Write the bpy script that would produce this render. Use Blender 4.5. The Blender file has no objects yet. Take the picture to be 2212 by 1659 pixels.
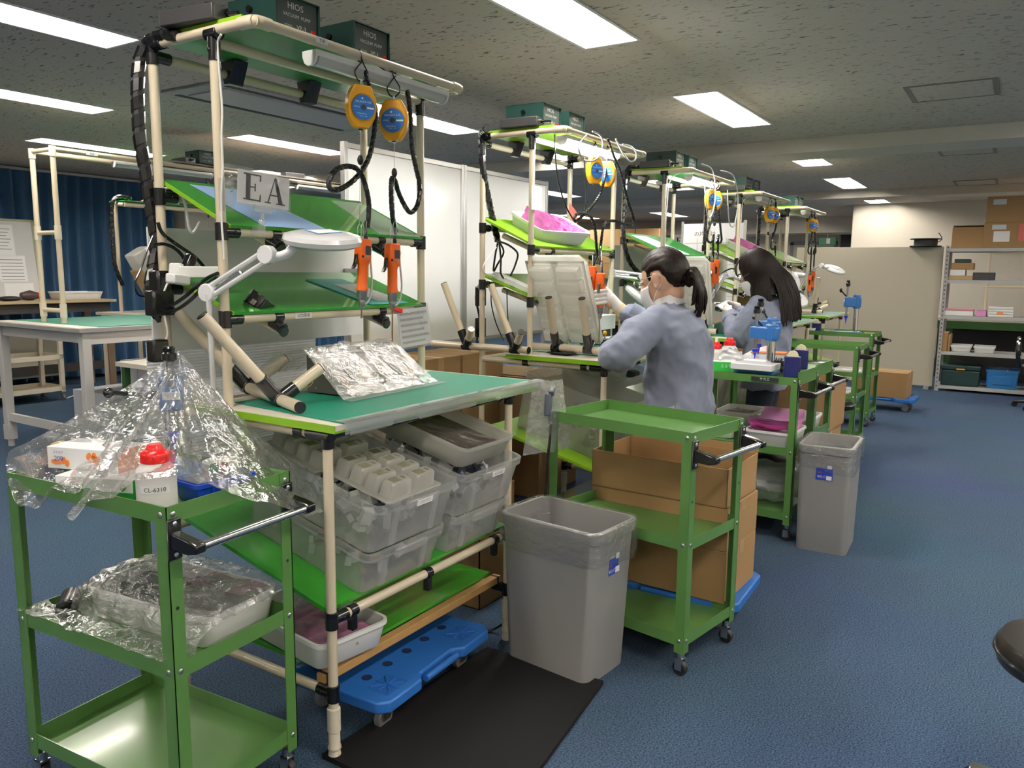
import bpy, math, random
from mathutils import Matrix, Vector, Euler, noise
R = math.radians
SC = bpy.context.scene
COL = SC.collection
random.seed(7)

# ------------------------------------------------------------------ mesh building
class MB:
    """collects shapes into one mesh"""
    def __init__(s):
        s.v = []; s.f = []; s.m = []; s.cm = 0; s.T = Matrix()
    def mat(s, i): s.cm = i; return s
    def at(s, loc=(0,0,0), rot=(0,0,0)):
        s.T = Matrix.Translation(loc) @ Euler(rot).to_matrix().to_4x4(); return s
    def add(s, vs, fs):
        o = len(s.v)
        s.v += [tuple(s.T @ Vector(p)) for p in vs]
        s.f += [tuple(i + o for i in f) for f in fs]
        s.m += [s.cm] * len(fs); return s
    def box(s, c, d, rot=None):
        x, y, z = d[0]/2, d[1]/2, d[2]/2
        vs = [Vector((a*x, b*y, e*z)) for e in (-1,1) for b in (-1,1) for a in (-1,1)]
        if rot: 
            E = Euler(rot).to_matrix(); vs = [E @ p for p in vs]
        c = Vector(c)
        return s.add([p + c for p in vs], [(0,2,3,1),(4,5,7,6),(0,1,5,4),(2,6,7,3),(0,4,6,2),(1,3,7,5)])
    def bx(s, x0, x1, y0, y1, z0, z1):
        return s.box(((x0+x1)/2,(y0+y1)/2,(z0+z1)/2), (x1-x0,y1-y0,z1-z0))
    def loft(s, rings, cap=True, closed=False):
        n = len(rings[0]); vs = [p for r in rings for p in r]; fs = []
        k = len(rings)
        for i in range(k if closed else k-1):
            a = i*n; b = ((i+1) % k)*n
            for j in range(n):
                j2 = (j+1) % n
                fs.append((a+j, a+j2, b+j2, b+j))
        if cap and not closed:
            fs.append(tuple(range(n-1,-1,-1))); fs.append(tuple(range((k-1)*n, k*n)))
        return s.add(vs, fs)
    def cyl(s, p0, p1, r0, r1=None, n=14, cap=True):
        r1 = r0 if r1 is None else r1
        p0, p1 = Vector(p0), Vector(p1); q = (p1-p0).to_track_quat('Z','Y')
        rg = []
        for p, r in ((p0,r0),(p1,r1)):
            rg.append([p + q @ Vector((r*math.cos(2*math.pi*i/n), r*math.sin(2*math.pi*i/n), 0)) for i in range(n)])
        return s.loft(rg, cap)
    def tube(s, pts, r, n=8, sub=4, closed=False, cap=True, sx=1.0):
        pts = [Vector(p) for p in pts]
        if sub > 1 and len(pts) > 2: pts = crom(pts, sub, closed)
        k = len(pts); rg = []; prev = None
        for i, p in enumerate(pts):
            t = (pts[(i+1) % k] - pts[i-1]) if closed else (pts[min(i+1,k-1)] - pts[max(i-1,0)])
            if t.length < 1e-9: t = Vector((0,0,1))
            t.normalize()
            if prev is None:
                a = Vector((0,0,1)) if abs(t.z) < .9 else Vector((1,0,0))
                u = t.cross(a).normalized()
            else:
                u = prev - t*prev.dot(t)
                u = u.normalized() if u.length > 1e-6 else t.cross(Vector((0,1,0))).normalized()
            prev = u; w = t.cross(u)
            rr = r(i/(k-1)) if callable(r) else r
            rg.append([p + u*(rr*sx*math.cos(2*math.pi*j/n)) + w*(rr*math.sin(2*math.pi*j/n)) for j in range(n)])
        return s.loft(rg, cap, closed)
    def lathe(s, c, prof, n=20, axis='z', cap=True):
        c = Vector(c); rg = []
        for r, h in prof:
            ring = []
            for i in range(n):
                a = 2*math.pi*i/n; x, y = r*math.cos(a), r*math.sin(a)
                ring.append(c + (Vector((x,y,h)) if axis == 'z' else Vector((h,x,y)) if axis == 'x' else Vector((y,h,x))))
            rg.append(ring)
        return s.loft(rg, cap)
    def ell(s, c, rad, nu=16, nv=10, rot=None, fn=None):
        c = Vector(c); rg = []
        E = Euler(rot).to_matrix() if rot else None
        for i in range(nv+1):
            t = -math.pi/2 + math.pi*i/nv
            t = max(-math.pi/2+.02, min(math.pi/2-.02, t))
            ring = []
            for j in range(nu):
                a = 2*math.pi*j/nu
                d = Vector((math.cos(t)*math.cos(a), math.cos(t)*math.sin(a), math.sin(t)))
                k = fn(d) if fn else 1
                p = Vector((d.x*rad[0]*k, d.y*rad[1]*k, d.z*rad[2]*k))
                if E: p = E @ p
                ring.append(c + p)
            rg.append(ring)
        return s.loft(rg)
    def prism(s, poly, lo, hi, axis='y'):
        """polygon in the plane across `axis`, pushed from lo to hi"""
        def P(a, b, h): return (a,h,b) if axis == 'y' else (a,b,h) if axis == 'z' else (h,a,b)
        n = len(poly)
        vs = [P(a,b,lo) for a,b in poly] + [P(a,b,hi) for a,b in poly]
        fs = [tuple(range(n-1,-1,-1)), tuple(range(n,2*n))] + [(i,(i+1)%n,n+(i+1)%n,n+i) for i in range(n)]
        return s.add(vs, fs)
    def quad(s, a, b, c, d): return s.add([a,b,c,d], [(0,1,2,3)])
    def grid(s, fn, nu, nv):
        vs = [fn(i/nu, j/nv) for j in range(nv+1) for i in range(nu+1)]
        fs = [(j*(nu+1)+i, j*(nu+1)+i+1, (j+1)*(nu+1)+i+1, (j+1)*(nu+1)+i) for j in range(nv) for i in range(nu)]
        return s.add(vs, fs)
    def rrect(s, hx, hy, r, k=4):
        pts = []
        for cx, cy, a0 in ((hx-r,hy-r,0),(-hx+r,hy-r,90),(-hx+r,-hy+r,180),(hx-r,-hy+r,270)):
            for i in range(k+1):
                a = R(a0+90*i/k); pts.append((cx+r*math.cos(a), cy+r*math.sin(a)))
        return pts
    def bin(s, L, W, H, taper=.9, t=.003, rim=.008, r=.02, rimh=.012, k=4):
        """open box with rounded corners, sloped walls and an outward rim; base centred on the origin"""
        def ring(sx, sy, z, rr): return [(x,y,z) for x,y in s.rrect(sx, sy, max(rr,.001), k)]
        l, w = L/2, W/2; a = taper
        o = [ring(l*a-.004,w*a-.004,0,r*a), ring(l*a,w*a,.004,r*a), ring(l,w,H-rimh,r), ring(l+rim,w+rim,H-rimh,r+rim), ring(l+rim,w+rim,H,r+rim),
             ring(l-t,w-t,H,r-t), ring(l*a-t,w*a-t,t+.002,r*a), ]
        return s.loft(o)

def crom(pts, sub, closed=False):
    out = []; k = len(pts)
    for i in range(k if closed else k-1):
        if closed: p0,p1,p2,p3 = pts[i-1],pts[i],pts[(i+1)%k],pts[(i+2)%k]
        else: p0,p1,p2,p3 = pts[max(i-1,0)],pts[i],pts[i+1],pts[min(i+2,k-1)]
        for j in range(sub):
            t = j/sub
            out.append(.5*((2*p1)+(p2-p0)*t+(2*p0-5*p1+4*p2-p3)*t*t+(3*p1-p0-3*p2+p3)*t**3))
    if not closed: out.append(pts[-1])
    return out

def mk(name, mb, mats, parent=None, smooth=True, bevel=0, ang=38, world=False, seg=2):
    me = bpy.data.meshes.new(name)
    me.from_pydata(mb.v, [], mb.f)
    if not isinstance(mats, (list, tuple)): mats = [mats]
    for m in mats: me.materials.append(m)
    if len(mats) > 1: me.polygons.foreach_set('material_index', mb.m)
    if smooth:
        me.polygons.foreach_set('use_smooth', [True]*len(me.polygons))
        me.set_sharp_from_angle(angle=R(ang))
    me.update()
    o = bpy.data.objects.new(name, me); COL.objects.link(o)
    if bevel:
        b = o.modifiers.new('bevel','BEVEL'); b.width = bevel; b.segments = seg; b.limit_method = 'ANGLE'; b.angle_limit = R(35)
        b.harden_normals = False
    if parent is not None:
        o.parent = parent
        if world:                       # the mesh was given in world coordinates
            T = WM[parent.name].inverted()
            me.transform(T)
    return o

WM = {}
def tag(o, label=None, cat=None, group=None, kind=None):
    if label: o['label'] = label
    if cat: o['category'] = cat
    if group: o['group'] = group
    if kind: o['kind'] = kind
    return o
def thing(name, label, cat, loc=(0,0,0), rz=0, group=None, rot=None):
    o = bpy.data.objects.new(name, None); COL.objects.link(o)
    o.empty_display_size = .05
    o.location = loc; o.rotation_euler = rot if rot else (0,0,rz)
    WM[o.name] = Matrix.Translation(loc) @ Euler(o.rotation_euler).to_matrix().to_4x4()
    return tag(o, label, cat, group)
def solo(name, mb, mats, label, cat, group=None, kind=None, loc=None, **kw):
    """a thing that is one mesh; its origin moves to its base"""
    o = mk(name, mb, mats, **kw)
    if loc is None:
        xs = [p[0] for p in mb.v]; ys = [p[1] for p in mb.v]; zs = [p[2] for p in mb.v]
        loc = ((min(xs)+max(xs))/2, (min(ys)+max(ys))/2, min(zs))
        o.data.transform(Matrix.Translation(-Vector(loc)))
    o.location = loc
    return tag(o, label, cat, group, kind)
def struct(name, mb, mats, **kw):
    return tag(mk(name, mb, mats, **kw), kind='structure')
def kids(o): return [c for c in bpy.data.objects if c.parent == o]
def dup(root, loc, rz=None, label=None, group=None, rot=None, scale=None):
    def cp(o, par):
        c = o.copy(); COL.objects.link(c); c.parent = par
        for k in KID.get(o.name, ()): cp(k, c)
        return c
    if root.name not in KID: index(root)
    r = cp(root, None); r.location = loc
    if rz is not None: r.rotation_euler = (0,0,rz)
    if rot is not None: r.rotation_euler = rot
    if scale is not None: r.scale = (scale,)*3 if not isinstance(scale, tuple) else scale
    if label: r['label'] = label
    if group: r['group'] = group
    return r
KID = {}
def index(root):
    KID[root.name] = ks = list(root.children)
    for k in ks: index(k)

_tx = {}
def text_mesh(s, size):
    key = (s, size)
    if key not in _tx:
        c = bpy.data.curves.new('t','FONT'); c.body = s; c.size = size; c.align_x = 'CENTER'; c.align_y = 'CENTER'; c.resolution_u = 2
        o = bpy.data.objects.new('t', c); COL.objects.link(o)
        dg = bpy.context.evaluated_depsgraph_get()
        me = bpy.data.meshes.new_from_object(o.evaluated_get(dg))
        bpy.data.objects.remove(o); bpy.data.curves.remove(c)
        _tx[key] = me
    return _tx[key]
def text(s, size, mat, parent, loc, rot, name='lettering', bold=0, sx=1):
    """flat printed lettering just proud of its surface"""
    me = text_mesh(s, size).copy(); me.materials.clear(); me.materials.append(mat)
    me.transform(Matrix.Translation(loc) @ Euler(rot).to_matrix().to_4x4() @ Matrix.Diagonal((sx,1,1,1)))
    me.name = name
    o = bpy.data.objects.new(name, me); COL.objects.link(o); o.parent = parent
    return o

# ------------------------------------------------------------------ materials
MATS = {}
def nodes(m): m.use_nodes = True; return m.node_tree.nodes, m.node_tree.links
def mat(name, col, rough=.5, metal=0, coat=0, spec=.5, bump=0, bscale=200, vary=0, vscale=6, emit=0, trans=0, sheen=0):
    m = bpy.data.materials.new(name); n, l = nodes(m); b = n['Principled BSDF']
    c = tuple(col) + (1,)
    b.inputs['Base Color'].default_value = c
    b.inputs['Roughness'].default_value = rough; b.inputs['Metallic'].default_value = metal
    b.inputs['Specular IOR Level'].default_value = spec
    b.inputs['Coat Weight'].default_value = coat; b.inputs['Coat Roughness'].default_value = .08
    if sheen: b.inputs['Sheen Weight'].default_value = sheen
    if trans: b.inputs['Transmission Weight'].default_value = trans
    tc = n.new('ShaderNodeTexCoord')
    if vary:
        t = n.new('ShaderNodeTexNoise'); t.inputs['Scale'].default_value = vscale; t.inputs['Detail'].default_value = 5
        l.new(tc.outputs['Object'], t.inputs['Vector'])
        x = n.new('ShaderNodeMix'); x.data_type = 'RGBA'
        x.inputs[6].default_value = tuple(k*(1-vary) for k in col)+(1,); x.inputs[7].default_value = tuple(min(1,k*(1+vary)) for k in col)+(1,)
        l.new(t.outputs['Fac'], x.inputs[0]); l.new(x.outputs[2], b.inputs['Base Color'])
    if bump:
        t = n.new('ShaderNodeTexNoise'); t.inputs['Scale'].default_value = bscale; t.inputs['Detail'].default_value = 3
        l.new(tc.outputs['Object'], t.inputs['Vector'])
        q = n.new('ShaderNodeBump'); q.inputs['Strength'].default_value = bump; q.inputs['Distance'].default_value = .002
        l.new(t.outputs['Fac'], q.inputs['Height']); l.new(q.outputs['Normal'], b.inputs['Normal'])
    if emit:
        b.inputs['Emission Color'].default_value = c; b.inputs['Emission Strength'].default_value = emit
    MATS[name] = m; return m

def film(name, haze=.06, gloss=.16, scale=26, strength=.9, tint=(1,1,1), rough=.13, through=.45):
    """thin clear crinkled plastic: mostly see-through, a little milky, with sharp glints"""
    m = bpy.data.materials.new(name); n, l = nodes(m); n.remove(n['Principled BSDF'])
    out = n['Material Output']; tc = n.new('ShaderNodeTexCoord')
    t = n.new('ShaderNodeTexNoise'); t.inputs['Scale'].default_value = scale; t.inputs['Detail'].default_value = 4; t.inputs['Distortion'].default_value = 1.2
    t2 = n.new('ShaderNodeTexNoise'); t2.noise_type = 'RIDGED_MULTIFRACTAL'; t2.inputs['Scale'].default_value = scale*.45; t2.inputs['Detail'].default_value = 3; t2.inputs['Distortion'].default_value = .6
    mp = n.new('ShaderNodeMapping'); mp.inputs['Scale'].default_value = (1,.45,1.3); mp.inputs['Rotation'].default_value = (.3,.5,.6)
    l.new(tc.outputs['Object'], mp.inputs['Vector']); l.new(mp.outputs[0], t.inputs['Vector']); l.new(mp.outputs[0], t2.inputs['Vector'])
    ad = n.new('ShaderNodeMath'); ad.operation = 'ADD'; l.new(t.outputs['Fac'], ad.inputs[0]); l.new(t2.outputs['Fac'], ad.inputs[1])
    bp = n.new('ShaderNodeBump'); bp.inputs['Strength'].default_value = strength; bp.inputs['Distance'].default_value = .012
    l.new(ad.outputs[0], bp.inputs['Height'])
    tr = n.new('ShaderNodeBsdfTransparent'); tr.inputs[0].default_value = tuple(.97*k for k in tint)+(1,)
    gl = n.new('ShaderNodeBsdfGlossy'); gl.inputs['Roughness'].default_value = rough; gl.inputs[0].default_value = (1,1,1,1)
    df = n.new('ShaderNodeBsdfDiffuse'); df.inputs[0].default_value = tuple(.85*k for k in tint)+(1,)
    tl = n.new('ShaderNodeBsdfTranslucent'); tl.inputs[0].default_value = tuple(.85*k for k in tint)+(1,)
    dm = n.new('ShaderNodeMixShader'); dm.inputs[0].default_value = through; l.new(df.outputs[0], dm.inputs[1]); l.new(tl.outputs[0], dm.inputs[2])
    for q in (gl,): l.new(bp.outputs[0], q.inputs['Normal'])
    m1 = n.new('ShaderNodeMixShader'); m1.inputs[0].default_value = haze; l.new(tr.outputs[0], m1.inputs[1]); l.new(dm.outputs[0], m1.inputs[2])
    lw = n.new('ShaderNodeLayerWeight'); lw.inputs['Blend'].default_value = .25; l.new(bp.outputs[0], lw.inputs['Normal'])
    mr = n.new('ShaderNodeMapRange'); mr.inputs[3].default_value = gloss*.55; mr.inputs[4].default_value = min(1,gloss*3.2); l.new(lw.outputs['Facing'], mr.inputs[0])
    m2 = n.new('ShaderNodeMixShader'); l.new(mr.outputs[0], m2.inputs[0]); l.new(m1.outputs[0], m2.inputs[1]); l.new(gl.outputs[0], m2.inputs[2])
    l.new(m2.outputs[0], out.inputs['Surface'])
    MATS[name] = m; return m

ivory = mat('ivory_pipe', (.66,.57,.42), .28, coat=.3)
ivory_flat = mat('ivory_plastic', (.70,.63,.50), .4)
blk = mat('black_plastic', (.006,.006,.007), .22, coat=.4)
blk_matt = mat('black_rubber', (.012,.012,.013), .55)
board_green = mat('gloss_green_board', (.035,.30,.02), .12, coat=.8)
board_green2 = mat('satin_green_board', (.04,.28,.05), .3, coat=.3)
board_lime = mat('lime_board', (.21,.43,.012), .38)
esd_mat = mat('green_bench_mat', (.003,.19,.12), .42, vary=.08, vscale=3)
laminate = mat('white_laminate', (.62,.58,.50), .5)
cart_green = mat('cart_green_paint', (.085,.205,.05), .33, coat=.25, vary=.06, vscale=8)
chrome = mat('chrome', (.82,.82,.84), .12, metal=1)
steel = mat('brushed_steel', (.45,.44,.43), .32, metal=1)
zinc = mat('zinc_screw', (.62,.62,.64), .3, metal=1)
white_pl = mat('white_plastic', (.78,.78,.76), .35)
white_gl = mat('white_gloss_plastic', (.78,.78,.80), .22, coat=.3)
orange = mat('orange_plastic', (.85,.13,.008), .38)
yellow = mat('yellow_plastic', (.72,.34,.008), .35)
blue_lab = mat('blue_label', (.01,.15,.50), .3, coat=.5)
paper = mat('paper', (.82,.82,.82), .8)
ink = mat('black_ink', (.01,.01,.01), .7)
greyink = mat('grey_ink', (.25,.25,.26), .7)
white_ink = mat('white_ink', (.75,.75,.74), .6)
blue_ink = mat('blue_ink', (.06,.06,.35), .7)
red_ink = mat('red_ink', (.55,.03,.02), .6)
pump_green = mat('pump_green_paint', (.005,.030,.025), .42)
pump_face = mat('pump_face', (.055,.075,.072), .35)
psu_grey = mat('charcoal_case', (.03,.03,.032), .5)
red_pl = mat('red_plastic', (.62,.01,.01), .3)
card = mat('cardboard', (.32,.19,.08), .8, vary=.06, vscale=5)
card_lt = mat('cardboard_light', (.46,.31,.16), .8, vary=.05)
grey_pl = mat('grey_plastic', (.27,.265,.26), .45, bump=.15, bscale=500)
blue_dolly = mat('blue_plastic', (.022,.14,.48), .4)
blue_dark = mat('dark_blue_plastic', (.008,.012,.10), .35)
blue_tray = mat('royal_blue_plastic', (.006,.05,.42), .3)
blue_press = mat('blue_machine_paint', (.03,.14,.42), .35, coat=.2)
wood = mat('bare_wood', (.45,.26,.09), .6, vary=.2, vscale=30)
pink = mat('pink_bubble_foam', (.70,.28,.55), .45, bump=.9, bscale=260)
pink_hot = mat('pink_antistatic_sheet', (.75,.18,.52), .35, bump=.5, bscale=120)
skin = mat('skin', (.62,.36,.24), .5)

# ------------------------------------------------------------------ room shell
def carpet_mat():
    m = mat('blue_carpet', (.05,.115,.26), .95, spec=.1); n, l = nodes(m); b = n['Principled BSDF']
    tc = n.new('ShaderNodeTexCoord')
    a = n.new('ShaderNodeTexNoise'); a.inputs['Scale'].default_value = 170; a.inputs['Detail'].default_value = 3; a.inputs['Roughness'].default_value = .7
    c = n.new('ShaderNodeTexNoise'); c.inputs['Scale'].default_value = 1.1; c.inputs['Detail'].default_value = 3
    for t in (a, c): l.new(tc.outputs['Object'], t.inputs['Vector'])
    r = n.new('ShaderNodeValToRGB'); e = r.color_ramp.elements
    e[0].position = .36; e[0].color = (.020,.036,.066,1); e[1].position = .66; e[1].color = (.092,.150,.240,1)
    l.new(a.outputs['Fac'], r.inputs[0])
    x = n.new('ShaderNodeMix'); x.data_type = 'RGBA'; x.blend_type = 'MULTIPLY'; x.inputs[0].default_value = .35
    l.new(r.outputs[0], x.inputs[6]); l.new(c.outputs['Color'], x.inputs[7])
    l.new(x.outputs[2], b.inputs['Base Color'])
    q = n.new('ShaderNodeBump'); q.inputs['Strength'].default_value = .9; q.inputs['Distance'].default_value = .004
    l.new(a.outputs['Fac'], q.inputs['Height']); l.new(q.outputs[0], b.inputs['Normal'])
    return m
def ceiling_mat():
    m = mat('rockwool_ceiling', (.56,.53,.48), .95, spec=.1); n, l = nodes(m); b = n['Principled BSDF']
    tc = n.new('ShaderNodeTexCoord'); mp = n.new('ShaderNodeMapping'); mp.inputs['Scale'].default_value = (75, 21, 1)
    l.new(tc.outputs['Object'], mp.inputs['Vector'])
    a = n.new('ShaderNodeTexNoise'); a.inputs['Scale'].default_value = 1; a.inputs['Detail'].default_value = 1.5
    l.new(mp.outputs[0], a.inputs['Vector'])
    r = n.new('ShaderNodeValToRGB'); e = r.color_ramp.elements
    e[0].position = .31; e[0].color = (.19,.175,.15,1); e[1].position = .37; e[1].color = (.56,.515,.45,1)
    l.new(a.outputs['Fac'], r.inputs[0]); l.new(r.outputs[0], b.inputs['Base Color'])
    q = n.new('ShaderNodeBump'); q.inputs['Strength'].default_value = .5; q.inputs['Distance'].default_value = .003
    l.new(r.outputs[0], q.inputs['Height']); l.new(q.outputs[0], b.inputs['Normal'])
    return m
M_floor = carpet_mat(); M_ceil = ceiling_mat()
M_wall = mat('painted_wall', (.68,.63,.54), .85, vary=.03, vscale=1.5, bump=.1, bscale=60)
M_beam = mat('beam_paint', (.62,.58,.51), .85)
M_part = mat('beige_partition', (.43,.395,.31), .7, bump=.08, bscale=300)
M_frame = mat('aluminium_trim', (.55,.55,.54), .35, metal=.8)
M_dark = mat('dark_skirting', (.025,.022,.02), .6)
lampm = mat('lit_lamp', (1,.93,.83), .5, emit=50)
reflm = mat('white_reflector', (.82,.82,.82), .4)

CZ = 2.5
struct('floor', MB().bx(-6,18,-6,12,-.05,0), M_floor, smooth=False)
# ceiling lights: (x0, x1, y0) of each recessed opening
LW = .30
LIGHTS = [(-1.5,-.25,.05),(1.0,2.25,.14),(3.5,4.77,.165),(6.08,7.33,.21),(8.55,9.8,.26),(11.0,12.25,.30),
          (-.27,.99,2.26),(2.70,3.96,2.26),(5.3,6.55,2.27),(7.75,9.0,2.28),(10.3,11.55,2.3),(13.0,14.25,2.3),
          (.67,1.93,4.06),(3.10,4.32,4.06),(5.55,6.80,4.1),(8.0,9.25,4.13),(10.4,11.65,4.17),(12.6,13.9,4.18),
          (-1.0,.2,6.0),(2.3,3.52,5.82),(4.75,6.0,5.9),(7.3,8.5,5.95),(9.8,11.05,6.0),(12.4,13.7,6.04),
          (-3.4,-2.1,-2.2),(-.9,.35,-2.2),(1.6,2.85,-2.2),(4.1,5.35,-2.2),(6.6,7.85,-2.2),(9.6,10.85,-2.2),
          (2.2,3.45,-4.3),(6.6,7.85,-4.3),(-1.5,-.25,-4.3),(.4,1.65,-4.3),(4.4,5.65,-4.3),(-3.6,-2.35,-4.3),(-4.2,-2.95,.05),(-4.2,-2.95,2.26),(-3.9,-2.65,4.06),(-5.6,-4.35,-2.2)]  # later ones here: unseen fixtures added to brighten upright faces
AC = (1.75,3.35,2.62,3.02)            # ceiling air conditioner, sits below the ceiling
def ceiling():
    rc = [(a,b,c,c+LW) for a,b,c in LIGHTS]
    xs = sorted(set([-6,18]+[r[0] for r in rc]+[r[1] for r in rc])); ys = sorted(set([-6,12]+[r[2] for r in rc]+[r[3] for r in rc]))
    m = MB()
    for i in range(len(xs)-1):
        for j in range(len(ys)-1):
            cx, cy = (xs[i]+xs[i+1])/2, (ys[j]+ys[j+1])/2
            if any(r[0]<cx<r[1] and r[2]<cy<r[3] for r in rc): continue
            m.quad((xs[i],ys[j],CZ),(xs[i],ys[j+1],CZ),(xs[i+1],ys[j+1],CZ),(xs[i+1],ys[j],CZ))
    m.bx(-6,18,-6,12,CZ+.12,CZ+.16)
    struct('ceiling', m, M_ceil, smooth=False)
ceiling()
def ceiling_light(x0, x1, y0, label):
    L = x1-x0; t = thing('ceiling_light', label, 'ceiling light', ((x0+x1)/2, y0+LW/2, CZ))
    a, w = L/2, LW/2
    m = MB()
    out = [(-a,-w,0),(a,-w,0),(a,w,0),(-a,w,0)]
    inn = [(-a+.05,-.075,.075),(a-.05,-.075,.075),(a-.05,.075,.075),(-a+.05,.075,.075)]
    m.loft([out, inn], cap=False); m.quad(*inn)
    mk('reflector', m, reflm, t, smooth=False)
    m = MB()
    for s in (-1,1):
        m.bx(-a-.012,a+.012,s*w-.008,s*w+.008,-.006,0); m.bx(s*a-.008,s*a+.008,-w,w,-.006,0)
    mk('frame', m, reflm, t, smooth=False)
    for s in (-.036,.036):
        m = MB(); m.cyl((-a+.06,s,.045),(a-.06,s,.045),.021,n=10)
        mk('lamp_tube', m, lampm, t)
    return t
WORDS = {1:'above the front workstation, cut by the top edge of the view',2:'above the second workstation, largest whole one on the right',
 3:'just behind the ceiling beam on the right',4:'further back in the right hand row, before the white wall',5:'last and smallest of the right hand row, by the white wall',
 6:'half hidden behind the top shelf of the front workstation',7:'behind the front workstation, between the two balancers and the next workstation',
 12:'cut off by the left edge of the view',13:'over the white boards, long one left of the hanging balancers',19:'above the blue curtain, over the second bench'}
RN = {}
for i, (a,b,c) in enumerate(LIGHTS):
    k = 0 if -1<c<1 else 1 if 2<c<3 else 2 if 4<c<5 else 3 if c>5 else 4 if c>-3 else 5
    row = ['row over the workstations','row just left of the workstations','middle row of the left side','row nearest the curtains','row over the aisle','unseen, partly added row beyond the aisle'][k]
    RN[k] = RN.get(k,0)+1
    ceiling_light(a,b,c, 'lit recessed ceiling light '+(WORDS[i] if i in WORDS else '%s from our end of the %s' % (['first','second','third','fourth','fifth','sixth','added unseen, back'][RN[k]-1], row)))

struct('wall_back', MB().bx(16.2,16.4,.9,12,0,CZ).bx(12.6,12.66,.86,.9,0,CZ), M_wall, smooth=False)
struct('wall_back_near', MB().bx(12.45,16.2,-6,.87,0,CZ), M_wall, smooth=False)
struct('wall_left', MB().bx(-6,16.2,8.3,8.5,0,CZ), M_wall, smooth=False)
struct('wall_front', MB().bx(-6.2,-6,-6,12,0,CZ), M_wall, smooth=False)
struct('wall_right', MB().bx(-6,16.2,-6.2,-6,0,CZ), M_wall, smooth=False)
struct('trim_beam', MB().bx(5.55,6.02,-6,8.3,2.385,CZ-.001), M_beam, smooth=False)
struct('trim_beam_far', MB().bx(10.1,10.55,-6,8.3,2.40,CZ-.001), M_beam, smooth=False)
struct('trim_beam_back', MB().bx(15.2,16.2,.9,8.3,2.2,CZ-.001), M_beam, smooth=False)
struct('baseboard_left', MB().bx(-6,16.2,8.285,8.299,0,.1), M_dark, smooth=False)
struct('baseboard_back', MB().bx(12.43,12.449,-6,.87,0,.1).bx(16.18,16.199,.9,8.28,0,.1), M_dark, smooth=False)

# beige movable partition in front of the white wall
t = thing('partition_panel', 'tall beige partition panel standing across the end of the aisle', 'partition', (9.4,.13,0))
mk('panel', MB().bx(-.02,.02,-.83,.87,.03,1.725), M_part, t, bevel=.004)
mk('foot', MB().bx(-.12,.12,-.80,-.74,.0,.03), M_frame, t); mk('foot', MB().bx(-.12,.12,.74,.80,.0,.03), M_frame, t)
mk('seam_strip', MB().bx(-.0215,-.0195,-.83,.87,.82,.826), M_part, t)

# access hatches in the ceiling
def hatch(pts, label):
    c = sum((Vector(p) for p in pts), Vector())/4
    xs = [p[0] for p in pts]; ys = [p[1] for p in pts]
    x0,x1,y0,y1 = min(xs),max(xs),min(ys),max(ys)
    t = thing('ceiling_hatch', label, 'ceiling panel', (c.x,c.y,CZ))
    x0-=c.x; x1-=c.x; y0-=c.y; y1-=c.y
    mk('hatch_panel', MB().bx(x0+.01,x1-.01,y0+.03,y1-.03,-.004,0), M_ceil, t, smooth=False)
    hs_ = MATS.get('hatch_slot') or mat('hatch_slot',(.22,.2,.18),.6)
    for a,b,q,w in ((x0,x0+.008,y0,y1),(x1-.008,x1,y0,y1)): mk('hatch_frame', MB().bx(a,b,q,w,-.007,0), hs_, t, smooth=False)
    for a,b in ((y0,y0+.03),(y1-.03,y1)): mk('hatch_slot', MB().bx(x0+.008,x1-.008,a,b,-.006,0), hs_, t, smooth=False)
hatch([(3.968,-.825,2.5),(4.012,-1.312,2.5),(4.456,-1.295,2.5),(4.416,-.822,2.5)], 'nearest of three ceiling hatches over the aisle, largest on the right')
hatch([(6.675,-.777,2.5),(6.749,-1.235,2.5),(7.167,-1.217,2.5),(7.088,-.774,2.5)], 'middle ceiling hatch over the aisle just past the beam')
hatch([(9.496,-.724,2.5),(9.574,-1.181,2.5),(10.056,-1.155,2.5),(9.832,-.722,2.5)], 'farthest ceiling hatch over the aisle near the boxes')

# ceiling air conditioner
t = thing('ceiling_air_conditioner', 'long grey ceiling air conditioner behind the front workstation', 'air conditioner', ((AC[0]+AC[1])/2,(AC[2]+AC[3])/2+.1,CZ))
M_ac = mat('ac_grey', (.36,.37,.38), .5)
m = MB(); m.bx(-.82,.82,-.30,.30,-.018,0); mk('cover', m, M_ac, t, bevel=.004)
mk('air_slot', MB().bx(-.74,.74,-.27,-.225,-.021,-.017), blk_matt, t); mk('air_slot', MB().bx(-.74,.74,.225,.27,-.021,-.017), blk_matt, t)
mk('intake_panel', MB().bx(-.70,.70,-.19,.19,-.026,-.017), mat('ac_panel',(.42,.43,.45),.4), t, bevel=.003)

# ------------------------------------------------------------------ camera
cam = bpy.data.cameras.new('camera'); co = bpy.data.objects.new('camera', cam); COL.objects.link(co)
cam.sensor_width = 36; cam.lens = 27.692
cam.clip_start = .02; cam.clip_end = 60
def cam_rot(yaw, pitch, roll):
    f = Vector((math.cos(pitch)*math.cos(yaw), math.cos(pitch)*math.sin(yaw), math.sin(pitch)))
    r = Vector((math.sin(yaw), -math.cos(yaw), 0)); u = r.cross(f)
    r2 = r*math.cos(roll)+u*math.sin(roll); u2 = u*math.cos(roll)-r*math.sin(roll)
    return Matrix((r2, u2, -f)).transposed().to_4x4()
co.matrix_world = Matrix.Translation((-1.47098,-1.52641,1.37370)) @ cam_rot(.56982,-.141576,.0101992)
SC.camera = co
w = bpy.data.worlds.new('world'); SC.world = w; w.use_nodes = True
w.node_tree.nodes['Background'].inputs[0].default_value = (.5,.5,.5,1); w.node_tree.nodes['Background'].inputs[1].default_value = .02
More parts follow.
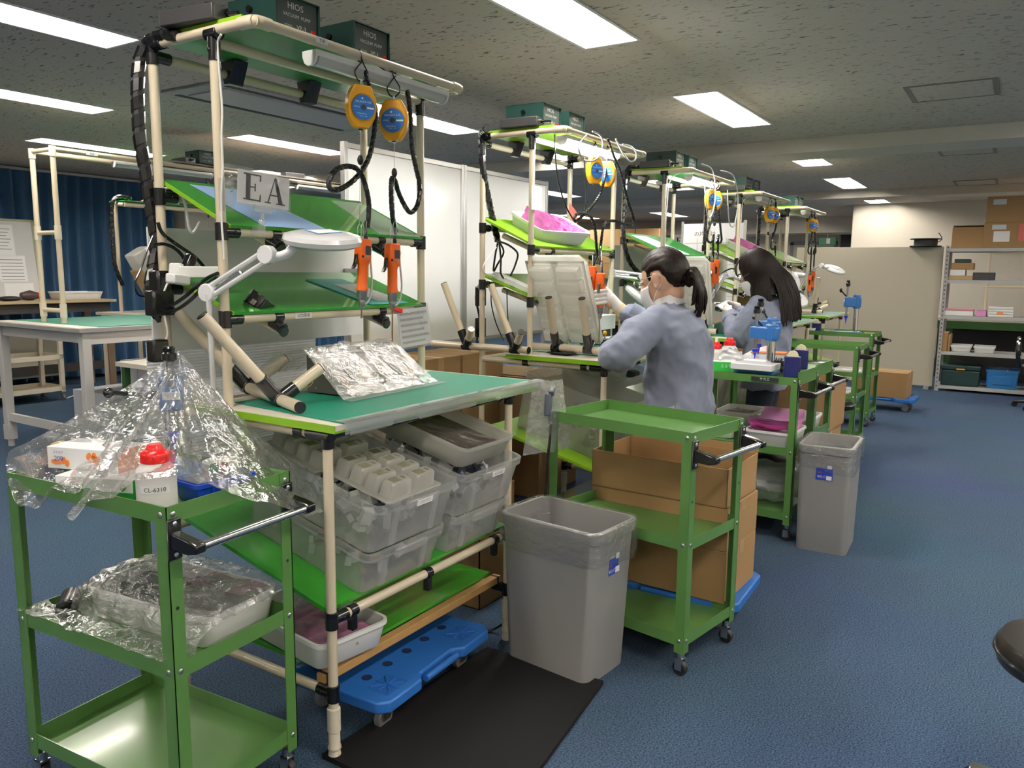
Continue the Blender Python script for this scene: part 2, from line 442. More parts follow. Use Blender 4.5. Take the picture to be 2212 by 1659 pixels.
SC.view_settings.view_transform = 'Standard'; SC.view_settings.look = 'None'; SC.view_settings.gamma = 1; SC.view_settings.exposure = .38
SC.view_settings.use_curve_mapping = False
SC.cycles.transparent_max_bounces = 24; SC.cycles.max_bounces = 8; SC.cycles.diffuse_bounces = 4; SC.cycles.glossy_bounces = 4
SC.cycles.sample_clamp_indirect = 6

# ------------------------------------------------------------------ pipe workstation
PR = .014
WL, WD = .89, .686
ZT, Z2, Z1, ZR, ZL = 2.022, 1.479, 1.229, .415, .20
_pm = {}
def pipe(t, p0, p1, name='pipe', m=None): return mk(name, MB().cyl(p0,p1,PR,n=14), m or ivory, t)
def joint(t, p, d, L=.045, r=.0185, name='pipe_joint'):
    """black clamp joint: a sleeve along d around p"""
    p, d = Vector(p), Vector(d).normalized()
    return mk(name, MB().cyl(p-d*L*.5, p+d*L*.5, r, n=14), blk, t, bevel=.002)
def tee(t, p, d, e, L=.05, M=.055):
    """joint gripping a post along d at p with an arm along e"""
    p, d, e = Vector(p), Vector(d).normalized(), Vector(e).normalized()
    m = MB().cyl(p-d*L*.5, p+d*L*.5, .0185, n=14).cyl(p, p+e*M, .0178, n=14)
    b = p+e*M*.62
    m.cyl(b-d.cross(e)*.02, b+d.cross(e)*.02, .0055, n=8)
    return mk('pipe_joint', m, blk, t, bevel=.0015)
def swivel(t, p):
    """hanging clamp that carries a slope pipe under a rail"""
    x,y,z = p
    m = MB().cyl((x-.016,y,z),(x+.016,y,z),.0185,n=14).box((x,y-.004,z-.022),(.026,.02,.03)).cyl((x,y-.026,z-.037),(x,y+.022,z-.018),.019,n=14)
    return mk('swivel_clamp', m, blk, t, bevel=.0015)
def workstation(X, Y, label, board=None, top=None, edge=None, shelves=True, tilt2=.128, tilt1=.10, low=True, table=True, cover=None):
    t = thing('pipe_workstation', label, 'workstation', (X,Y,0), group=None)
    # posts and legs
    for x in (0,WL):
        pipe(t,(x,0,.05),(x,0,.955),'leg'); pipe(t,(x,.403,.93),(x,.403,ZT+.0),'upright'); pipe(t,(x,WD,.05),(x,WD,ZT),'upright')
        for y in (0,WD):
            mk('leg_foot', MB().lathe((x,y,0),[(.017,0),(.019,.012),(.016,.03),(.019,.034),(.019,.04),(.0165,.045),(.0165,.085),(.019,.088),(.019,.155),(.0145,.158)],14), ivory_flat, t)
        # side pipes
        pipe(t,(x,0,ZL),(x,WD,ZL)); tee(t,(x,0,ZL),(0,0,1),(0,1,0)); tee(t,(x,WD,ZL),(0,0,1),(0,-1,0))
        pipe(t,(x,0,.936),(x,WD,.936)); 
        pipe(t,(x,.233,ZT),(x,WD,ZT)); tee(t,(x,.403,ZT-.01),(0,1,0),(0,0,-1),.05,.07); tee(t,(x,WD,ZT),(0,0,1),(0,-1,0))
        tee(t,(x,WD,ZT-.03),(0,0,1),(1 if x==0 else -1,0,0))
        mk('corner_joint', MB().cyl((x,0,.90),(x,0,.93),.0185,n=14).cyl((x,-.018,.936),(x,.07,.936),.0185,n=12).cyl((x,0,.936),(x+(.07 if x==0 else -.07),0,.936),.0185,n=12), blk, t, bevel=.002)
    # long pipes
    pipe(t,(0,0,ZR),(WL,0,ZR),'rail'); tee(t,(0,0,ZR),(0,0,1),(1,0,0)); tee(t,(WL,0,ZR),(0,0,1),(-1,0,0))
    pipe(t,(0,0,.936),(WL,0,.936)); pipe(t,(0,WD,.936),(WL,WD,.936))
    pipe(t,(0,WD,ZT-.03),(WL,WD,ZT-.03)); pipe(t,(0,.403,ZT-.03),(WL,.403,ZT-.03))
    pipe(t,(0,.233,ZT),(WL+.02,.233,ZT),'rail')
    for x in (0,WL+.02):
        e = .05 if x == 0 else -.05
        mk('elbow', MB().tube([(x,.233+.055,ZT),(x,.233+.02,ZT),(x+e*.14,.233+.006,ZT),(x+e*.4,.233,ZT),(x+e,.233,ZT)],.0172,n=14,sub=4), ivory, t)
    for z in (Z1,Z2):
        pipe(t,(0,.403,z),(WL,.403,z),'rail'); tee(t,(0,.403,z),(0,0,1),(1,0,0)); tee(t,(WL,.403,z),(0,0,1),(-1,0,0))
        zb = z + (tilt2 if z == Z2 else tilt1) - .02
        pipe(t,(0,WD,zb),(WL,WD,zb),'rail'); tee(t,(0,WD,zb),(0,0,1),(1,0,0)); tee(t,(WL,WD,zb),(0,0,1),(-1,0,0))
        if shelves:
            for x in (.19,.66):
                pipe(t,(x,.375,z-.045),(x,WD,zb-.03)); swivel(t,(x,.403,z))
                mk('end_cap', MB().cyl((x,.371,z-.0465),(x,.377,z-.0445),.0165,n=14), blk, t)
    for x in (.28,.6):
        mk('board_bracket', MB().prism([(WD-.05,ZT+.012),(WD-.02,ZT-.06),(WD+.006,ZT-.06),(WD+.02,ZT+.012)],x-.028,x+.028,'x'), blk, t, bevel=.002)
    # boards
    mk('top_board', MB().bx(.012,WL-.05,.29,WD+.015,ZT+.015,ZT+.0255).mat(2).bx(.013,WL-.051,.291,WD+.014,ZT+.0255,ZT+.026).mat(1).bx(.004,.012,.29,WD+.015,ZT+.0145,ZT+.0265), [top or board, edge or board_lime, laminate], t, smooth=False)  # laminate top face is unseen, added to keep green bounce off the ceiling
    if shelves:
        for z, tl in ((Z2,tilt2),(Z1,tilt1)):
            a = math.atan2(tl, WD-.403); d = math.hypot(tl, WD-.403)+.03
            m = MB().at((WL/2,.40,z+.016),(a,0,0)); m.bx(-WL/2+.02,WL/2-.005,-.012,d,0,.009); m.mat(1).bx(-WL/2+.014,-WL/2+.02,-.012,d,-.0005,.0095)
            m.mat(0)
            mk('shelf_board', m, [board, edge or board_lime], t, smooth=False)
    if table:
        m = MB().bx(-.03,1.03,-.06,.52,.958,.973).mat(1).bx(-.03,1.03,-.06,.52,.952,.958).mat(2).bx(-.033,-.029,-.06,.52,.952,.9725)
        mk('tabletop', m, [laminate, board_lime, edge or board_lime], t, smooth=False)
        for y in (.1,.42): mk('table_clamp', MB().cyl((0,y-.016,.936),(0,y+.016,.936),.0185,n=14), blk, t)
        for x in (.3,.72): mk('table_clamp', MB().prism([(-.02,.952),(-.03,.93),(.01,.915),(.02,.93),(.02,.952)],x-.05,x+.05,'x'), blk, t)
    return t
def led_bar(X, Y, label, on, x0=.22, L=.62, y=.262, z=1.985):
    t = thing('light_bar', label, 'work light', (X+x0, Y+y, z))
    prof = [(-.026,.014),(.026,.014),(.026,0),(.020,-.016),(.008,-.024),(-.008,-.024),(-.020,-.016),(-.026,0)]
    lit = MATS.get('lit_diffuser') or mat('lit_diffuser', (1,1,1), .4, emit=80)
    off = MATS.get('diffuser') or mat('diffuser', (.55,.56,.54), .25, coat=.4)
    mk('housing', MB().prism([(-.027,.018),(.027,.018),(.027,0),(-.027,0)],0,L,'x'), white_pl, t, bevel=.002)
    mk('diffuser', MB().prism([p for p in prof if p[1] <= 0],.012,L-.012,'x'), lit if on else off, t, ang=60)
    for x in (0,L): mk('end_cap', MB().prism([(a*1.1,b*1.1) for a,b in prof],x-.004,x+.004,'x'), white_pl, t, bevel=.001)
    return t
def bench_mat(X, Y, label, pts, z=.9735, t=.003):
    m = MB().prism(pts, 0, t, 'z'); return solo('bench_mat', m, esd_mat, label, 'bench mat', loc=(X,Y,z), smooth=False)

ST = [(0,0),(1.79,.06),(3.43,.06),(5.07,.07),(6.72,.09)]
W1 = workstation(*ST[0], 'empty front workstation of ivory pipes with the big EA sign, no worker', board=board_green, top=board_green2)
W2 = workstation(*ST[1], 'ivory pipe workstation where the worker with the ponytail stands', board=board_lime, top=board_lime)
W3 = workstation(*ST[2], 'ivory pipe workstation where the worker with long loose hair stands', board=board_green2, top=board_green2)
W4 = workstation(*ST[3], 'fourth ivory pipe workstation, unmanned, just behind the long haired worker', board=board_lime, top=board_green2)
W5 = workstation(*ST[4], 'last and farthest ivory pipe workstation, in front of the beige partition', board=board_lime, top=board_lime)
led_bar(*ST[0], 'unlit white light bar under the top rail of the front workstation', False, L=.62)
led_bar(*ST[1], 'brightly lit light bar under the top rail above the ponytailed worker', True, x0=.03, L=.58)
led_bar(*ST[2], 'lit light bar under the top rail above the long haired worker', True, x0=.05, L=.5)
led_bar(*ST[3], 'unlit light bar under the top rail of the fourth workstation', False, x0=.05, L=.5)
led_bar(*ST[4], 'unlit light bar under the top rail of the last workstation', False, x0=.05, L=.5)

# ------------------------------------------------------------------ goods shared by the workstations
def make_pump(label):
    t = thing('vacuum_pump', label, 'vacuum pump')
    w,d,h = .165,.20,.112
    mk('case', MB().bx(0,w,.004,d,.006,h-.002), pump_green, t, bevel=.003)
    mk('cover', MB().bx(-.002,w+.002,-.008,d+.002,h-.003,h), pump_green, t)
    mk('cover_flange', MB().bx(-.002,0,-.008,d,.006,h), pump_green, t); mk('cover_flange', MB().bx(w,w+.002,-.008,d,.006,h), pump_green, t)
    fp = mk('front_panel', MB().bx(.004,w-.004,.0,.004,.008,h-.004), pump_face, t)
    tx = lambda s,z,x,sz,b=1: text(s,z,white_ink,fp,(x,-.0006,sz),(R(90),0,0),sx=b)
    tx('HIOS',.026,w*.47,.086,1.05); tx('VACUUM  PUMP',.0145,w*.5,.060); tx('MODEL',.009,.05,.030); tx('VP-3',.019,w*.60,.031)
    mk('power_switch', MB().bx(w-.028,w-.014,-.004,.0,.012,.036), red_pl, t, bevel=.001)
    mk('air_knob', MB().cyl((0,.1,.075),(-.012,.1,.075),.010,n=12), blk, t)
    mk('foot', MB().cyl((.02,.03,0),(.02,.03,.007),.008,n=10), blk_matt, t); mk('foot', MB().cyl((w-.02,.03,0),(w-.02,.03,.007),.008,n=10), blk_matt, t)
    mk('foot', MB().cyl((.02,d-.03,0),(.02,d-.03,.007),.008,n=10), blk_matt, t); mk('foot', MB().cyl((w-.02,d-.03,0),(w-.02,d-.03,.007),.008,n=10), blk_matt, t)
    return t
def make_psu(label):
    t = thing('power_supply', label, 'power supply')
    mk('case', MB().bx(0,.10,0,.2,.0,.042), psu_grey, t, bevel=.003)
    mk('front_plate', MB().bx(.006,.094,-.003,0,.003,.039), steel, t)
    mk('plug', MB().cyl((.045,-.003,.022),(.045,-.012,.022),.013,n=14).cyl((.045,-.012,.022),(.045,-.05,.02),.0075,.006,n=12), blk, t)
    mk('label_plate', MB().bx(.065,.09,-.0036,-.003,.01,.03), paper, t)
    return t
pumps = make_pump('dark green vacuum pump on the front workstation, nearer the screwdrivers, second from the left')
pumps.location = (.474,.335,2.048)
dup(pumps,(.158,.335,2.048),0,'dark green vacuum pump at the top edge of the view, beside the charcoal power supply')
pumps['group'] = None; del pumps['group']
psu = make_psu('charcoal power supply box at the top left corner of the front workstation'); psu.location = (-.015,.385,2.048); psu.rotation_euler = (0,0,R(8))
NAMES = ['', 'ponytailed worker’s station','long haired worker’s station','fourth station','last station']
for k,(a,b) in enumerate([(.03,.24),(.08,.27),(.03,.22),(.1,.235)],1):
    X,Y = ST[k]
    dup(pumps,(X+a,Y+.37,2.048),0,'dark green vacuum pump, left one of two on top of the '+NAMES[k])
    dup(pumps,(X+b+.04 if k<4 else X+.29,Y+.37,2.048),0,'dark green vacuum pump, right one of two on top of the '+NAMES[k])
    if k < 4:
        dup(psu,(X+.01-.03,Y+.37,2.048),R(3),'charcoal power supply box on top of the '+NAMES[k])
# the second pump row sits behind the power supplies
def make_balancer(label):
    t = thing('spring_balancer', label, 'tool balancer')
    out = [(-.026,.066),(.026,.066),(.036,.05),(.046,.024),(.0475,0),(.043,-.026),(.033,-.046),(.021,-.062),(-.021,-.062),(-.033,-.046),(-.043,-.026),(-.0475,0),(-.046,.024),(-.036,.05)]
    mk('case', MB().prism(out,-.016,.016,'y'), yellow, t, bevel=.005, seg=3)
    mk('case_rim', MB().lathe((0,0,0),[(.0385,-.0165),(.0415,-.0185),(.0415,.0185),(.0385,.0165)],28,'y'), yellow, t)
    lab = mk('dial_label', MB().lathe((0,0,0),[(.0375,-.0188),(.0375,-.0180)],28,'y').lathe((0,0,0),[(.0375,.0180),(.0375,.0188)],28,'y'), blue_lab, t)
    text('BALANCE ACE',.0085,white_ink,lab,(0,-.0192,.016),(R(90),0,0),sx=.95)
    text('ATB-10',.006,white_ink,lab,(-.022,-.0192,0),(R(90),0,0))
    text('spring balancer',.0055,white_ink,lab,(-.004,-.0192,-.018),(R(90),0,0))
    text('0.5 kg - 1.5 kg',.0045,white_ink,lab,(0,-.0192,-.025),(R(90),0,0))
    mk('logo_diamond', MB().add([(-.008,-.0192,.026),(-.004,-.0192,.022),(0,-.0192,.026),(-.004,-.0192,.030)],[(0,1,2,3)]), white_ink, lab)
    mk('slot', MB().bx(.012,.035,-.0194,-.0188,-.003,.002), white_ink, lab)
    mk('hub', MB().lathe((0,0,0),[(.0085,-.020),(.0085,.020)],16,'y'), psu_grey, t)
    hk = [(0,0,.074),(.018,0,.088),(.021,0,.105),(.006,0,.130),(-.0,0,.142),(-.003,.0,.162),(-.001,.017,.170),(.003,.017,.145),(.004,.0,.138),(-.012,0,.118),(-.021,0,.102),(-.014,0,.084),(-.004,0,.077)]
    mk('hook', MB().tube(hk,.0022,6,4), blk, t)
    mk('swivel_eye', MB().cyl((0,0,.062),(0,0,.078),.0045,n=10), steel, t)
    mk('cord_guide', MB().cyl((0,0,-.067),(0,0,-.060),.007,n=10), blk, t)
    return t
def make_cordset(t, drop, weight, clip=True):
    mk('cord', MB().cyl((0,0,-.06),(0,0,-drop),.0008,n=5), steel, t)
    mk('weight', MB().ell((0,0,-weight),(.0095,.0095,.0155),12,8), blk_matt, t)
    if clip: mk('carabiner', MB().tube([(0,0,-drop),(.006,0,-drop-.012),(.005,0,-drop-.04),(0,0,-drop-.046),(-.005,0,-drop-.04),(-.006,0,-drop-.012)],.0012,6,3,True), zinc, t)
b0 = make_balancer('yellow spring balancer with a shiny blue label, left of the two nearest'); b0.location = (.394,.231,1.868); b0.rotation_euler = (R(4),0,R(-22))
b1 = dup(b0,(.546,.231,1.852),R(-62),'yellow spring balancer turned half sideways, right of the two nearest')
make_cordset(b0,.352,.155); make_cordset(b1,.318,.162)

def make_driver(label, bit=.03):
    t = thing('electric_screwdriver', label, 'screwdriver')
    m = MB()
    def rr(z,x,y,r,cx=0): return [(a+cx,b,z) for a,b in m.rrect(x,y,r,4)]
    m.loft([rr(-.0,.016,.014,.006),rr(-.004,.022,.019,.008),rr(-.058,.0235,.0195,.008,-.001),rr(-.068,.022,.019,.010),rr(-.084,.0165,.0165,.0163),rr(-.12,.0165,.0165,.0163),rr(-.148,.017,.017,.0168),rr(-.158,.0195,.0195,.0193),rr(-.163,.019,.019,.0188)])
    mk('body', m, orange, t, ang=50)
    mk('screen', MB().bx(-.006,.016,-.0203,-.0185,-.05,-.022), psu_grey, t, bevel=.001)
    for x,z in ((-.002,-.056),(.009,-.056),(.0035,-.063)): mk('button', MB().cyl((x,-.0190,z),(x,-.0215,z),.0026,n=8), steel, t)
    mk('lever', MB().prism([(-.023,-.048),(-.030,-.050),(-.033,-.075),(-.042,-.094),(-.037,-.096),(-.029,-.088),(-.026,-.070)],-.006,.006,'y'), blk, t, bevel=.001)
    mk('lever_screw', MB().cyl((-.016,-.0195,-.056),(-.016,-.0205,-.056),.0045,n=10), blk, t)
    mk('chuck', MB().lathe((0,0,0),[(.0165,-.163),(.0165,-.170),(.0160,-.171),(.0160,-.188),(.0145,-.192),(.012,-.193),(.012,-.199),(.0105,-.200),(.0105,-.212),(.0055,-.219),(.0045,-.222)][::-1],16), steel, t)
    mk('bit', MB().cyl((0,0,-.22),(0,0,-.222-bit),.0026,n=8), mat('brass_bit',(.35,.24,.11),.35,metal=1) if 'brass_bit' not in MATS else MATS['brass_bit'], t)
    mk('cord_boot', MB().lathe((.008,0,0),[(.0072,0),(.0072,.012),(.0055,.013),(.0045,.055),(.0035,.058)],10), blk, t)
    mk('hanger', MB().tube([(-.008,0,-.002),(-.010,0,.03),(-.004,0,.05),(.002,0,.03),(0,0,-.002)],.0010,6,3), zinc, t)
    hs = MATS.get('clear_hose') or mat('clear_hose',(.55,.57,.57),.25,coat=.3)
    mk('air_hose', MB().tube([(.022,0,-.035),(.027,0,-.045),(.034,0,-.09),(.039,0,-.14),(.032,0,-.185),(.018,0,-.203),(.008,0,-.206)],.0032,8,4), hs, t)
    mk('hose_fitting', MB().cyl((.020,0,-.03),(.030,0,-.03),.009,n=10), white_pl, t)
    return t
d0 = make_driver('orange electric screwdriver with a short bit, left of the two nearest'); d0.location = (0.416,0.25,1.472); d0.rotation_euler = (0,R(3),R(-8))
d1 = make_driver('orange electric screwdriver with a long thin bit, right of the two nearest',.105); d1.location = (0.555,0.25,1.463); d1.rotation_euler = (0,R(1),R(-12))
def spiral_hose(name, pts, r, label, cat='cable', rings=None, thick=.28):
    """cable in a black spiral wrap: smooth core with a winding band"""
    P = crom([Vector(p) for p in pts], 8)
    L = sum((P[i+1]-P[i]).length for i in range(len(P)-1))
    n = max(30, int(L/(r*.55))); Q = []
    acc = 0; j = 0; seg = L/n; out = [P[0]]
    cum = [0]
    for i in range(len(P)-1): cum.append(cum[-1]+(P[i+1]-P[i]).length)
    for k in range(1,n+1):
        s = L*k/n
        while j < len(cum)-2 and cum[j+1] < s: j += 1
        u = (s-cum[j])/max(1e-9,cum[j+1]-cum[j]); out.append(P[j].lerp(P[j+1],u))
    m = MB(); m.tube(out, lambda t: r*.86, 8, 1)
    # winding band
    hel = []; prev = None; turns = L/(r*2.6); N = max(40,int(turns*8))
    kk = 0
    b = MB()
    def frame(i):
        t = (out[min(i+1,n)]-out[max(i-1,0)]).normalized(); return t
    pu = None; frames = []
    for i in range(n+1):
        t = frame(i)
        if pu is None: pu = t.cross(Vector((.3,.9,.2))).normalized()
        else:
            pu = (pu - t*pu.dot(t)).normalized()
        frames.append((t,pu.copy(),t.cross(pu)))
    w = r*1.75
    def pt(s, a):
        f = max(0,min(n-1e-6, s/L*n)); i = int(f); u = f-i
        t,p,q = frames[i]; c = out[i].lerp(out[min(i+1,n)],u)
        return c + (p*math.cos(a)+q*math.sin(a))*r
    vs = []; fs = []
    for k in range(N+1):
        a = 2*math.pi*turns*k/N; s = L*k/N
        vs += [pt(s,a), pt(min(L,s+w),a)]
        if k: o = 2*k; fs.append((o-2,o-1,o+1,o))
    b.add(vs,fs)
    t = thing(name,label,cat,tuple(pts[0]))
    mk('core', m, blk_matt, t, world=True)
    mk('wrap', b, blk, t, world=True)
    return t
def cable(name, pts, r, m, label, cat='cable', n=7, **kw):
    b = MB().tube(pts, r, n, 5); return solo(name, b, m, label, cat, loc=tuple(pts[0]) if False else None, **kw)
spiral_hose('screwdriver_hose', [(0.515,0.36,2.077),(0.422,0.25,2.002),(0.454,0.25,1.938),(0.48,0.25,1.879),(0.472,0.25,1.803),(0.449,0.25,1.731),(0.415,0.25,1.684),(0.367,0.25,1.644),(0.292,0.23,1.614),(0.246,0.22,1.612),(0.243,0.22,1.636),(0.27,0.22,1.667),(0.334,0.235,1.687),(0.386,0.24,1.683),(0.424,0.25,1.65),(0.442,0.25,1.596),(0.443,0.25,1.552),(0.436,0.25,1.508)], .0085, 'black spiral hose with a round loop above the left of the nearest screwdrivers')
spiral_hose('screwdriver_hose', [(0.558,0.36,2.078),(0.571,0.26,2.01),(0.617,0.25,1.992),(0.644,0.25,1.94),(0.653,0.25,1.874),(0.659,0.25,1.787),(0.68,0.25,1.72),(0.7,0.25,1.658),(0.684,0.25,1.596),(0.649,0.25,1.57),(0.618,0.25,1.591),(0.586,0.25,1.634),(0.57,0.25,1.67),(0.554,0.25,1.673),(0.551,0.25,1.621),(0.556,0.25,1.552),(0.572,0.25,1.503)], .0085, 'black spiral hose with a wide hanging bend above the right of the nearest screwdrivers')
spiral_hose('cable_bundle', [(-.006,0.55,2.027),(-.004,0.64,2.04),(-.006,0.7,2.023),(-.019,0.72,1.981),(-.031,0.72,1.9),(-.033,0.72,1.82),(-.032,0.72,1.748),(-.022,0.72,1.682),(-.012,0.72,1.601),(-.004,0.72,1.526),(0.004,0.72,1.457),(-.005,0.72,1.401),(-.021,0.72,1.337),(-.027,0.72,1.288),(-.016,0.72,1.248),(-.004,0.7,1.217)], .0195, 'thick black spiral wrapped cable bundle down the left rear post of the front workstation')
cable('electric_cable', [(-.028,0.66,1.509),(-.013,0.66,1.476),(0.037,0.66,1.443),(0.092,0.66,1.41),(0.127,0.66,1.374),(0.147,0.66,1.33),(0.068,0.55,1.29),(0.138,0.66,1.264)], .0055, blk, 'thick black cord curving across to the left front post of the front workstation')
cable('electric_cable', [(-.041,0.66,1.441),(-.014,0.66,1.446),(0.021,0.66,1.436),(0.046,0.66,1.416),(0.058,0.66,1.395),(0.062,0.66,1.376)], .0055, blk, 'short black cord arching into the white plug')
cable('electric_cable', [(-.031,0.7,1.289),(-.043,0.65,1.26),(-.038,0.6,1.264),(-.024,0.55,1.292),(-.019,0.5,1.323),(-.016,0.45,1.348),(-.021,0.4,1.361)], .0055, blk, 'upper of two black cords sagging under the white plugs')
cable('electric_cable', [(-.038,0.68,1.268),(-.047,0.633,1.246),(-.035,0.587,1.25),(-.017,0.54,1.279),(-.001,0.493,1.32),(0.013,0.447,1.35),(-.006,0.4,1.359)], .0055, blk, 'lower of two black cords sagging under the white plugs')
cable('thin_cable', [(-.033,0.68,1.469),(-.054,0.68,1.427),(-.077,0.68,1.372),(-.098,0.68,1.331),(-.093,0.68,1.297),(-.071,0.68,1.29),(-.043,0.68,1.306)], .003, blk, 'thin black cord looping left of the cable bundle')
cable('white_cable', [(0.01,0.69,1.574),(0.021,0.7,1.607),(0.023,0.66,1.615),(0.054,0.66,1.604),(0.07,0.66,1.557),(0.077,0.66,1.498),(0.092,0.66,1.485),(0.117,0.66,1.518)], .0045, white_pl, 'pale grey flat cord bent over the upper green shelf')
cable('white_cable', [(-.033,0.62,1.329),(-.05,0.62,1.291),(-.049,0.62,1.236),(-.041,0.62,1.18),(-.045,0.64,1.144)], .003, white_pl, 'white cord hanging beside the black adapter')
cable('white_cable', [(-.008,0.36,2.003),(-.001,0.385,1.987),(-.001,0.385,1.942),(0.002,0.385,1.881),(0.005,0.385,1.808),(-.001,0.385,1.732),(-.001,0.385,1.657),(-.01,0.385,1.58),(-.012,0.385,1.504),(-.01,0.385,1.452),(-.009,0.385,1.401)], .0032, white_pl, 'thin white cord running down the left front post')
# adapters and plugs on the left of the front station
def adapter(label, c, d, rot=(0,0,0), m=None, name='power_adapter'):
    b = MB().box(c,d,rot); return solo(name, b, m or blk, label, 'power adapter', bevel=.006)
adapter('black power adapter strapped to the cable bundle, upper one', (-.031,0.66,1.324), (.045,.05,.085))
adapter('black power adapter strapped to the cable bundle, lower one', (-.049,0.64,1.27), (.07,.05,.075))
adapter('black power adapter hanging lowest behind the filmed tool stand', (-.063,0.64,1.129), (.052,.04,.068))
adapter('white rectangular plug lying on the left end of the lower green shelf', (0.002,0.6,1.366), (.07,.04,.036), (0,.2,.3), white_pl, 'power_plug')
adapter('white angled plug on the left end of the lower green shelf', (-.038,0.56,1.342), (.075,.032,.03), (0,.1,.3), white_pl, 'power_plug')
adapter('black plug standing on the white power strip', (0.015,0.58,1.391), (.03,.028,.05), (0,.5,.2), blk, 'power_plug')
solo('power_strip', MB().box((0.037,0.56,1.363),(.12,.05,.035),(0,.0,-.5)), white_pl, 'white power strip on the left end of the lower green shelf', 'power strip', bevel=.004)

# ------------------------------------------------------------------ front workstation: top labels, sign, shelf goods
def rail_tag(parent, s, size, x, z, y=.388, w=.05, h=.016, yw=None):
    o = mk('rail_label', MB().add([(x-w/2,y-.0006,z-h/2),(x+w/2,y-.0006,z-h/2),(x+w/2,y-.0006,z+h/2),(x-w/2,y-.0006,z+h/2)],[(0,1,2,3)]), paper, parent)
    if s: text(s,size,ink,o,(x,y-.0012,z),(R(90),0,0))
    return o
rail_tag(W1,'Y-8',.014,.225,2.022,.2185,.045,.016)
rail_tag(W1,'LCD基板',.0135,.285,1.229,.3885,.07,.017)
# EA card
def serif_E(m, x, z, h, y):
    w = h*.78; s = h*.20; th = h*.055
    def r(a,b,c,d): m.add([(x+a,y,z+c),(x+b,y,z+c),(x+b,y,z+d),(x+a,y,z+d)],[(0,1,2,3)])
    r(w*.14,w*.14+s,0,h); r(0,w*.14,0,th); r(0,w*.14,h-th,h); r(w*.14+s,w,0,th); r(w*.14+s,w*.94,h-th,h); r(w*.14+s,w*.70,h*.48,h*.53)
    for c,d in ((0,h*.27),(h*.76,h)): m.add([(x+w*.90,y,z+c),(x+w,y,z+c),(x+w,y,z+d),(x+w*.94,y,z+d)],[(0,1,2,3)])
    m.add([(x+w*.62,y,z+h*.36),(x+w*.70,y,z+h*.36),(x+w*.70,y,z+h*.65),(x+w*.62,y,z+h*.65)],[(0,1,2,3)])
def serif_A(m, x, z, h, y):
    w = h*.95; th = h*.05
    def q(*p): m.add([(x+a,y,z+b) for a,b in p],[tuple(range(len(p)))])
    q((w*.13,th),(w*.20,th),(w*.46,h*.86),(w*.46,h)); q((w*.44,h),(w*.55,h),(w*.89,th),(w*.67,th)); q((w*.25,h*.30),(w*.62,h*.30),(w*.60,h*.35),(w*.28,h*.35))
    q((0,0),(w*.30,0),(w*.30,th),(0,th)); q((w*.56,0),(w,0),(w,th),(w*.56,th))
sg = thing('sign_card', 'white sign card in a clear sleeve reading EA on the front workstation', 'sign', (.10,.35,1.50), R(-4), rot=(0,R(4),R(-4)))
mk('card', MB().bx(-.085,.092,-.0006,.0006,.055,.148), paper, sg)
m = MB(); serif_E(m,-.066,.066,.075,-.0012); serif_A(m,.006,.066,.075,-.0012); mk('lettering', m, ink, sg, smooth=False)
filmA = film('clear_sleeve', haze=.05, gloss=.10, scale=9, strength=.25)
mk('sleeve', MB().bx(-.125,.098,-.0022,-.0018,.045,.156), filmA, sg, smooth=False)
clr = film('clear_plastic', haze=.18, gloss=.22, scale=8, strength=.1)
mk('clip', MB().bx(-.03,.03,-.007,.007,.036,.058).cyl((0,0,.038),(0,0,.012),.006,n=10).ell((0,0,.008),(.011,.011,.011),12,8).bx(-.012,.012,.0,.03,-.03,.0), clr, sg)
solo('paper_note', MB().at((.002,.384,1.535),(0,0,0)).bx(-.022,.03,-.0006,.0006,0,.09), filmA, 'clear film note wrapped round the left front post', 'note')
text('5',.02,greyink,sg,(-.105,-.0026,.085),(R(90),0,0))
# blue sheet and clear sleeve on the upper shelf
def on_shelf(k, u, v, dz=.0):
    """point on shelf k (2 upper, 1 lower) of the front station, u along x, v up the slope"""
    z, tl = ((Z2,.128),(Z1,.10))[0 if k == 2 else 1]; a = math.atan2(tl, WD-.403)
    return Vector((u, .40+v*math.cos(a)-math.sin(a)*(.0095+dz), z+.016+v*math.sin(a)+math.cos(a)*(.0095+dz)))
def shelf_sheet(name, k, poly, dz, m, label, cat, th=.001):
    b = MB(); n = len(poly)
    lo = [on_shelf(k,u,v,dz) for u,v in poly]; hi = [on_shelf(k,u,v,dz+th) for u,v in poly]
    b.add(lo+hi,[tuple(range(n-1,-1,-1)),tuple(range(n,2*n))]+[(i,(i+1)%n,n+(i+1)%n,n+i) for i in range(n)])
    return solo(name, b, m, label, cat, smooth=False)
shelf_sheet('blue_sheet',2,[(.14,-.01),(.40,-.01),(.30,.31),(.10,.31)],.0006,mat('pale_blue_paper',(.25,.38,.62),.6),'pale blue sheet lying on the upper green shelf','paper sheet')
shelf_sheet('clear_sheet',2,[(.64,-.01),(.86,-.01),(.86,.31),(.70,.31)],.0006,film('clear_sheet_film',haze=.22,gloss=.12,scale=5,strength=.1),'clear plastic sheet on the right end of the upper green shelf','plastic sheet')
cb = shelf_sheet('clipboard',1,[(.60,-.005),(.80,-.005),(.70,.25),(.52,.25)],.0008,mat('teal_board',(.05,.30,.27),.35),'teal clipboard leaning on the lower green shelf','clipboard',.003)
shelf_sheet('paper_list',1,[(.66,.02),(.79,.02),(.72,.19),(.60,.19)],.0042,mat('grey_print',(.50,.50,.50),.8,vary=.35,vscale=90),'printed list clipped to the teal clipboard','paper')
t = thing('black_holder', 'black plastic holder tipped over on the lower green shelf', 'holder', (.155,.44,1.262), rot=(R(35),R(18),R(30)))
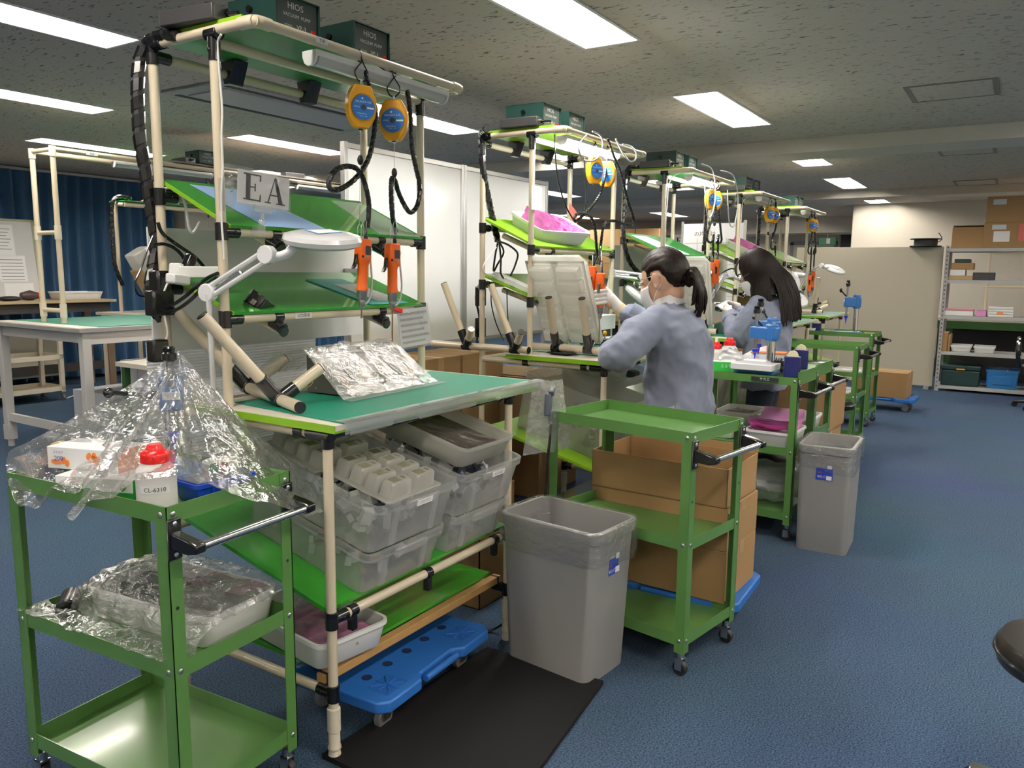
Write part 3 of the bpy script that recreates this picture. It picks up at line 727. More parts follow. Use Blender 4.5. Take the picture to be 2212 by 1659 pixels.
m = MB().bx(-.045,.045,-.03,.03,-.02,-.012).bx(-.045,.045,-.03,-.022,-.012,.03).bx(-.045,.045,.022,.03,-.012,.03).bx(-.045,-.037,-.022,.022,-.012,.03).bx(.037,.045,-.022,.022,-.012,.03)
mk('body', m, blk, t, bevel=.003); mk('flap', MB().box((.06,.0,.01),(.04,.05,.006),(0,.5,0)), blk, t); mk('tab', MB().bx(-.05,-.04,-.008,.008,-.01,.006), steel, t)
# list in a clear sleeve hanging from the lower rail
t = thing('hanging_list', 'printed check list in a clear sleeve hanging from the lower rail', 'document', (.81,.382,1.235), rot=(R(-6),R(-3),0))
pm = mat('form_paper',(.70,.70,.70),.8)
mk('sheet', MB().bx(-.085,.085,-.0006,.0006,-.14,.0), pm, t)
m = MB()
for i in range(6):
    z = -.018-.021*i; m.bx(-.075,(.055 if i%2 else .08),-.0014,-.0008,z-.0045,z+.0045)
mk('print', m, mat('form_print',(.38,.38,.39),.8,vary=.3,vscale=120), t, smooth=False)
mk('sleeve', MB().bx(-.092,.092,-.003,-.0026,-.148,.012), filmA, t, smooth=False)
mk('clip', MB().box((-.09,-.008,.002),(.045,.012,.016),(0,.3,0)), red_pl, t, bevel=.002)

# magnifier lamp
def magnifier(label, base, j1, j2, head, tilt=(0,0,0), s=1.0, lit=False):
    t = thing('magnifier_lamp', label, 'lamp', base)
    base, j1, j2, head = map(Vector,(base,j1,j2,head))
    m = MB().cyl(base+Vector((0,0,0)),base+Vector((0,0,.035)),.014*s,n=12).bx(base.x-.02*s,base.x+.02*s,base.y-.02*s,base.y+.02*s,base.z-.012,base.z)
    mk('clamp', m, white_gl, t, world=True, bevel=.002)
    def arm(a,b,nm):
        d = (b-a).normalized(); sd = d.cross(Vector((0,0,1))).normalized(); up = sd.cross(d).normalized()
        m = MB()
        for k in (-.5,.5):
            o = up*(.017*s*k*1.6)
            m.cyl(a+o,b+o,.0075*s,n=8)
        mk(nm,m,white_gl,t,world=True)
        m = MB().cyl(a-up*.004*s,a+(b-a)*.55,.0048*s,n=8); mk('spring',m,zinc,t,world=True)
    arm(base+Vector((0,0,.03)),j1,'lower_arm'); arm(j1,j2,'upper_arm')
    for j in (j1,j2):
        d = (j2-j1).cross(Vector((0,0,1))).normalized()
        m = MB().cyl(j-d*.012*s,j+d*.014*s,.026*s,n=12); mk('elbow_joint',m,white_gl,t,world=True,bevel=.002)
    hd = (head-j2); e = j2 + hd*.35
    m = MB().tube([j2,j2+hd*.15+Vector((0,0,-.012*s)),e+Vector((0,0,-.012*s)),e+hd*.12],.0135*s,10,4)
    mk('neck',m,white_gl,t,world=True)
    E = Euler(tilt).to_matrix().to_4x4()
    m = MB(); m.T = Matrix.Translation(head) @ E
    m.lathe((0,0,0),[(.06,-.020),(.088,-.020),(.104,-.012),(.109,0),(.104,.011),(.085,.017),(.064,.019)],28)
    mk('head',m,white_gl,t,world=True)
    m = MB(); m.T = Matrix.Translation(head) @ E; m.lathe((0,0,0),[(.064,.0192),(.03,.0215),(.002,.022)][::-1],24)
    cp = mk('lens_cover',m,white_gl,t,world=True)
    m = MB(); m.T = Matrix.Translation(head) @ E; m.prism([(-.05,-.035),(.035,-.042),(.05,.02),(-.03,.04)],.0215,.0222,'z')
    st = mk('sticker',m,MATS.get('sticker_blue') or mat('sticker_blue',(.08,.33,.66),.4),t,world=True)
    m = MB(); m.T = Matrix.Translation(head) @ E; m.prism([(-.044,-.030),(.031,-.037),(.044,.017),(-.026,.034)],.0224,.0228,'z')
    mk('sticker_face',m,paper,st,world=False).data.transform(WM[t.name].inverted())
    return t
magnifier('white magnifier lamp on the front workstation with its arm reaching right', (.0,.47,.985), (-.04,0.42,1.306), (0.006,0.22,1.413), (0.115,0.12,1.458), (R(8),R(-6),0))

# ------------------------------------------------------------------ parts holder cradles (pipes in a V)
def cradle(name, label, F, B, js, up, down, Lu=.36, Ld=.10, rad=None, lean=None, feet=True, cap=.0):
    """base pipe F-B; at each fraction js a long arm along `up` and a short arm along `down`"""
    t = thing(name, label, 'parts holder', tuple(F)); F = Vector(F); B = Vector(B); d = (B-F).normalized()
    r = .0175
    mk('base_pipe', MB().cyl(F,B,r,n=16), ivory, t, world=True)
    mk('end_cap', MB().cyl(F-d*.003,F+d*.001,r*.97,n=16), blk, t, world=True)
    up, down = Vector(up).normalized(), Vector(down).normalized()
    for j in js:
        p = F.lerp(B,j)
        m = MB().cyl(p-d*.024,p+d*.024,r*1.25,n=16).cyl(p,p+up*.085,r*1.22,n=16).cyl(p,p+down*.06,r*1.22,n=16)
        mk('angle_joint', m, blk, t, world=True, bevel=.002)
        a = mk('long_arm', MB().cyl(p+up*.03,p+up*Lu,r,n=16), ivory, t, world=True)
        mk('arm_cap', MB().cyl(p+up*(Lu-.001),p+up*(Lu+.003),r*.97,n=16), blk, t, world=True)
        mk('short_arm', MB().cyl(p+down*.03,p+down*Ld,r,n=16), ivory, t, world=True)
        mk('arm_cap', MB().cyl(p+down*(Ld-.001),p+down*(Ld+.003),r*.97,n=16), blk, t, world=True)
    return t
cr = cradle('tray_cradle','V shaped tray holder of ivory pipes on the front workstation', (.025,.13,.995),(.222,.635,.995),(.30,.84),(-.19,.074,.247),(.125,-.048,.088),Lu=.325,Ld=.155)
mk('rubber_band', MB().tube([Vector((.178,.272,1.035))+Vector(p) for p in ((.02,-.008,.02),(.0,-.025,-.004),(-.02,.008,-.02),(.0,.022,.006))],.0012,6,4,True), mat('rubber_band',(.55,.32,.10),.5), cr, world=True)
# ------------------------------------------------------------------ bench mats
bench_mat(0,0,'dark green mat on the top of the front workstation', [(-.0,-.062),(1.0,-.062),(1.0,.44),(.05,.44)])
# clear sheet edge folded over the front of the bench
solo('edge_film', MB().prism([(-.066,.945),(-.068,.975),(-.05,.9785),(-.03,.978),(-.03,.979),(-.052,.9797),(-.070,.976),(-.068,.945)],0.0,1.03,'x'), clr, 'clear film strip folded over the front edge of the empty bench', 'plastic strip', smooth=False)

# sloped parts box under crinkled film
t = thing('parts_box', 'dark grey sloped parts box under crinkled film on the front workstation', 'box', (.50,.31,.977), R(3))
boxg = mat('olive_grey_case',(.062,.06,.05),.5)
for s in (-.19,.19):
    mk('side_panel', MB().prism([(.10,.004),(.10,.135),(.085,.14),(.07,.137),(-.085,.004)],s-.003,s+.003,'x'), boxg, t, bevel=.001)
mk('back_panel', MB().bx(-.19,.19,.096,.10,.004,.135), boxg, t)
sil = mat('inner_tray',(.30,.27,.26),.5,vary=.35,vscale=14)
m = MB().add([(-.187,-.083,.006),(.187,-.083,.006),(.187,.068,.118),(-.187,.068,.118)],[(0,1,2,3)]).bx(-.187,.187,.06,.097,.118,.121)
mk('sloped_tray', m, sil, t, smooth=False)
for i in range(7):
    x = -.165+.055*i; u = .25+.3*((i*37)%10)/10
    mk('loose_part', MB().ell((x,-.083+.15*u,.006+.112*u),(.024,.034,.010),10,6,(.62,.05,0)), psu_grey if i%2 else mat('copper_part%d'%i,(.32,.2,.14),.5), t)
for s in (-.19,):
    for y,z in ((.085,.12),(.085,.05),(.06,.018)): mk('side_screw', MB().cyl((s-.003,y,z),(s-.006,y,z),.004,n=8), zinc, t)
for x in (-.15,.15):
    for y in (-.06,.08): mk('foot', MB().cyl((x,y,-.001),(x,y,.006),.008,n=8), blk_matt, t)
filmB = film('crinkled_film', haze=.24, gloss=.17, scale=30, strength=.85, rough=.17)
def box_film(u, v):
    prof = [(.20,.06),(.16,.10),(.115,.142),(.085,.150),(.068,.146),(.02,.106),(-.04,.058),(-.09,.018),(-.115,.004),(-.15,.0035)]
    f = v*(len(prof)-1); i = min(int(f),len(prof)-2); a = f-i
    y = prof[i][0]*(1-a)+prof[i+1][0]*a; z = prof[i][1]*(1-a)+prof[i+1][1]*a
    x = -.235+.45*u - .05*max(0,(v-.4))*(1-u) + .05*max(0,v-.4)*u - (.25*max(0,.45-v)*(1-u))
    n = noise.noise(Vector((u*11,v*6,1.3)))*.005+noise.noise(Vector((u*34,v*20,4.3)))*.003
    f1 = .008*math.exp(-((u-.47-.12*(v-.4))/.012)**2)*(1 if v>.3 else 0) + .008*math.exp(-((u-.62-.25*(v-.4))/.012)**2)*(1 if v>.5 else 0)
    k = min(1,max(.15,(z)/.03))
    zz = z+(abs(n)+f1)*k+.001
    if z < .09 and v < .3: zz += .0
    return (x+n, y+n*.6, zz)
bf = MB().at((.50,.31,.976),(0,0,R(3))); bf.grid(box_film,90,70)
solo('plastic_film', bf, filmB, 'crinkled clear film thrown over the grey parts box', 'plastic film')

# storage boxes, tilted on the lower green shelf
def slope_pt(y): return .452 + .245*y
pp = film('frosted_box_plastic', haze=.27, gloss=.10, scale=4, strength=.08, tint=(1,1,1), rough=.25)
pp2 = film('frosted_tray_plastic', haze=.86, gloss=.05, scale=4, strength=.05, tint=(1,.99,.95), rough=.35, through=.7)
def lower_shelf(W, X, Y, m, e, label=None):
    a = math.atan(.245)
    b = MB().at((X+WL/2,Y-.0,.437),(a,0,0)).bx(-WL/2+.0,WL/2-.0,.012,.66,-.006,.006).mat(1).bx(-WL/2-.006,-WL/2,.012,.66,-.0065,.0065)
    mk('lower_board', b, [m,e], W, world=True, smooth=False)
    for z,y in ((.56,WD),):
        mk('rail', MB().cyl((X,Y+y,z),(X+WL,Y+y,z),PR,n=14), ivory, W, world=True)
    for x in (.08,.42,.80):
        mk('rail_clamp', MB().cyl((X+x-.014,Y,ZR),(X+x+.014,Y,ZR),.0185,n=14).box((X+x,Y,ZR-.035),(.022,.022,.045)), blk, W, world=True, bevel=.003)
lower_shelf(W1,0,0,board_green,board_green)
def storage_box(label, L=.335, D=.50, H=.15, name='storage_box', m=None, group=None, lab=None):
    t = thing(name,label,'storage box',group=group)
    b = MB(); b.bin(L,D,H,.965,.0025,.010,.025,.022); mk('body', b, m or pp, t, ang=50)
    g = MB()
    g.bx(-.07,.07,-D/2-.022,-D/2-.008,H-.03,H-.002); mk('handle', g, m or pp, t, bevel=.004)
    for x in (-.09,.09): mk('rib', MB().bx(x-.012,x+.012,-D/2*.98-.006,-D/2*.98,.01,H-.03), m or pp, t, bevel=.002)
    if lab:
        o = mk('box_label', MB().bx(-.035,.035,-D/2-.0245,-D/2-.0225,H-.024,H-.006), paper, t)
        text(lab,.012,ink,o,(0,-D/2-.025,H-.015),(R(90),0,0))
    return t
TA = math.atan(.245)
def on_slope(x, y, h=0):      # rests on the lower board of the front station, h above it
    return (x, y - math.sin(TA)*h, .437+.0062/math.cos(TA)+.245*y+math.cos(TA)*h)
bl0 = storage_box('lower frosted storage box of the left stack under the front bench', .35,.51,.135)
bl0.location = on_slope(.285,.242); bl0.rotation_euler = (TA,0,0)
bl1 = storage_box('frosted storage box full of small parts with white trays on top, left stack', .365,.525,.155,lab='パワフフ')
bl1.location = on_slope(.285,.242,.137); bl1.rotation_euler = (TA,0,0)
br0 = storage_box('lower frosted storage box of the right stack under the front bench', .33,.51,.135)
br0.location = on_slope(.68,.245); br0.rotation_euler = (TA,0,0)
br1 = storage_box('frosted storage box of the right stack, under the film covered grey tray', .345,.525,.155,lab='AミミCC')
br1.location = on_slope(.68,.245,.137); br1.rotation_euler = (TA,0,0)
def fillers(parent, n, L, D, z0, z1, cols, seed, name='part_inside'):
    rr = random.Random(seed)
    for i in range(n):
        x,y,z = rr.uniform(-L/2,L/2),rr.uniform(-D/2,D/2),rr.uniform(z0,z1); s = rr.uniform(.012,.028)
        b = MB().box((x,y,z),(s*1.6,s*1.2,s),(rr.random()*3,rr.random()*3,rr.random()*3)); mk(name,b,cols[i%len(cols)],parent,bevel=.003)
dk = mat('dark_blue_grey_part',(.07,.08,.11),.5)
# contents are things of their own, packed as loose small parts
def loose(label, mtx, L, D, z0, z1, cols, n, seed):
    rr = random.Random(seed); b = MB(); b.T = mtx
    for i in range(n):
        x,y,z = rr.uniform(-L/2,L/2),rr.uniform(-D/2,D/2),rr.uniform(z0,z1); s = rr.uniform(.012,.03)
        b.mat(i%len(cols)); b.box((x,y,z),(s*1.6,s*1.1,s*.8),(rr.random()*3,rr.random()*3,rr.random()*3))
    return solo('small_parts', b, cols, label, 'small parts', kind='stuff')
def MT(o): return Matrix.Translation(o.location) @ Euler(o.rotation_euler).to_matrix().to_4x4()
loose('jumble of grey and white small parts filling the left frosted box', MT(bl1), .27,.42,.02,.11,[white_pl,dk,white_pl,grey_pl],150,3)
loose('jumble of grey parts in the right frosted box', MT(br1), .26,.42,.02,.11,[grey_pl,white_pl,dk],90,5)
loose('pale loose parts in the bottom left frosted box', MT(bl0), .26,.42,.012,.05,[paper,white_pl,card_lt],40,6)
loose('pale loose parts in the bottom right frosted box', MT(br0), .25,.42,.012,.05,[paper,white_pl],36,8)
# moulded cell trays lying in the left stack
def cell_tray(label, nx=2, ny=4, cx=.115, cy=.095, h=.05):
    t = thing('moulded_tray',label,'parts tray')
    L, D = nx*cx+.03, ny*cy+.03
    mk('tray_base', MB().prism(MB().rrect(L/2,D/2,.015),0,.004,'z'), pp2, t, bevel=.001)
    for i in range(nx):
        for j in range(ny):
            x,y = (i-(nx-1)/2)*cx,(j-(ny-1)/2)*cy
            o = MB(); q = MB()
            rg = [[(x+a,y+b,z) for a,b in o.rrect(cx/2-.008-k,cy/2-.008-k,.012)] for z,k in ((.002,0),(h-.006,.004),(h,.009))]
            o.loft(rg); c = mk('cell',o,pp2,t)
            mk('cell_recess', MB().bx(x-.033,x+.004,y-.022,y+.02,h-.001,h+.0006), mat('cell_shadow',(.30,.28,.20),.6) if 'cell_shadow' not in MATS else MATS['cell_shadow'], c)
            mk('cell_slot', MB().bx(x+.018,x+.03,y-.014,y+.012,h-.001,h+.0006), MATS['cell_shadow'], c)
    return t
ct = cell_tray('white moulded tray with square cells on the left box stack, nearer the front'); ct.location = on_slope(.295,.13,.275); ct.rotation_euler = (TA,0,R(2)); ct.scale = (1,.62,1)
ct2 = dup(ct, on_slope(.27,.38,.275), label='white moulded tray with square cells on the left box stack, further back', rot=(TA,0,R(-2)))
# grey tray on the right stack
t = thing('grey_tray','grey tray under clear film topping the right box stack','tray',on_slope(.675,.235,.294),rot=(TA,0,0))
b = MB(); b.bin(.29,.45,.075,.93,.0025,.006,.03,.01); mk('body',b,pp2,t,ang=50)
mk('tray_content', MB().bx(-.12,.12,-.2,.2,.012,.045), mat('brown_parts',(.13,.10,.09),.6,vary=.8,vscale=22), t, bevel=.01)
fl = MB().grid(lambda u,v: (-.15+.30*u,-.235+.47*v,.082+.004*noise.noise(Vector((u*9,v*9,2)))-.02*math.exp(-((u-.5)**2+(v-.5)**2)*9)),40,50)
mk('film_cover',fl,filmA,t)

# white tray of pink foam on the bottom board
wb = thing('board_runner','green board on two wooden bars at the foot of the front workstation','board',(.45,.25,.205))
m = MB(); m.T = Matrix.Translation((.45,.26,.247)); m.bx(-.43,.43,-.19,.2,-.006,.006)
mk('board', m, board_green, wb, world=True, smooth=False)
for y in (.05,.48): mk('wood_bar', MB().bx(.0,.90,y-.016,y+.016,.214,.241), wood, wb, world=True, bevel=.002)
for x in (.012,.88):
    for y in (.05,.48): mk('rubber_tie', MB().bx(x-.004,x+.004,y-.018,y+.018,.190,.2425), blk_matt, wb, world=True)
t = thing('parts_tray','white tray of pink foam on the bottom board of the front workstation','tray',(.13,.215,.254),R(-8))
b = MB(); b.bin(.245,.42,.085,.92,.003,.007,.03,.012); mk('body',b,white_pl,t,ang=50)
mk('foam_sheet', MB().grid(lambda u,v: (-.095+.19*u,-.19+.30*v,.058+.012*noise.noise(Vector((u*5,v*5,3)))),30,30), mat('pink_foam_dusky',(.42,.17,.30),.45,bump=.9,bscale=260), t)
mk('clear_bag', MB().grid(lambda u,v: (-.10+.2*u,.06+.13*v,.07+.012*noise.noise(Vector((u*9,v*5,7)))),30,24), filmA, t)
text('18',.012,ink,t,(0,-.2135,.05),(R(90),0,0))

# blue dolly standing under the board
def make_dolly(label, L=.60, W=.40):
    t = thing('dolly',label,'dolly')
    out = [(-L/2+.03,-W/2),(-.12,-W/2),(-.09,-W/2+.03),(.09,-W/2+.03),(.12,-W/2),(L/2-.03,-W/2),(L/2,-W/2+.03),(L/2,W/2-.03),(L/2-.03,W/2),(.12,W/2),(.09,W/2-.03),(-.09,W/2-.03),(-.12,W/2),(-L/2+.03,W/2),(-L/2,W/2-.03),(-L/2,-W/2+.03)]
    mk('deck', MB().prism(out,.098,.135,'z'), blue_dolly, t, bevel=.006)
    hole = MATS.get('dark_hole') or mat('dark_hole',(.008,.02,.07),.6)
    for x in (-.2,-.1,0,.1,.2):
        for y in (-.05,.05): mk('deck_hole', MB().cyl((x,y,.1345),(x,y,.1358),.017,n=14), hole, t)
    for x in (-.2,.2):
        for y in (-.13,.13):
            b = MB(); b.prism([(x-.05,y-.04),(x+.05,y-.04),(x+.05,y+.04),(x-.05,y+.04)],.1345,.1356,'z')
            mk('deck_pocket', b, MATS.get('pocket_blue') or mat('pocket_blue',(.018,.11,.40),.45), t)
            b = MB()
            for k in range(4):
                a = R(45*k); b.box((x,y,.137),(.085 if k%2==0 else .1,.004,.004),(0,0,a))
            mk('deck_rib', b, blue_dolly, t)
    for s in (-1,1):
        mk('grip', MB().cyl((-.085,s*(W/2-.012),.117),(.085,s*(W/2-.012),.117),.012,n=12), blue_dolly, t)
    for x in (-L/2+.09,L/2-.09):
        for y in (-W/2+.08,W/2-.08):
            c = mk('caster', MB().cyl((x,y-.011,.033),(x,y+.011,.033),.033,n=18), MATS.get('grey_wheel') or mat('grey_wheel',(.17,.17,.17),.5), t, bevel=.003)
            mk('caster_fork', MB().bx(x-.018,x+.018,y-.017,y-.012,.03,.1).bx(x-.018,x+.018,y+.012,y+.017,.03,.1), steel, c)
    return t
dl = make_dolly('blue plastic dolly under the bottom board of the front workstation'); dl.location = (.40,.125,0); dl.rotation_euler = (0,0,R(3))

# ------------------------------------------------------------------ green carts
def make_cart(label, flush=False):
    t = thing('tool_cart',label,'cart')
    a,b = .1875,.30
    for sx in (-1,1):
        for sy in (-1,1):
            x,y = sx*a,sy*b
            p = mk('post', MB().add([], []).bx(min(x,x-sx*.036),max(x,x-sx*.036),min(y,y-sy*.003),max(y,y-sy*.003),.085,.857).bx(min(x,x-sx*.003),max(x,x-sx*.003),min(y,y-sy*.036),max(y,y-sy*.036),.085,.857), cart_green, t, smooth=False)
            for z in (.838,.470,.130):
                mk('screw', MB().ell((x+sx*.001,y-sy*.018,z),(.003,.007,.007),8,6), zinc, p)
                mk('screw', MB().ell((x-sx*.018,y+sy*.001,z),(.007,.003,.007),8,6), zinc, p)
            for z in (.74,.62): mk('post_hole', MB().cyl((x-sx*.018,y+sy*.0006,z),(x-sx*.018,y-sy*.001,z),.0045,n=8), blk_matt, p)
            c = mk('caster', MB().cyl((x-sx*.02-.010,y-sy*.02,.026),(x-sx*.02+.010,y-sy*.02,.026),.026,n=18), blk_matt, t, bevel=.003)
            mk('caster_fork', MB().cyl((x-sx*.02,y-sy*.02,.062),(x-sx*.02,y-sy*.02,.088),.014,n=12).bx(x-sx*.02-.015,x-sx*.02-.0115,y-sy*.02-.012,y-sy*.02+.014,.02,.065).bx(x-sx*.02+.0115,x-sx*.02+.015,y-sy*.02-.012,y-sy*.02+.014,.02,.065).bx(x-sx*.02-.015,x-sx*.02+.015,y-sy*.02-.014,y-sy*.02+.014,.06,.065), zinc, c)
    for z in (.857,.49,.15):
        A,B = a-.0035,b-.0035; m = MB()
        u = .028 if flush else 0; pz = z-.006 if flush else z-.038
        m.bx(-A,A,-B,B,pz-.002,pz)
        for s in (-1,1):
            m.bx(s*A-.0015,s*A+.0015,-B,B,z-.040,z); m.bx(-A,A,s*B-.0015,s*B+.0015,z-.040,z+u)
        mk('shelf', m, cart_green, t, smooth=False)
    h = MB().cyl((-a+.014,-b-.075,.775),(a-.014,-b-.075,.775),.0105,n=14)
    hd = mk('handle', h, chrome, t)
    for s in (-1,1):
        x = s*(a-.016)
        mk('handle_bracket', MB().bx(x-.018,x+.018,-b-.008,-b,.735,.83).prism([(-b-.006,.76),(-b-.006,.80),(-b-.06,.792),(-b-.09,.785),(-b-.09,.765),(-b-.06,.758)],x-.014,x+.014,'x'), blk, hd, bevel=.004)
        mk('bracket_screw', MB().ell((x,-b-.0085,.818),(.006,.003,.006),8,6).ell((x,-b-.0085,.747),(.006,.003,.006),8,6), zinc, hd)
    return t
C1 = make_cart('nearest green cart at the lower left, covered with clear film'); C1.location = (-.315,.315,0); C1.rotation_euler = (0,0,R(4.2))
C2 = dup(C1,(1.212,-.395,0),R(-9.4),'empty green cart behind the nearer grey bin')
C3 = make_cart('green cart carrying red capped bottles and blue tool stands', True); C3.location = (2.82,-.33,0); C3.rotation_euler = (0,0,R(-3))
C4 = dup(C3,(3.22,-.33,0),R(-3),'green cart holding the farther dark blue tape holder, just behind the loaded cart')
C5 = dup(C1,(5.0,-.26,0),R(-2),'empty topped green cart by the open carton, beyond the round stool')
C6 = dup(C1,(6.44,-.15,0),R(-2),'farthest green cart with a single blue tool stand')

def mid_pt(cart, x, y, z): return MT(cart) @ Vector((x,y,z))
# things on the nearest cart
def bottle(label, s=1.0, lab=None):
    t = thing('bottle',label,'bottle')
    bm_ = MATS.get('milky_bottle') or mat('milky_bottle',(.68,.66,.64),.45)
    mk('body', MB().lathe((0,0,0),[(.033,0),(.0365,.004),(.0365,.078),(.033,.088),(.024,.098),(.022,.104)],24), bm_, t)
    mk('cap', MB().lathe((0,0,0),[(.024,.098),(.0265,.100),(.0265,.114),(.024,.119),(.016,.123),(.0135,.132),(.0125,.133)],20), red_pl, t)
    if lab:
        o = mk('label', MB().grid(lambda u,v: (.0368*math.sin(-.75+1.5*u),-.0368*math.cos(-.75+1.5*u),.045+.014*v),10,1), paper, t)
        # lettering wrapped round the bottle
        me = text_mesh(lab,.0115).copy(); me.materials.clear(); me.materials.append(ink)
        for v in me.vertices:
            a = v.co.x/.0372; v.co = Vector((.0373*math.sin(a),-.0373*math.cos(a),.052+v.co.y))
        q = bpy.data.objects.new('lettering',me); COL.objects.link(q); q.parent = o
    t.scale = (s,s,s)
    return t
bt = bottle('milky white bottle with a red cap labelled CL-6310 on the nearest cart',1.2,'CL-6310'); bt.location = mid_pt(C1,-.135,-.205,.819); bt.rotation_euler = (0,0,R(-38))
def press(label, ball=(-.075,-.09,.265)):
    t = thing('press_stand',label,'hand press'); bx_,by_,bz_ = ball
    mk('base', MB().bx(-.075,.075,-.12,.10,0,.022), blue_press, t, bevel=.006)
    mk('column', MB().cyl((0,.05,.02),(0,.05,.255),.0215,n=20), chrome, t)
    mk('head', MB().bx(-.03,.03,-.06,.085,.175,.235).cyl((0,.05,.165),(0,.05,.25),.033,n=18), blue_press, t, bevel=.006)
    mk('spindle', MB().cyl((0,-.035,.10),(0,-.035,.31),.009,n=12), steel, t)
    k = mk('knob', MB().lathe((0,-.035,.30),[(.012,0),(.019,.004),(.019,.02),(.014,.024),(.016,.034),(.012,.038)],14), blk, t)
    mk('tip', MB().lathe((0,-.035,.07),[(.002,0),(.008,.028),(.010,.035),(.016,.037),(.016,.05),(.009,.052)],12), mat('blue_tip',(.02,.04,.5),.3) if 'blue_tip' not in MATS else MATS['blue_tip'], t)
    lv = mk('lever', MB().cyl((-.03,.0,.21),(-.075,.0,.214),.011,n=10).cyl((-.055,.0,.212),(bx_,by_,bz_),.0055,n=8), blk, t)
    mk('lever_ball', MB().ell((bx_,by_,bz_),(.0135,.0135,.0135),10,8), blk, lv)
    mk('name_plate', MB().bx(-.022,.022,-.0612,-.0600,.205,.225), paper, t)
    return t
p1 = press('blue hand press under clear film on the nearest cart',(-.150,.0,.222)); p1.location = mid_pt(C1,.115,.05,.819); p1.rotation_euler = (0,0,R(-34)); p1.scale = (1,1,1.04)
def tissue_box(label, col, col2, s=None, name='tissue_box', d=(.21,.105,.055)):
    t = thing(name,label,'tissue box'); L,W,H = d
    mk('carton', MB().bx(-L/2,L/2,-W/2,W/2,0,H), paper, t, bevel=.001)
    mk('side_print', MB().bx(-L/2-.0006,L/2+.0006,-W/2-.0006,W/2+.0006,0,H*.42), col2, t) if s == 'band' else None
    rr = random.Random(len(label)); q = MB()
    for i in range(7):
        x = rr.uniform(-L/2+.02,L/2-.02); z = rr.uniform(.012,H-.014); a = rr.random()*3
        pts = [(x+.016*math.cos(b)*math.cos(a)-.007*math.sin(b)*math.sin(a), z+.016*math.cos(b)*math.sin(a)*.6+.007*math.sin(b)*math.cos(a)) for b in [k*math.pi/4 for k in range(8)]]
        q.prism(pts,-W/2-.0012,-W/2-.0002,'y')
    mk('leaf_print', q, col, t, smooth=False)
    mk('end_print', MB().bx(-L/2-.0008,-L/2+.0002,-W/2,W/2,.0,H), col, t); mk('end_print', MB().bx(L/2-.0002,L/2+.0008,-W/2,W/2,0,H), col, t)
    return t
or_p = mat('orange_print',(.85,.25,.06),.5); gr_p = mat('green_print',(.02,.33,.05),.5)
tb = tissue_box('green leaf tissue box beneath the orange one, nearest cart', gr_p, gr_p,'band'); tb.location = mid_pt(C1,-.10,.02,.819); tb.rotation_euler = (0,0,R(-68))
t2 = tissue_box('orange leaf tissue box marked 200 on the nearest cart', or_p, or_p); t2.location = mid_pt(C1,-.07,.10,.8745); t2.rotation_euler = (0,0,R(-72))
text('200',.018,blue_ink,t2,(-.07,-.0542,.026),(R(90),0,0)); text('エルモア',.008,blue_ink,t2,(-.07,-.0542,.042),(R(90),0,0))
t = thing('tape_dispenser','dark blue tape holder under film at the far end of the nearest cart','tape dispenser',tuple(mid_pt(C1,-.09,.225,.819)),R(20))
mk('body', MB().bx(-.045,.045,-.06,.06,0,.06), blue_dark, t, bevel=.006)
mk('tape_roll', MB().lathe((0,.0,.075),[(.018,-.009),(.034,-.009),(.034,.009),(.018,.009)],22,'x'), mat('yellow_tape',(.72,.6,.25),.4), t)
t = thing('clear_cup','clear plastic cup of cotton swabs at the corner of the nearest cart','cup',tuple(mid_pt(C1,-.145,.255,.819)))
b = MB(); b.bin(.07,.07,.075,.85,.002,.002,.02,.006); mk('cup',b,clr,t)
for i in range(6): mk('swab', MB().cyl((0,0,.006),(.03*math.cos(i),.03*math.sin(i),.07),.0012,n=5), card_lt, t)
t = thing('blue_bin','royal blue parts bin with a clear lid on the nearest cart','parts bin',tuple(mid_pt(C1,.02,-.215,.819)),R(-2))
m = MB(); m.bin(.16,.10,.052,.9,.003,.005,.008,.010,2); mk('body',m,blue_tray,t,ang=40)
mk('rib', MB().bx(-.042,-.036,-.0525,-.046,.004,.042), blue_tray, t); mk('rib', MB().bx(.036,.042,-.0525,-.046,.004,.042), blue_tray, t)
mk('lid', MB().bx(-.075,.075,-.045,.045,.053,.055), clr, t)
mk('green_part', MB().ell((.0,.0,.07),(.012,.012,.014),10,8), mat('green_part',(.02,.15,.07),.4), t); mk('brown_part', MB().box((.035,.01,.066),(.018,.012,.02),(.3,.2,.5)), mat('brown_part',(.28,.08,.05),.5), t)
t = thing('swab_jar','pale plastic tub behind the blue bin on the nearest cart','tub',tuple(mid_pt(C1,.13,-.12,.819)))
mk('tub', MB().lathe((0,0,0),[(.042,0),(.05,.05),(.052,.055),(.048,.055),(.040,.004)],22), white_pl, t)

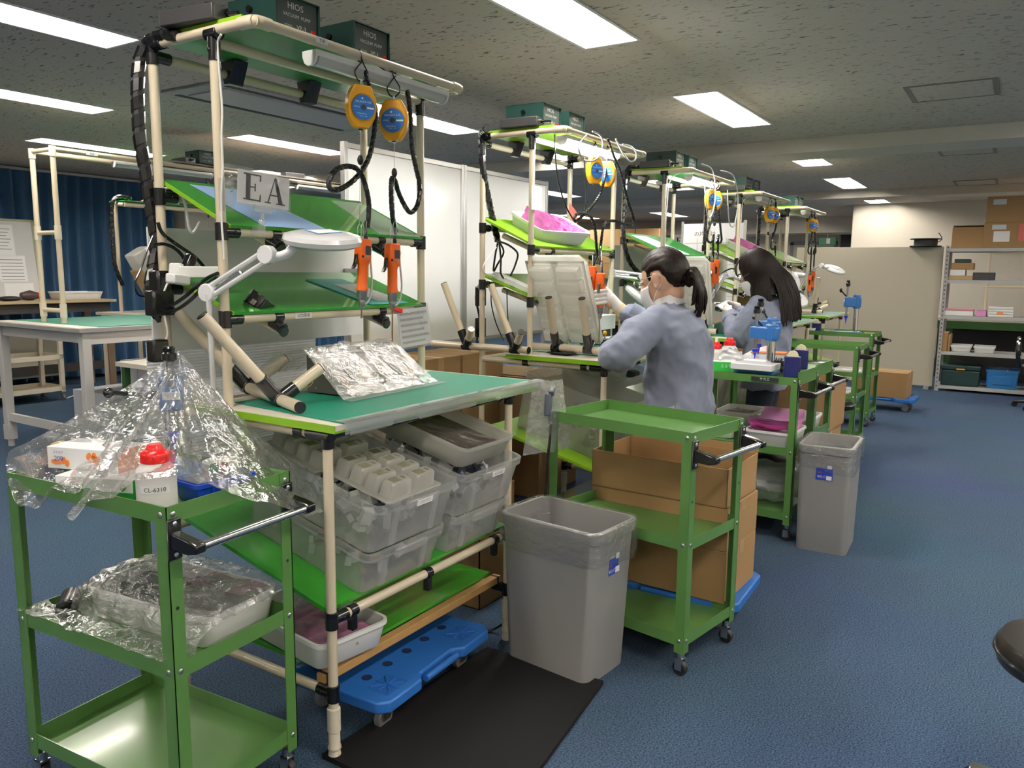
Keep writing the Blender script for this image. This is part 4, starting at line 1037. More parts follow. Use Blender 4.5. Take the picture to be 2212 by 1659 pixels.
# big sheet of film thrown over the nearest cart
filmC = film('cart_cover_film', haze=.15, gloss=.27, scale=22, strength=1.0, rough=.12)
apex = Vector((-.192,0.345,1.157))
rim = [Vector(p) for p in [(-.515,0.62,0.853),(-.545,0.527,0.808),(-.535,0.483,0.786),(-.535,0.375,0.838),(-.528,0.252,0.88),(-.515,0.19,0.911),(-.545,0.228,0.852),(-.55,0.268,0.801),(-.52,0.237,0.834),(-.5,0.117,0.892),(-.47,-.029,0.937),(-.346,0.07,0.876),(-.338,-.005,0.867),(-.216,-.05,0.805),(-.104,-.05,0.753),(0.013,0.05,0.747),(.02,.25,.875),(.02,.45,.86),(-.1,.66,.87),(-.3,.67,.88),(-.46,.68,.9)]]
RC = crom(rim,6,True)
def tent(u, v):
    n = len(RC); f = u*n; i = int(f)%n; a = f-int(f)
    b = RC[i].lerp(RC[(i+1)%n],a)
    p = apex.lerp(b, v)
    sag = .035*math.sin(math.pi*v)*(.4+.6*abs(math.sin(u*math.pi*5.3)))
    rip = .012*v*(1-v*.3)*math.sin(u*2*math.pi*17+2*math.sin(v*4))+.010*v*noise.noise(Vector((u*30,v*5,.7)))
    d = noise.noise_vector(p*24)*.004*min(1,v*3)+noise.noise_vector(p*60)*.002
    o = Vector((0,0,-sag)) + (b-apex).cross(Vector((0,0,1))).normalized()*rip*.8 + Vector((0,0,rip*.8)) + d
    return p+o
m = MB().grid(tent,230,70)
solo('cover_film', m, filmC, 'large crinkled clear film tented over the nearest cart and its blue hand press', 'plastic film')
# film covered white tray on its middle shelf
t = thing('parts_tray','white tray of dark and pink parts under film on the nearest cart','tray',tuple(mid_pt(C1,.055,-.03,.4525)),R(6))
b = MB(); b.bin(.24,.45,.085,.94,.003,.006,.03,.012); mk('body',b,white_pl,t,ang=50)
mk('dark_block', MB().box((-.03,.06,.075),(.12,.14,.05),(.1,.1,.3)), psu_grey, t, bevel=.008)
mk('grey_block', MB().box((.02,-.09,.075),(.14,.12,.045),(0,.05,.2)), mat('grey_lump',(.2,.19,.18),.6), t, bevel=.01)
mk('pink_sheet', MB().grid(lambda u,v: (.0+.12*u,-.20+.2*v,.10+.012*noise.noise(Vector((u*4,v*4,9)))-.02*u),16,16), mat('dull_pink_sheet',(.26,.13,.18),.6), t)
solo('black_roll', MB().cyl(mid_pt(C1,-.12,.2,.485),mid_pt(C1,-.06,.27,.485),.028,n=18), blk, 'black roll under film at the far corner of the middle cart shelf', 'roll', bevel=.003)
def midfilm(u, v):
    x = -.20+.395*u; y = -.28+.57*v
    inside = max(0,1-abs((x-.055)/.17)**4)*max(0,1-abs((y+.03)/.27)**4)
    z = .462+.105*inside**.45+.025*math.exp(-((x+.02)**2+(y-.03)**2)/.012)
    if x < -.13: z = max(z-.01, .486 if x < -.178 else .462+.02)
    z += .010*noise.noise(Vector((x*22,y*22,5)))+.006*noise.noise(Vector((x*60,y*50,1)))+.006*abs(noise.noise(Vector((x*14+y*30,y*6,8))))
    return MT(C1) @ Vector((x+.01*noise.noise(Vector((y*20,3,1))), y, z+.012))
m = MB().grid(midfilm,120,150); solo('cover_film', m, film('tray_film',haze=.17,gloss=.26,scale=30,strength=1.0,rough=.13), 'crinkled clear film heaped over the tray on the middle shelf of the nearest cart', 'plastic film')

# ------------------------------------------------------------------ anti fatigue mat, bins, cartons
m = MB().prism([(-.02,.03),(.77,.005),(.79,-.455),(-.02,-.55)],0.001,.016,'z')
solo('floor_mat', m, mat('black_foam_mat',(.0055,.0055,.006),.85,bump=.1,bscale=90,spec=.25), 'black rubber mat on the floor in front of the empty workstation', 'floor mat', smooth=False)
def waste_bin(label, L=.27, W=.41, H=.54, lab=None):
    t = thing('waste_bin',label,'bin'); l,w = L/2,W/2; m = MB()
    def ring(a,b,z,r): return [(x,y,z) for x,y in m.rrect(a,b,r,5)]
    m.loft([ring(l*.93,w*.82,0,.03),ring(l*.935,w*.825,.006,.03),ring(l*.985,w*.95,H-.045,.035),ring(l,w,H-.04,.04),ring(l+.004,w+.004,H-.004,.042),ring(l,w,H,.04),ring(l-.012,w-.012,H,.034),ring(l-.016,w-.016,H-.03,.034),ring(l*.88,w*.78,.012,.03)])
    mk('body',m,grey_pl,t,ang=35)
    fm = MATS.get('bin_liner') or film('bin_liner',haze=.05,gloss=.15,scale=30,strength=.9,rough=.13)
    q = MB(); rr = [Vector((x,y,0)) for x,y in q.rrect(l+.008,w+.008,.045,6)]; n = len(rr); rg = []
    for k,(dz,g) in enumerate(((-.06,-.035),(-.02,-.018),(.004,-.006),(.003,.004),(-.04,.006),(-.085,.004),(-.12,-.004))):
        ring_ = []
        for i,p in enumerate(rr):
            d = p.normalized(); w_ = noise.noise(Vector((p.x*20,p.y*20,k*.6)))
            ring_.append(p+d*(g+.006*w_*(k!=2))+Vector((0,0,H+dz+(.04*noise.noise(Vector((p.x*5,p.y*5,2))) if k>4 else .006*w_*(k>3)))))
        rg.append(ring_)
    q.loft(rg,cap=False); mk('liner',q,fm,t)
    return t
B1 = waste_bin('grey plastic bin with clear liner on the black floor mat corner'); B1.location = (.872,-.262,0); B1.rotation_euler = (0,0,R(-6))
def bin_label(par, L, W, H, side, sz=(.075,.085)):
    a = .13
    blu = MATS.get('bin_label_blue') or mat('bin_label_blue',(.015,.05,.40),.35)
    w,h = sz; y = -W/2*.925
    o = mk('label', MB().bx(-w/2,w/2,y-.0015,y,H-.17,H-.17+h), blu, par)
    text('45',.034,white_ink,o,(-.014,y-.002,H-.17+h*.76),(R(90),0,0)); text('BELC',.016,white_ink,o,(-.012,y-.002,H-.17+h*.15),(R(90),0,0),sx=1.1)
    mk('label_photo', MB().bx(.013,.033,y-.0022,y-.0012,H-.17+h*.55,H-.17+h*.85), paper, o); mk('bar_code', MB().bx(.010,.035,y-.0022,y-.0012,H-.168,H-.148), paper, o)
    mk('red_strip', MB().bx(-.03,-.012,y-.0022,y-.0012,H-.17+h*.33,H-.17+h*.38), red_ink, o)
bin_label(B1,.27,.41,.54,'y',(.06,.09))
B2 = waste_bin('grey plastic bin with the blue 45 label facing us in the aisle',.255,.36,.545); B2.location = (2.70,-.782,0); B2.rotation_euler = (0,0,R(-88))
bin_label(B2,.255,.36,.545,'x',(.078,.105))
def carton(label, c, d, rz, m=None, name='carton', flaps=None, tape=True, group=None, op=False):
    t = thing(name,label,'carton',(c[0],c[1],c[2]),R(rz),group); x,y,z = d[0]/2,d[1]/2,d[2]; m = m or card
    if op:
        b = MB(); th = .004
        b.bx(-x,x,-y,-y+th,0,z).bx(-x,x,y-th,y,0,z).bx(-x,-x+th,-y,y,0,z).bx(x-th,x,-y,y,0,z).bx(-x,x,-y,y,0,th)
        mk('box',b,m,t,smooth=False)
    else:
        mk('box', MB().bx(-x,x,-y,y,0,z), m, t, bevel=.003)
        mk('tape', MB().bx(-.025,.025,-y-.0006,y+.0006,z*.75,z+.0006), MATS.get('packing_tape') or mat('packing_tape',(.40,.26,.12),.35), t) if tape else None
    for f in flaps or ():
        mk('flap', f, m, t, smooth=False)
    return t
CS = [(1.53,-.40,.136,.345,.575,.205,-2),(1.53,-.40,.342,.345,.575,.165,-2.5),(1.525,-.395,.508,.34,.57,.15,-2)]
dl2 = dup(dl,(1.55,-.42,0),R(92),'blue plastic dolly under the carton stack behind the empty green cart')
LB = ['bottom carton of the stack on the blue dolly behind the empty green cart','middle carton of the stack on the blue dolly behind the empty green cart','top open carton of the stack on the blue dolly behind the empty green cart']
for (x,y,z,a,b,h,r),l in zip(CS,LB): carton(l,(x,y,z),(a,b,h),r,op=(z>.5),flaps=[MB().box((.175+.012,0,.10),(.004,.56,.15),(0,.12,0)), MB().bx(-.05,.05,-.286,-.282,.11,.15)] if z>.5 else None)

# ------------------------------------------------------------------ second workstation
bench_mat(0,0,'dark green mat on the bench of the ponytailed worker', [(1.95,.01),(2.78,.01),(2.78,.56),(1.95,.56)])
cradle('tray_cradle','V shaped pipe holder reaching behind the second bench, no tray in it', (1.75,.445,1.0),(1.75,1.035,1.0),(.13,.62),(-.02,.42,.93),(-.45,-.5,.62),Lu=.34,Ld=.135)
cB = cradle('tray_cradle','V shaped pipe holder carrying the white cell tray on the second bench', (1.90,.125,1.006),(1.90,.53,1.006),(.18,.62),(-.40,-.05,.91),(.8,.2,.45),Lu=.27,Ld=.10)
# leaning white cell tray, its underside towards us
t = thing('moulded_tray','big white moulded cell tray leaning in the pipe holder before the ponytailed worker','parts tray',(1.985,.335,1.028),rot=(0,R(-27),0))
L,D = .445,.315
b = MB(); rg = []
o = MB()
mk('tray_rim', MB().add([], []).bx(.0,.006,-D/2,D/2,0,.012).bx(0,.006,-D/2,D/2,L-.012,L).bx(0,.006,-D/2,-D/2+.012,0,L).bx(0,.006,D/2-.012,D/2,0,L).bx(0,.004,-.02,.02,0,L), pp2, t, smooth=False)
for i in range(6):
    for j in range(2):
        z0 = .016+i*.069; y0 = (-.135 if j == 0 else .012)
        q = MB(); rg = []
        for dx,k in ((.004,0),(-.03,.004),(-.038,.012)):
            rg.append([(dx,y0+.0615+a,z0+.031+c) for a,c in q.rrect(.063-k,.031-k,.008)])
        q.loft(rg, cap=False); q.add(rg[-1],[tuple(range(len(rg[-1])))])
        mk('cell',q,pp2,t)
mk('tray_flange', MB().prism([(-D/2-.006,L-.02),(-D/2-.006,.03),(-D/2,.0),(D/2,0),(D/2+.006,.03),(D/2+.006,L-.02),(D/2-.03,L+.02),(-D/2+.03,L+.02)],.006,.03,'x'), pp2, t, bevel=.004)
# shelf tray of pink foam
def slope_loc(k, u, v, X, Y):
    p = on_shelf(k,u,v); return (p.x+X,p.y+Y,p.z)
A2, A1 = math.atan2(.128,WD-.403), math.atan2(.10,WD-.403)
def pink_tray(label, X, Y, u, v, rz=0, s=1.0):
    t = thing('parts_tray',label,'tray',slope_loc(2,u,v,X,Y),rot=(A2,0,R(rz))); t.scale = (s,)*3
    b = MB(); b.bin(.37,.25,.075,.92,.003,.006,.03,.012); mk('body',b,white_pl,t,ang=50)
    for i in range(9):
        x = -.13+.034*i; 
        mk('foam_sheet', MB().grid(lambda u_,v_: (x+.01*noise.noise(Vector((v_*7,u_*5,i)))+.02*v_,-.10+.2*u_,.015+(.105-.006*i)*v_+.006*noise.noise(Vector((u_*9,i,3)))),14,8), pink if i%2 else pink_hot, t)
    return t
pink_tray('white tray of pink foam sheets on the upper lime shelf of the second workstation',*ST[1],.36,.14,-14)
solo('red_sheet', MB().grid(lambda u,v: (2.48+.10*u,.62+.02*math.sin(v*2),1.60+.16*v-.05*u),8,8), mat('salmon_sheet',(.62,.14,.10),.5), 'salmon red sheet standing at the right end of the upper lime shelf', 'sheet')
# power strip and cords on the lower lime shelf
p = on_shelf(1,.05,.12)
solo('power_strip', MB().at(slope_loc(1,.06,.12,*ST[1]),(A1,0,0)).bx(-.03,.03,-.13,.15,0,.03), white_pl, 'white power strip lying on the lower lime shelf of the second workstation', 'power strip', bevel=.004)
adapter('white cube adapter at the front of the lower lime shelf, second workstation', slope_loc(1,.07,-.01,1.79,.06) and (1.865,.475,1.285), (.06,.06,.045), (A1,0,0), white_pl)
spiral_hose('cable_bundle', [(1.642,0.62,2.028),(1.769,0.74,2.032),(1.774,0.74,1.945),(1.794,0.74,1.827),(1.832,0.74,1.73),(1.878,0.74,1.62),(1.857,0.7,1.527)], .017, 'thick black spiral wrapped cable bundle on the left rear post of the second workstation')
cable('electric_cable', [(1.802,0.66,1.524),(1.778,0.66,1.456),(1.763,0.66,1.377),(1.799,0.66,1.411),(1.852,0.66,1.469),(1.818,0.66,1.513)], .005, blk, 'black cord loop hanging from the bundle of the second workstation')
cable('electric_cable', [(1.78,0.64,1.518),(1.797,0.64,1.434),(1.798,0.64,1.366),(1.841,0.64,1.332),(1.909,0.64,1.316)], .005, blk, 'black cord dropping straight onto the lower lime shelf')
cable('electric_cable', [(1.788,0.64,1.519),(1.841,0.62,1.502),(1.887,0.6,1.463),(1.831,0.58,1.401),(1.763,0.56,1.356)], .005, blk, 'black cord bending right to the plugs, second workstation')
cable('white_cable', [(1.802,0.66,1.502),(1.722,0.66,1.444),(1.675,0.66,1.399),(1.691,0.66,1.366),(1.771,0.66,1.352)], .0035, white_pl, 'white cord arching to the power strip of the second workstation')
cable('thin_cable', [(1.711,0.66,1.328),(1.74,0.66,1.276),(1.748,0.66,1.208),(1.791,0.66,1.115),(1.859,0.66,1.029)], .003, blk, 'thin black cord falling behind the second bench, left')
cable('thin_cable', [(1.854,0.64,1.279),(1.86,0.64,1.182),(1.87,0.64,1.112)], .003, blk, 'thin black cord falling behind the second bench, right')
for i,(px,py,s) in enumerate(((1040,640,.05),(1034,720,.06))):
    adapter('black power adapter hanging on the rear left post of the second workstation, %s' % ('upper','lower')[i], Vector((1.853,0.8,1.248)) + Vector((0,0,-.16*i)), (.05,.04,.10), (0,0,0))
cable('electric_cable', [(1.897,0.82,1.341),(1.84,0.82,1.247),(1.874,0.82,1.128),(1.85,0.82,1.009),(1.892,0.82,0.977)], .006, blk, 'black cords bundled beside the adapters of the second workstation')
# balancers, hoses and screwdrivers
b2 = dup(b0,(2.10,.292,1.868),R(-20),'yellow spring balancer facing us on the second workstation'); b3 = dup(b0,(2.235,.292,1.865),R(-80),'yellow spring balancer seen edge on, second workstation')
d2 = dup(d0,(1.963,0.22,1.404),None,'orange electric screwdriver hanging free beside the one in the gloved hand',rot=(0,R(3),R(15)))
d3 = dup(d1,(1.955,.170,1.372),None,'orange electric screwdriver gripped by the ponytailed worker',rot=(0,R(1),R(10))); 
spiral_hose('screwdriver_hose', [(2.241,0.3,1.924),(2.189,0.28,1.843),(2.142,0.28,1.759),(2.041,0.28,1.684),(1.932,0.28,1.629),(1.891,0.28,1.613),(1.876,0.28,1.63),(1.931,0.28,1.655),(2.008,0.28,1.655),(2.068,0.28,1.63),(2.102,0.28,1.576),(2.116,0.28,1.508),(2.129,0.28,1.452),(1.972,0.22,1.411)], .0075, 'looped black spiral hose to the free screwdriver of the second workstation')
spiral_hose('screwdriver_hose', [(2.209,0.28,2.036),(2.283,0.28,1.967),(2.371,0.28,1.896),(2.467,0.28,1.763),(2.552,0.28,1.671),(2.543,0.28,1.631),(2.447,0.28,1.629),(2.332,0.28,1.639),(2.25,0.28,1.634),(2.198,0.28,1.613),(2.175,0.28,1.556),(2.163,0.28,1.487),(2.006,0.2,1.416)], .0075, 'long black spiral hose reaching far right, second workstation')
cable('black_cable', [(1.888,0.4,2.021),(1.901,0.4,1.916),(1.931,0.4,1.812),(2,0.4,1.708),(2.09,0.4,1.635)], .004, blk, 'thin black cord hanging under the lit bar, second workstation')
cable('black_cable', [(2.232,0.42,1.959),(2.247,0.42,1.868),(2.262,0.42,1.775),(2.247,0.42,1.668)], .004, blk, 'second thin black cord ending at the hose loop, second workstation')
hs = MATS['clear_hose']
cable('air_tube', [(1.883,0.22,2.006),(1.804,0.22,1.954),(1.805,0.22,1.913),(1.852,0.22,1.886),(1.936,0.22,1.892),(2.012,0.22,1.927),(2.038,0.22,1.986),(2.007,0.22,2.02),(1.929,0.22,2.025)], .004, hs, 'clear air tube loop round the front rail of the second workstation')
cable('air_tube', [(2.18,0.22,2.027),(2.264,0.22,1.972),(2.35,0.22,1.941),(2.419,0.22,1.956),(2.428,0.22,1.992),(2.356,0.22,2.016),(2.261,0.22,2.012)], .004, hs, 'clear air tube loop at the right end of the second front rail')
solo('post_note', MB().at((1.805,.445,1.665),(0,0,0)).bx(-.045,.045,-.0006,.0006,0,.11), paper, 'white paper note on the front post of the second workstation', 'note')
rail_tag(W2,'ベース',.014,-.03,1.003,.30,.01,.01) if False else None
magnifier('white magnifier lamp in front of the masked face of the ponytailed worker', (2.62,.50,.975), (2.723,0.48,1.372), (2.762,0.3,1.352), (2.602,0.24,1.234), (R(35),R(15),0))
# white goods on the second bench
t = thing('round_tub','white round tub on the second bench by the worker elbow','tub',(2.42,.30,.9765)); mk('tub', MB().lathe((0,0,0),[(.075,0),(.082,.045),(.085,.05),(.080,.05),(.072,.005)],26), white_gl, t)
solo('white_sheet_box', MB().bx(2.42,2.62,.40,.55,1.06,1.14), paper, 'bright white box behind the screwdriver hand', 'box', bevel=.003)
solo('box_stand', MB().bx(2.45,2.60,.42,.54,.9765,1.059), psu_grey, 'dark stand under the bright white box on the second bench', 'stand', bevel=.003)
t = thing('brush_pot','black pot with an orange knob on the second bench','pot',(2.24,.28,.9765)); mk('pot', MB().lathe((0,0,0),[(.026,0),(.028,.05),(.024,.05)],14), blk_matt, t); mk('knob', MB().ell((.0,0,.085),(.012,.012,.014),10,8), yellow, t); mk('stem', MB().cyl((0,0,.04),(0,0,.08),.004,n=8), steel, t)
t = thing('flat_tray','black flat tray under the pipe holder on the second bench','tray',(1.90,.34,.9755)); b = MB(); b.bin(.10,.13,.012,.8,.002,.002,.006,.004,2); mk('tray',b,blk,t)
# below the second bench
lower_shelf(W2,*ST[1],board_lime,board_lime); lower_shelf(W3,*ST[2],board_green2,board_lime); lower_shelf(W4,*ST[3],board_lime,board_lime); lower_shelf(W5,*ST[4],board_lime,board_lime)
def on_slope_at(k,x,y,h=0):
    p = on_slope(x,y,h); return (p[0]+ST[k][0],p[1]+ST[k][1],p[2])
clearbox = film('clear_box_plastic', haze=.26, gloss=.10, scale=4, strength=.08, tint=(.92,.92,.89), rough=.2)
for i,(x,l) in enumerate(((.30,'large hazy clear box on the lime board under the second bench, left one'),(.68,'large hazy clear box on the lime board under the second bench, right one'))):
    s = storage_box(l,.36,.56,.30,m=clearbox); s.location = on_slope_at(1,x,.30); s.rotation_euler = (TA,0,0)
    loose('loose black and grey parts in the %s clear box under the second bench' % ('left','right')[i], MT(s), .26,.44,.02,.16,[blk,grey_pl,paper,dk],46,20+i)
t = thing('cell_tray','grey cell tray on top of the clear boxes under the second bench','parts tray',on_slope_at(1,.62,.36,.302),rot=(TA,0,0)); b = MB(); b.bin(.40,.40,.06,.93,.003,.006,.02,.01); mk('tray',b,clearbox,t,ang=50); mk('dark_part', MB().box((.08,-.12,.03),(.12,.05,.035),(0,.1,.2)), psu_grey, t, bevel=.004); mk('blue_part', MB().ell((-.03,.02,.03),(.05,.035,.02),12,8), blue_press, t)
dl3 = dup(dl,(1.95,.36,0),R(4),'blue plastic dolly in the shade under the second bench')
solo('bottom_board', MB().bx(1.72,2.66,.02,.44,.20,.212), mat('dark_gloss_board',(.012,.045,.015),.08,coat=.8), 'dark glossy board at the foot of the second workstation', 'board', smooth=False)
# cartons between the first and second workstation
carton('tall brown carton with a white label behind the front workstation', (1.36,.92,0), (.42,.38,.80), 0)
solo('carton_label', MB().bx(1.41,1.48,.7295,.7303,.66,.80), paper, 'white label on the tall brown carton', 'label', smooth=False)
carton('small open brown carton beside the right leg of the front workstation', (1.17,.38,0), (.26,.30,.49), 0, op=True)
carton('flat topped carton with a loose lid behind the second bench', (2.80,1.12,.40), (.52,.52,.34), 4, m=card_lt, flaps=[MB().box((-.10,-.02,.352),(.26,.5,.004),(0,-.06,0))])
carton('carton under the flat topped one behind the second bench', (2.80,1.12,0), (.52,.52,.398), 2)
carton('brown carton standing below the white board, left one', (1.95,1.30,0), (.36,.34,.90), 0)
carton('brown carton standing below the white board, right one', (2.36,1.30,0), (.42,.34,.90), 0)
# bag with a plug taped to the bench corner
t = thing('plastic_bag','clear bag with a grey plug hung at the right corner of the front bench','bag',(1.045,-.075,.70))
def bag(u,v,s):
    w = .10+.06*(1-v); x = -.01+(u-.5)*w*1.5; 
    return (1.045+x*.86, -.082-.012*s*math.sin(math.pi*u)*(.3+math.sin(math.pi*v))+x*-.35+.006*noise.noise(Vector((u*6,v*7,s))), .705+.27*v+.008*noise.noise(Vector((u*9,2,s)))*(v<.05 or v>.95))
fb = film('bag_film',haze=.16,gloss=.17,scale=14,strength=.8,rough=.14)
for s in (1,-1): mk('bag_side', MB().grid(lambda u,v: bag(u,v,s),24,34), fb, t, world=True)
gp = mat('blue_grey_plug',(.06,.075,.10),.5)
mk('plug', MB().box((1.035,-.083,.885),(.05,.022,.08),(0,.15,.35)).cyl((1.052,-.085,.86),(1.046,-.087,.81),.014,.009,n=10).box((1.055,-.087,.935),(.05,.018,.02),(0,-.3,.35)), gp, t, world=True, bevel=.004)
cable('black_cable', [(1.048,-.087,.81),(1.04,-.087,.74),(1.03,-.085,.66),(1.02,-.08,.5),(.985,-.07,.40),(.955,-.06,.30),(.94,-.03,.12),(.90,.08,.008),(.8,.16,.008),(.72,.22,.008)], .0055, blk, 'black cord from the bagged plug down to the floor')
cable('black_cable', [(0.953,0.3,0.87),(0.974,0.3,0.827),(1.005,0.3,0.785),(1.017,0.3,0.736)], .004, blk, 'thin black cord hanging under the front bench')

# ------------------------------------------------------------------ whiteboards and panels behind
def whiteboard(label, x0, x1, y, z0, z1):
    t = thing('whiteboard',label,'whiteboard',((x0+x1)/2,y,0)); c = (x0+x1)/2; a = (x1-x0)/2
    wb_ = MATS.get('whiteboard_enamel') or mat('whiteboard_enamel',(.86,.87,.87),.16,coat=.5)
    mk('panel', MB().bx(-a,a,-.008,.008,z0,z1), wb_, t)
    for s,(p,q,r_,w) in (('top',(-a,a,z1-.012,z1+.016)),('bottom',(-a,a,z0-.014,z0+.012))):
        mk('frame_rail', MB().bx(p,q,-.014,.014,r_,w), M_frame, t, bevel=.002)
    for s in (-1,1):
        mk('frame_post', MB().bx(s*a-.014,s*a+.014,-.016,.016,.03,z1+.02), M_frame, t, bevel=.002)
        mk('foot', MB().bx(s*a-.02,s*a+.02,-.2,.2,0,.03), M_frame, t, bevel=.003)
    return t
whiteboard('large white board behind the front workstation, left of the pair', 1.63,2.66,1.52,.93,2.02)
whiteboard('large white board behind the second workstation, right of the pair', 2.69,3.72,1.52,.93,2.02)
mk('back_panel', MB().bx(.01,.96,.771,.779,1.11,1.50), mat('panel_white',(.88,.88,.90),.4), W1)
for W_,(X_,Y_) in ((W3,ST[2]),(W4,ST[3])): mk('back_panel', MB().bx(X_+.01,X_+.92,Y_+.771,Y_+.779,1.11,1.56), MATS['panel_white'], W_, world=True)
for x in (.03,.86): mk('panel_hanger', MB().bx(x-.006,x+.006,.70,.772,1.35,1.38), zinc, W1)
m = MB(); n_ = 40
m.grid(lambda u,v: (.0+.72*u,.80+.0006*math.sin(v*math.pi*2*56),.58+.56*v),2,448)
mk('corrugated_sheet', m, mat('corrugated_white',(.80,.81,.84),.45), W1)
t = thing('green_table','green legged table seen through the gap behind the front bench','table',(2.1,3.4,0)); gd = mat('dark_green_paint',(.03,.10,.02),.4)
mk('tabletop', MB().bx(-.5,.5,-.3,.3,.70,.73), laminate, t)
for sx in (-.45,.45):
    for sy in (-.26,.26): mk('leg', MB().bx(sx-.02,sx+.02,sy-.02,sy+.02,0,.70), gd, t)
t = thing('blue_chair','blue seated chair seen through the gap behind the front bench','chair',(2.15,2.65,0)); bs = mat('blue_seat',(.02,.03,.25),.6)
mk('seat', MB().prism(MB().rrect(.22,.22,.05),.42,.48,'z'), bs, t, bevel=.01); mk('backrest', MB().bx(-.2,.2,.2,.24,.62,.95), bs, t, bevel=.015); mk('back_post', MB().bx(-.02,.02,.21,.235,.4,.7), blk, t); mk('stem', MB().cyl((0,0,.1),(0,0,.42),.025,n=12), blk, t)
for i in range(5): mk('base_arm', MB().cyl((0,0,.09),(.26*math.cos(i*1.2566),.26*math.sin(i*1.2566),.05),.016,n=8), blk, t); mk('caster', MB().cyl((.26*math.cos(i*1.2566)-.01,.26*math.sin(i*1.2566),.025),(.26*math.cos(i*1.2566)+.01,.26*math.sin(i*1.2566),.025),.025,n=12), blk, t)

# ------------------------------------------------------------------ third to fifth workstations
bench_mat(0,0,'dark green mat on the bench of the long haired worker', [(3.52,.01),(4.40,.01),(4.40,.56),(3.52,.56)])
bench_mat(0,0,'dark green mat on the fourth bench', [(5.16,.02),(6.08,.02),(6.08,.57),(5.16,.57)])
bench_mat(0,0,'dark green mat on the last bench', [(6.82,.04),(7.72,.04),(7.72,.59),(6.82,.59)])
cradle('tray_cradle','pipe tray holder on the third bench beside the long haired worker', (3.50,.10,1.006),(3.50,.52,1.006),(.2,.7),(-.40,-.05,.91),(.8,.2,.45),Lu=.27,Ld=.10)
cradle('tray_cradle','pipe tray holder standing upright on the fourth bench', (5.30,.08,1.08),(5.30,.50,1.08),(.12,.7),(-.1,-.12,.95),(.35,-.8,.3),Lu=.33,Ld=.13)
cradle('tray_cradle','pipe tray holder on the last bench, near end', (6.80,.12,1.012),(6.80,.50,1.012),(.2,.7),(-.22,-.1,.95),(.5,-.6,.35),Lu=.34,Ld=.15)
cradle('tray_cradle','pipe tray holder on the last bench, far end', (7.35,.20,1.05),(7.35,.60,1.05),(.25,.8),(.03,-.05,1),(.2,-.8,.3),Lu=.30,Ld=.12)
# white bright cell tray leaning on the third bench
KID.clear()
mt = [o for o in bpy.data.objects if o.get('label','').startswith('big white moulded')][0]
dup(mt,(3.60,.33,1.028),label='big white moulded cell tray leaning behind the head of the ponytailed worker',rot=(0,R(-15),0))
t = thing('grey_green_box','grey green metal box on the third bench in front of the long haired worker','box',(3.83,.13,.9765)); gg = mat('grey_green_case',(.16,.24,.22),.45)
mk('case', MB().prism([(-.07,0),(.07,0),(.07,.06),(-.04,.10),(-.07,.10)],-.09,.09,'x'), gg, t, bevel=.004); mk('screw', MB().cyl((-.091,-.05,.02),(-.094,-.05,.02),.005,n=8), blk, t)
bal = [(3,0,.39,'nearer yellow spring balancer on the third workstation',-25),(2,0,.44,'yellow spring balancer seen edge on, third workstation',-75)]
for k,u,l,r in ((2,.39,'yellow spring balancer facing us on the third workstation',-20),(2,.50,'yellow spring balancer edge on, third workstation',-75),(3,.27,'left yellow spring balancer on the fourth workstation',-30),(3,.42,'right yellow spring balancer on the fourth workstation',-35),(4,.27,'left yellow spring balancer on the last workstation',-35),(4,.40,'right yellow spring balancer on the last workstation',-40)):
    dup(b0,(ST[k][0]+u,ST[k][1]+.231,1.868),R(r),l)
def hang_driver(k,u,z,l,loop,rz=10):
    X,Y = ST[k]; o = dup(d0,(X+u,Y+.20,z),None,l,rot=(0,R(2),R(rz)))
    pts = [(X+u+.05,Y+.24,2.01),(X+u+.09,Y+.23,1.9),(X+u+.06,Y+.22,1.78),(X+u-.07*loop,Y+.21,1.68),(X+u-.10*loop,Y+.21,1.60),(X+u-.02,Y+.205,1.585),(X+u+.02,Y+.205,1.64),(X+u+.0,Y+.20,z+.12),(X+u+.008,Y+.20,z+.03)]
    spiral_hose('screwdriver_hose', pts, .0078, 'black spiral hose of the '+l.replace('orange electric ',''))
hang_driver(2,.40,1.45,'orange electric screwdriver left of two on the third workstation',1)
hang_driver(2,.50,1.47,'orange electric screwdriver right of two on the third workstation',-1)
hang_driver(3,.40,1.50,'orange electric screwdriver behind the long haired head, fourth workstation',1)
hang_driver(4,.22,1.37,'lower orange electric screwdriver on the last workstation',1)
hang_driver(4,.36,1.41,'higher orange electric screwdriver on the last workstation',-1)
for k,nm in ((2,'third'),(3,'fourth'),(4,'last')):
    X,Y = ST[k]
    spiral_hose('cable_bundle', [(X+.06,Y+.60,2.06),(X-.02,Y+.64,2.06),(X-.025,Y+.67,1.98),(X-.02,Y+.67,1.8),(X-.02,Y+.67,1.6),(X+.02,Y+.64,1.45),(X+.12,Y+.6,1.36)], .016, 'black spiral cable bundle on the rear post of the %s workstation' % nm)
    solo('power_strip', MB().at((X+.16,Y+.52,1.30),(A1,0,0)).bx(-.03,.03,-.13,.12,0,.03), white_pl, 'white power strip on the lower shelf of the %s workstation' % nm, 'power strip', bevel=.004)
    cable('black_cable', [(X+.12,Y+.6,1.36),(X+.2,Y+.5,1.42),(X+.3,Y+.47,1.36),(X+.34,Y+.46,1.28),(X+.26,Y+.45,1.32),(X+.2,Y+.5,1.31)], .006, blk, 'tangled black cord on the lower shelf of the %s workstation' % nm)
    cable('white_cable', [(X+.03,Y+.23,2.03),(X+.05,Y+.38,1.98),(X+.02,Y+.39,1.8),(X-.005,Y+.385,1.5),(X+.01,Y+.385,1.2)], .0035, white_pl, 'thin white cord down the front post of the %s workstation' % nm)
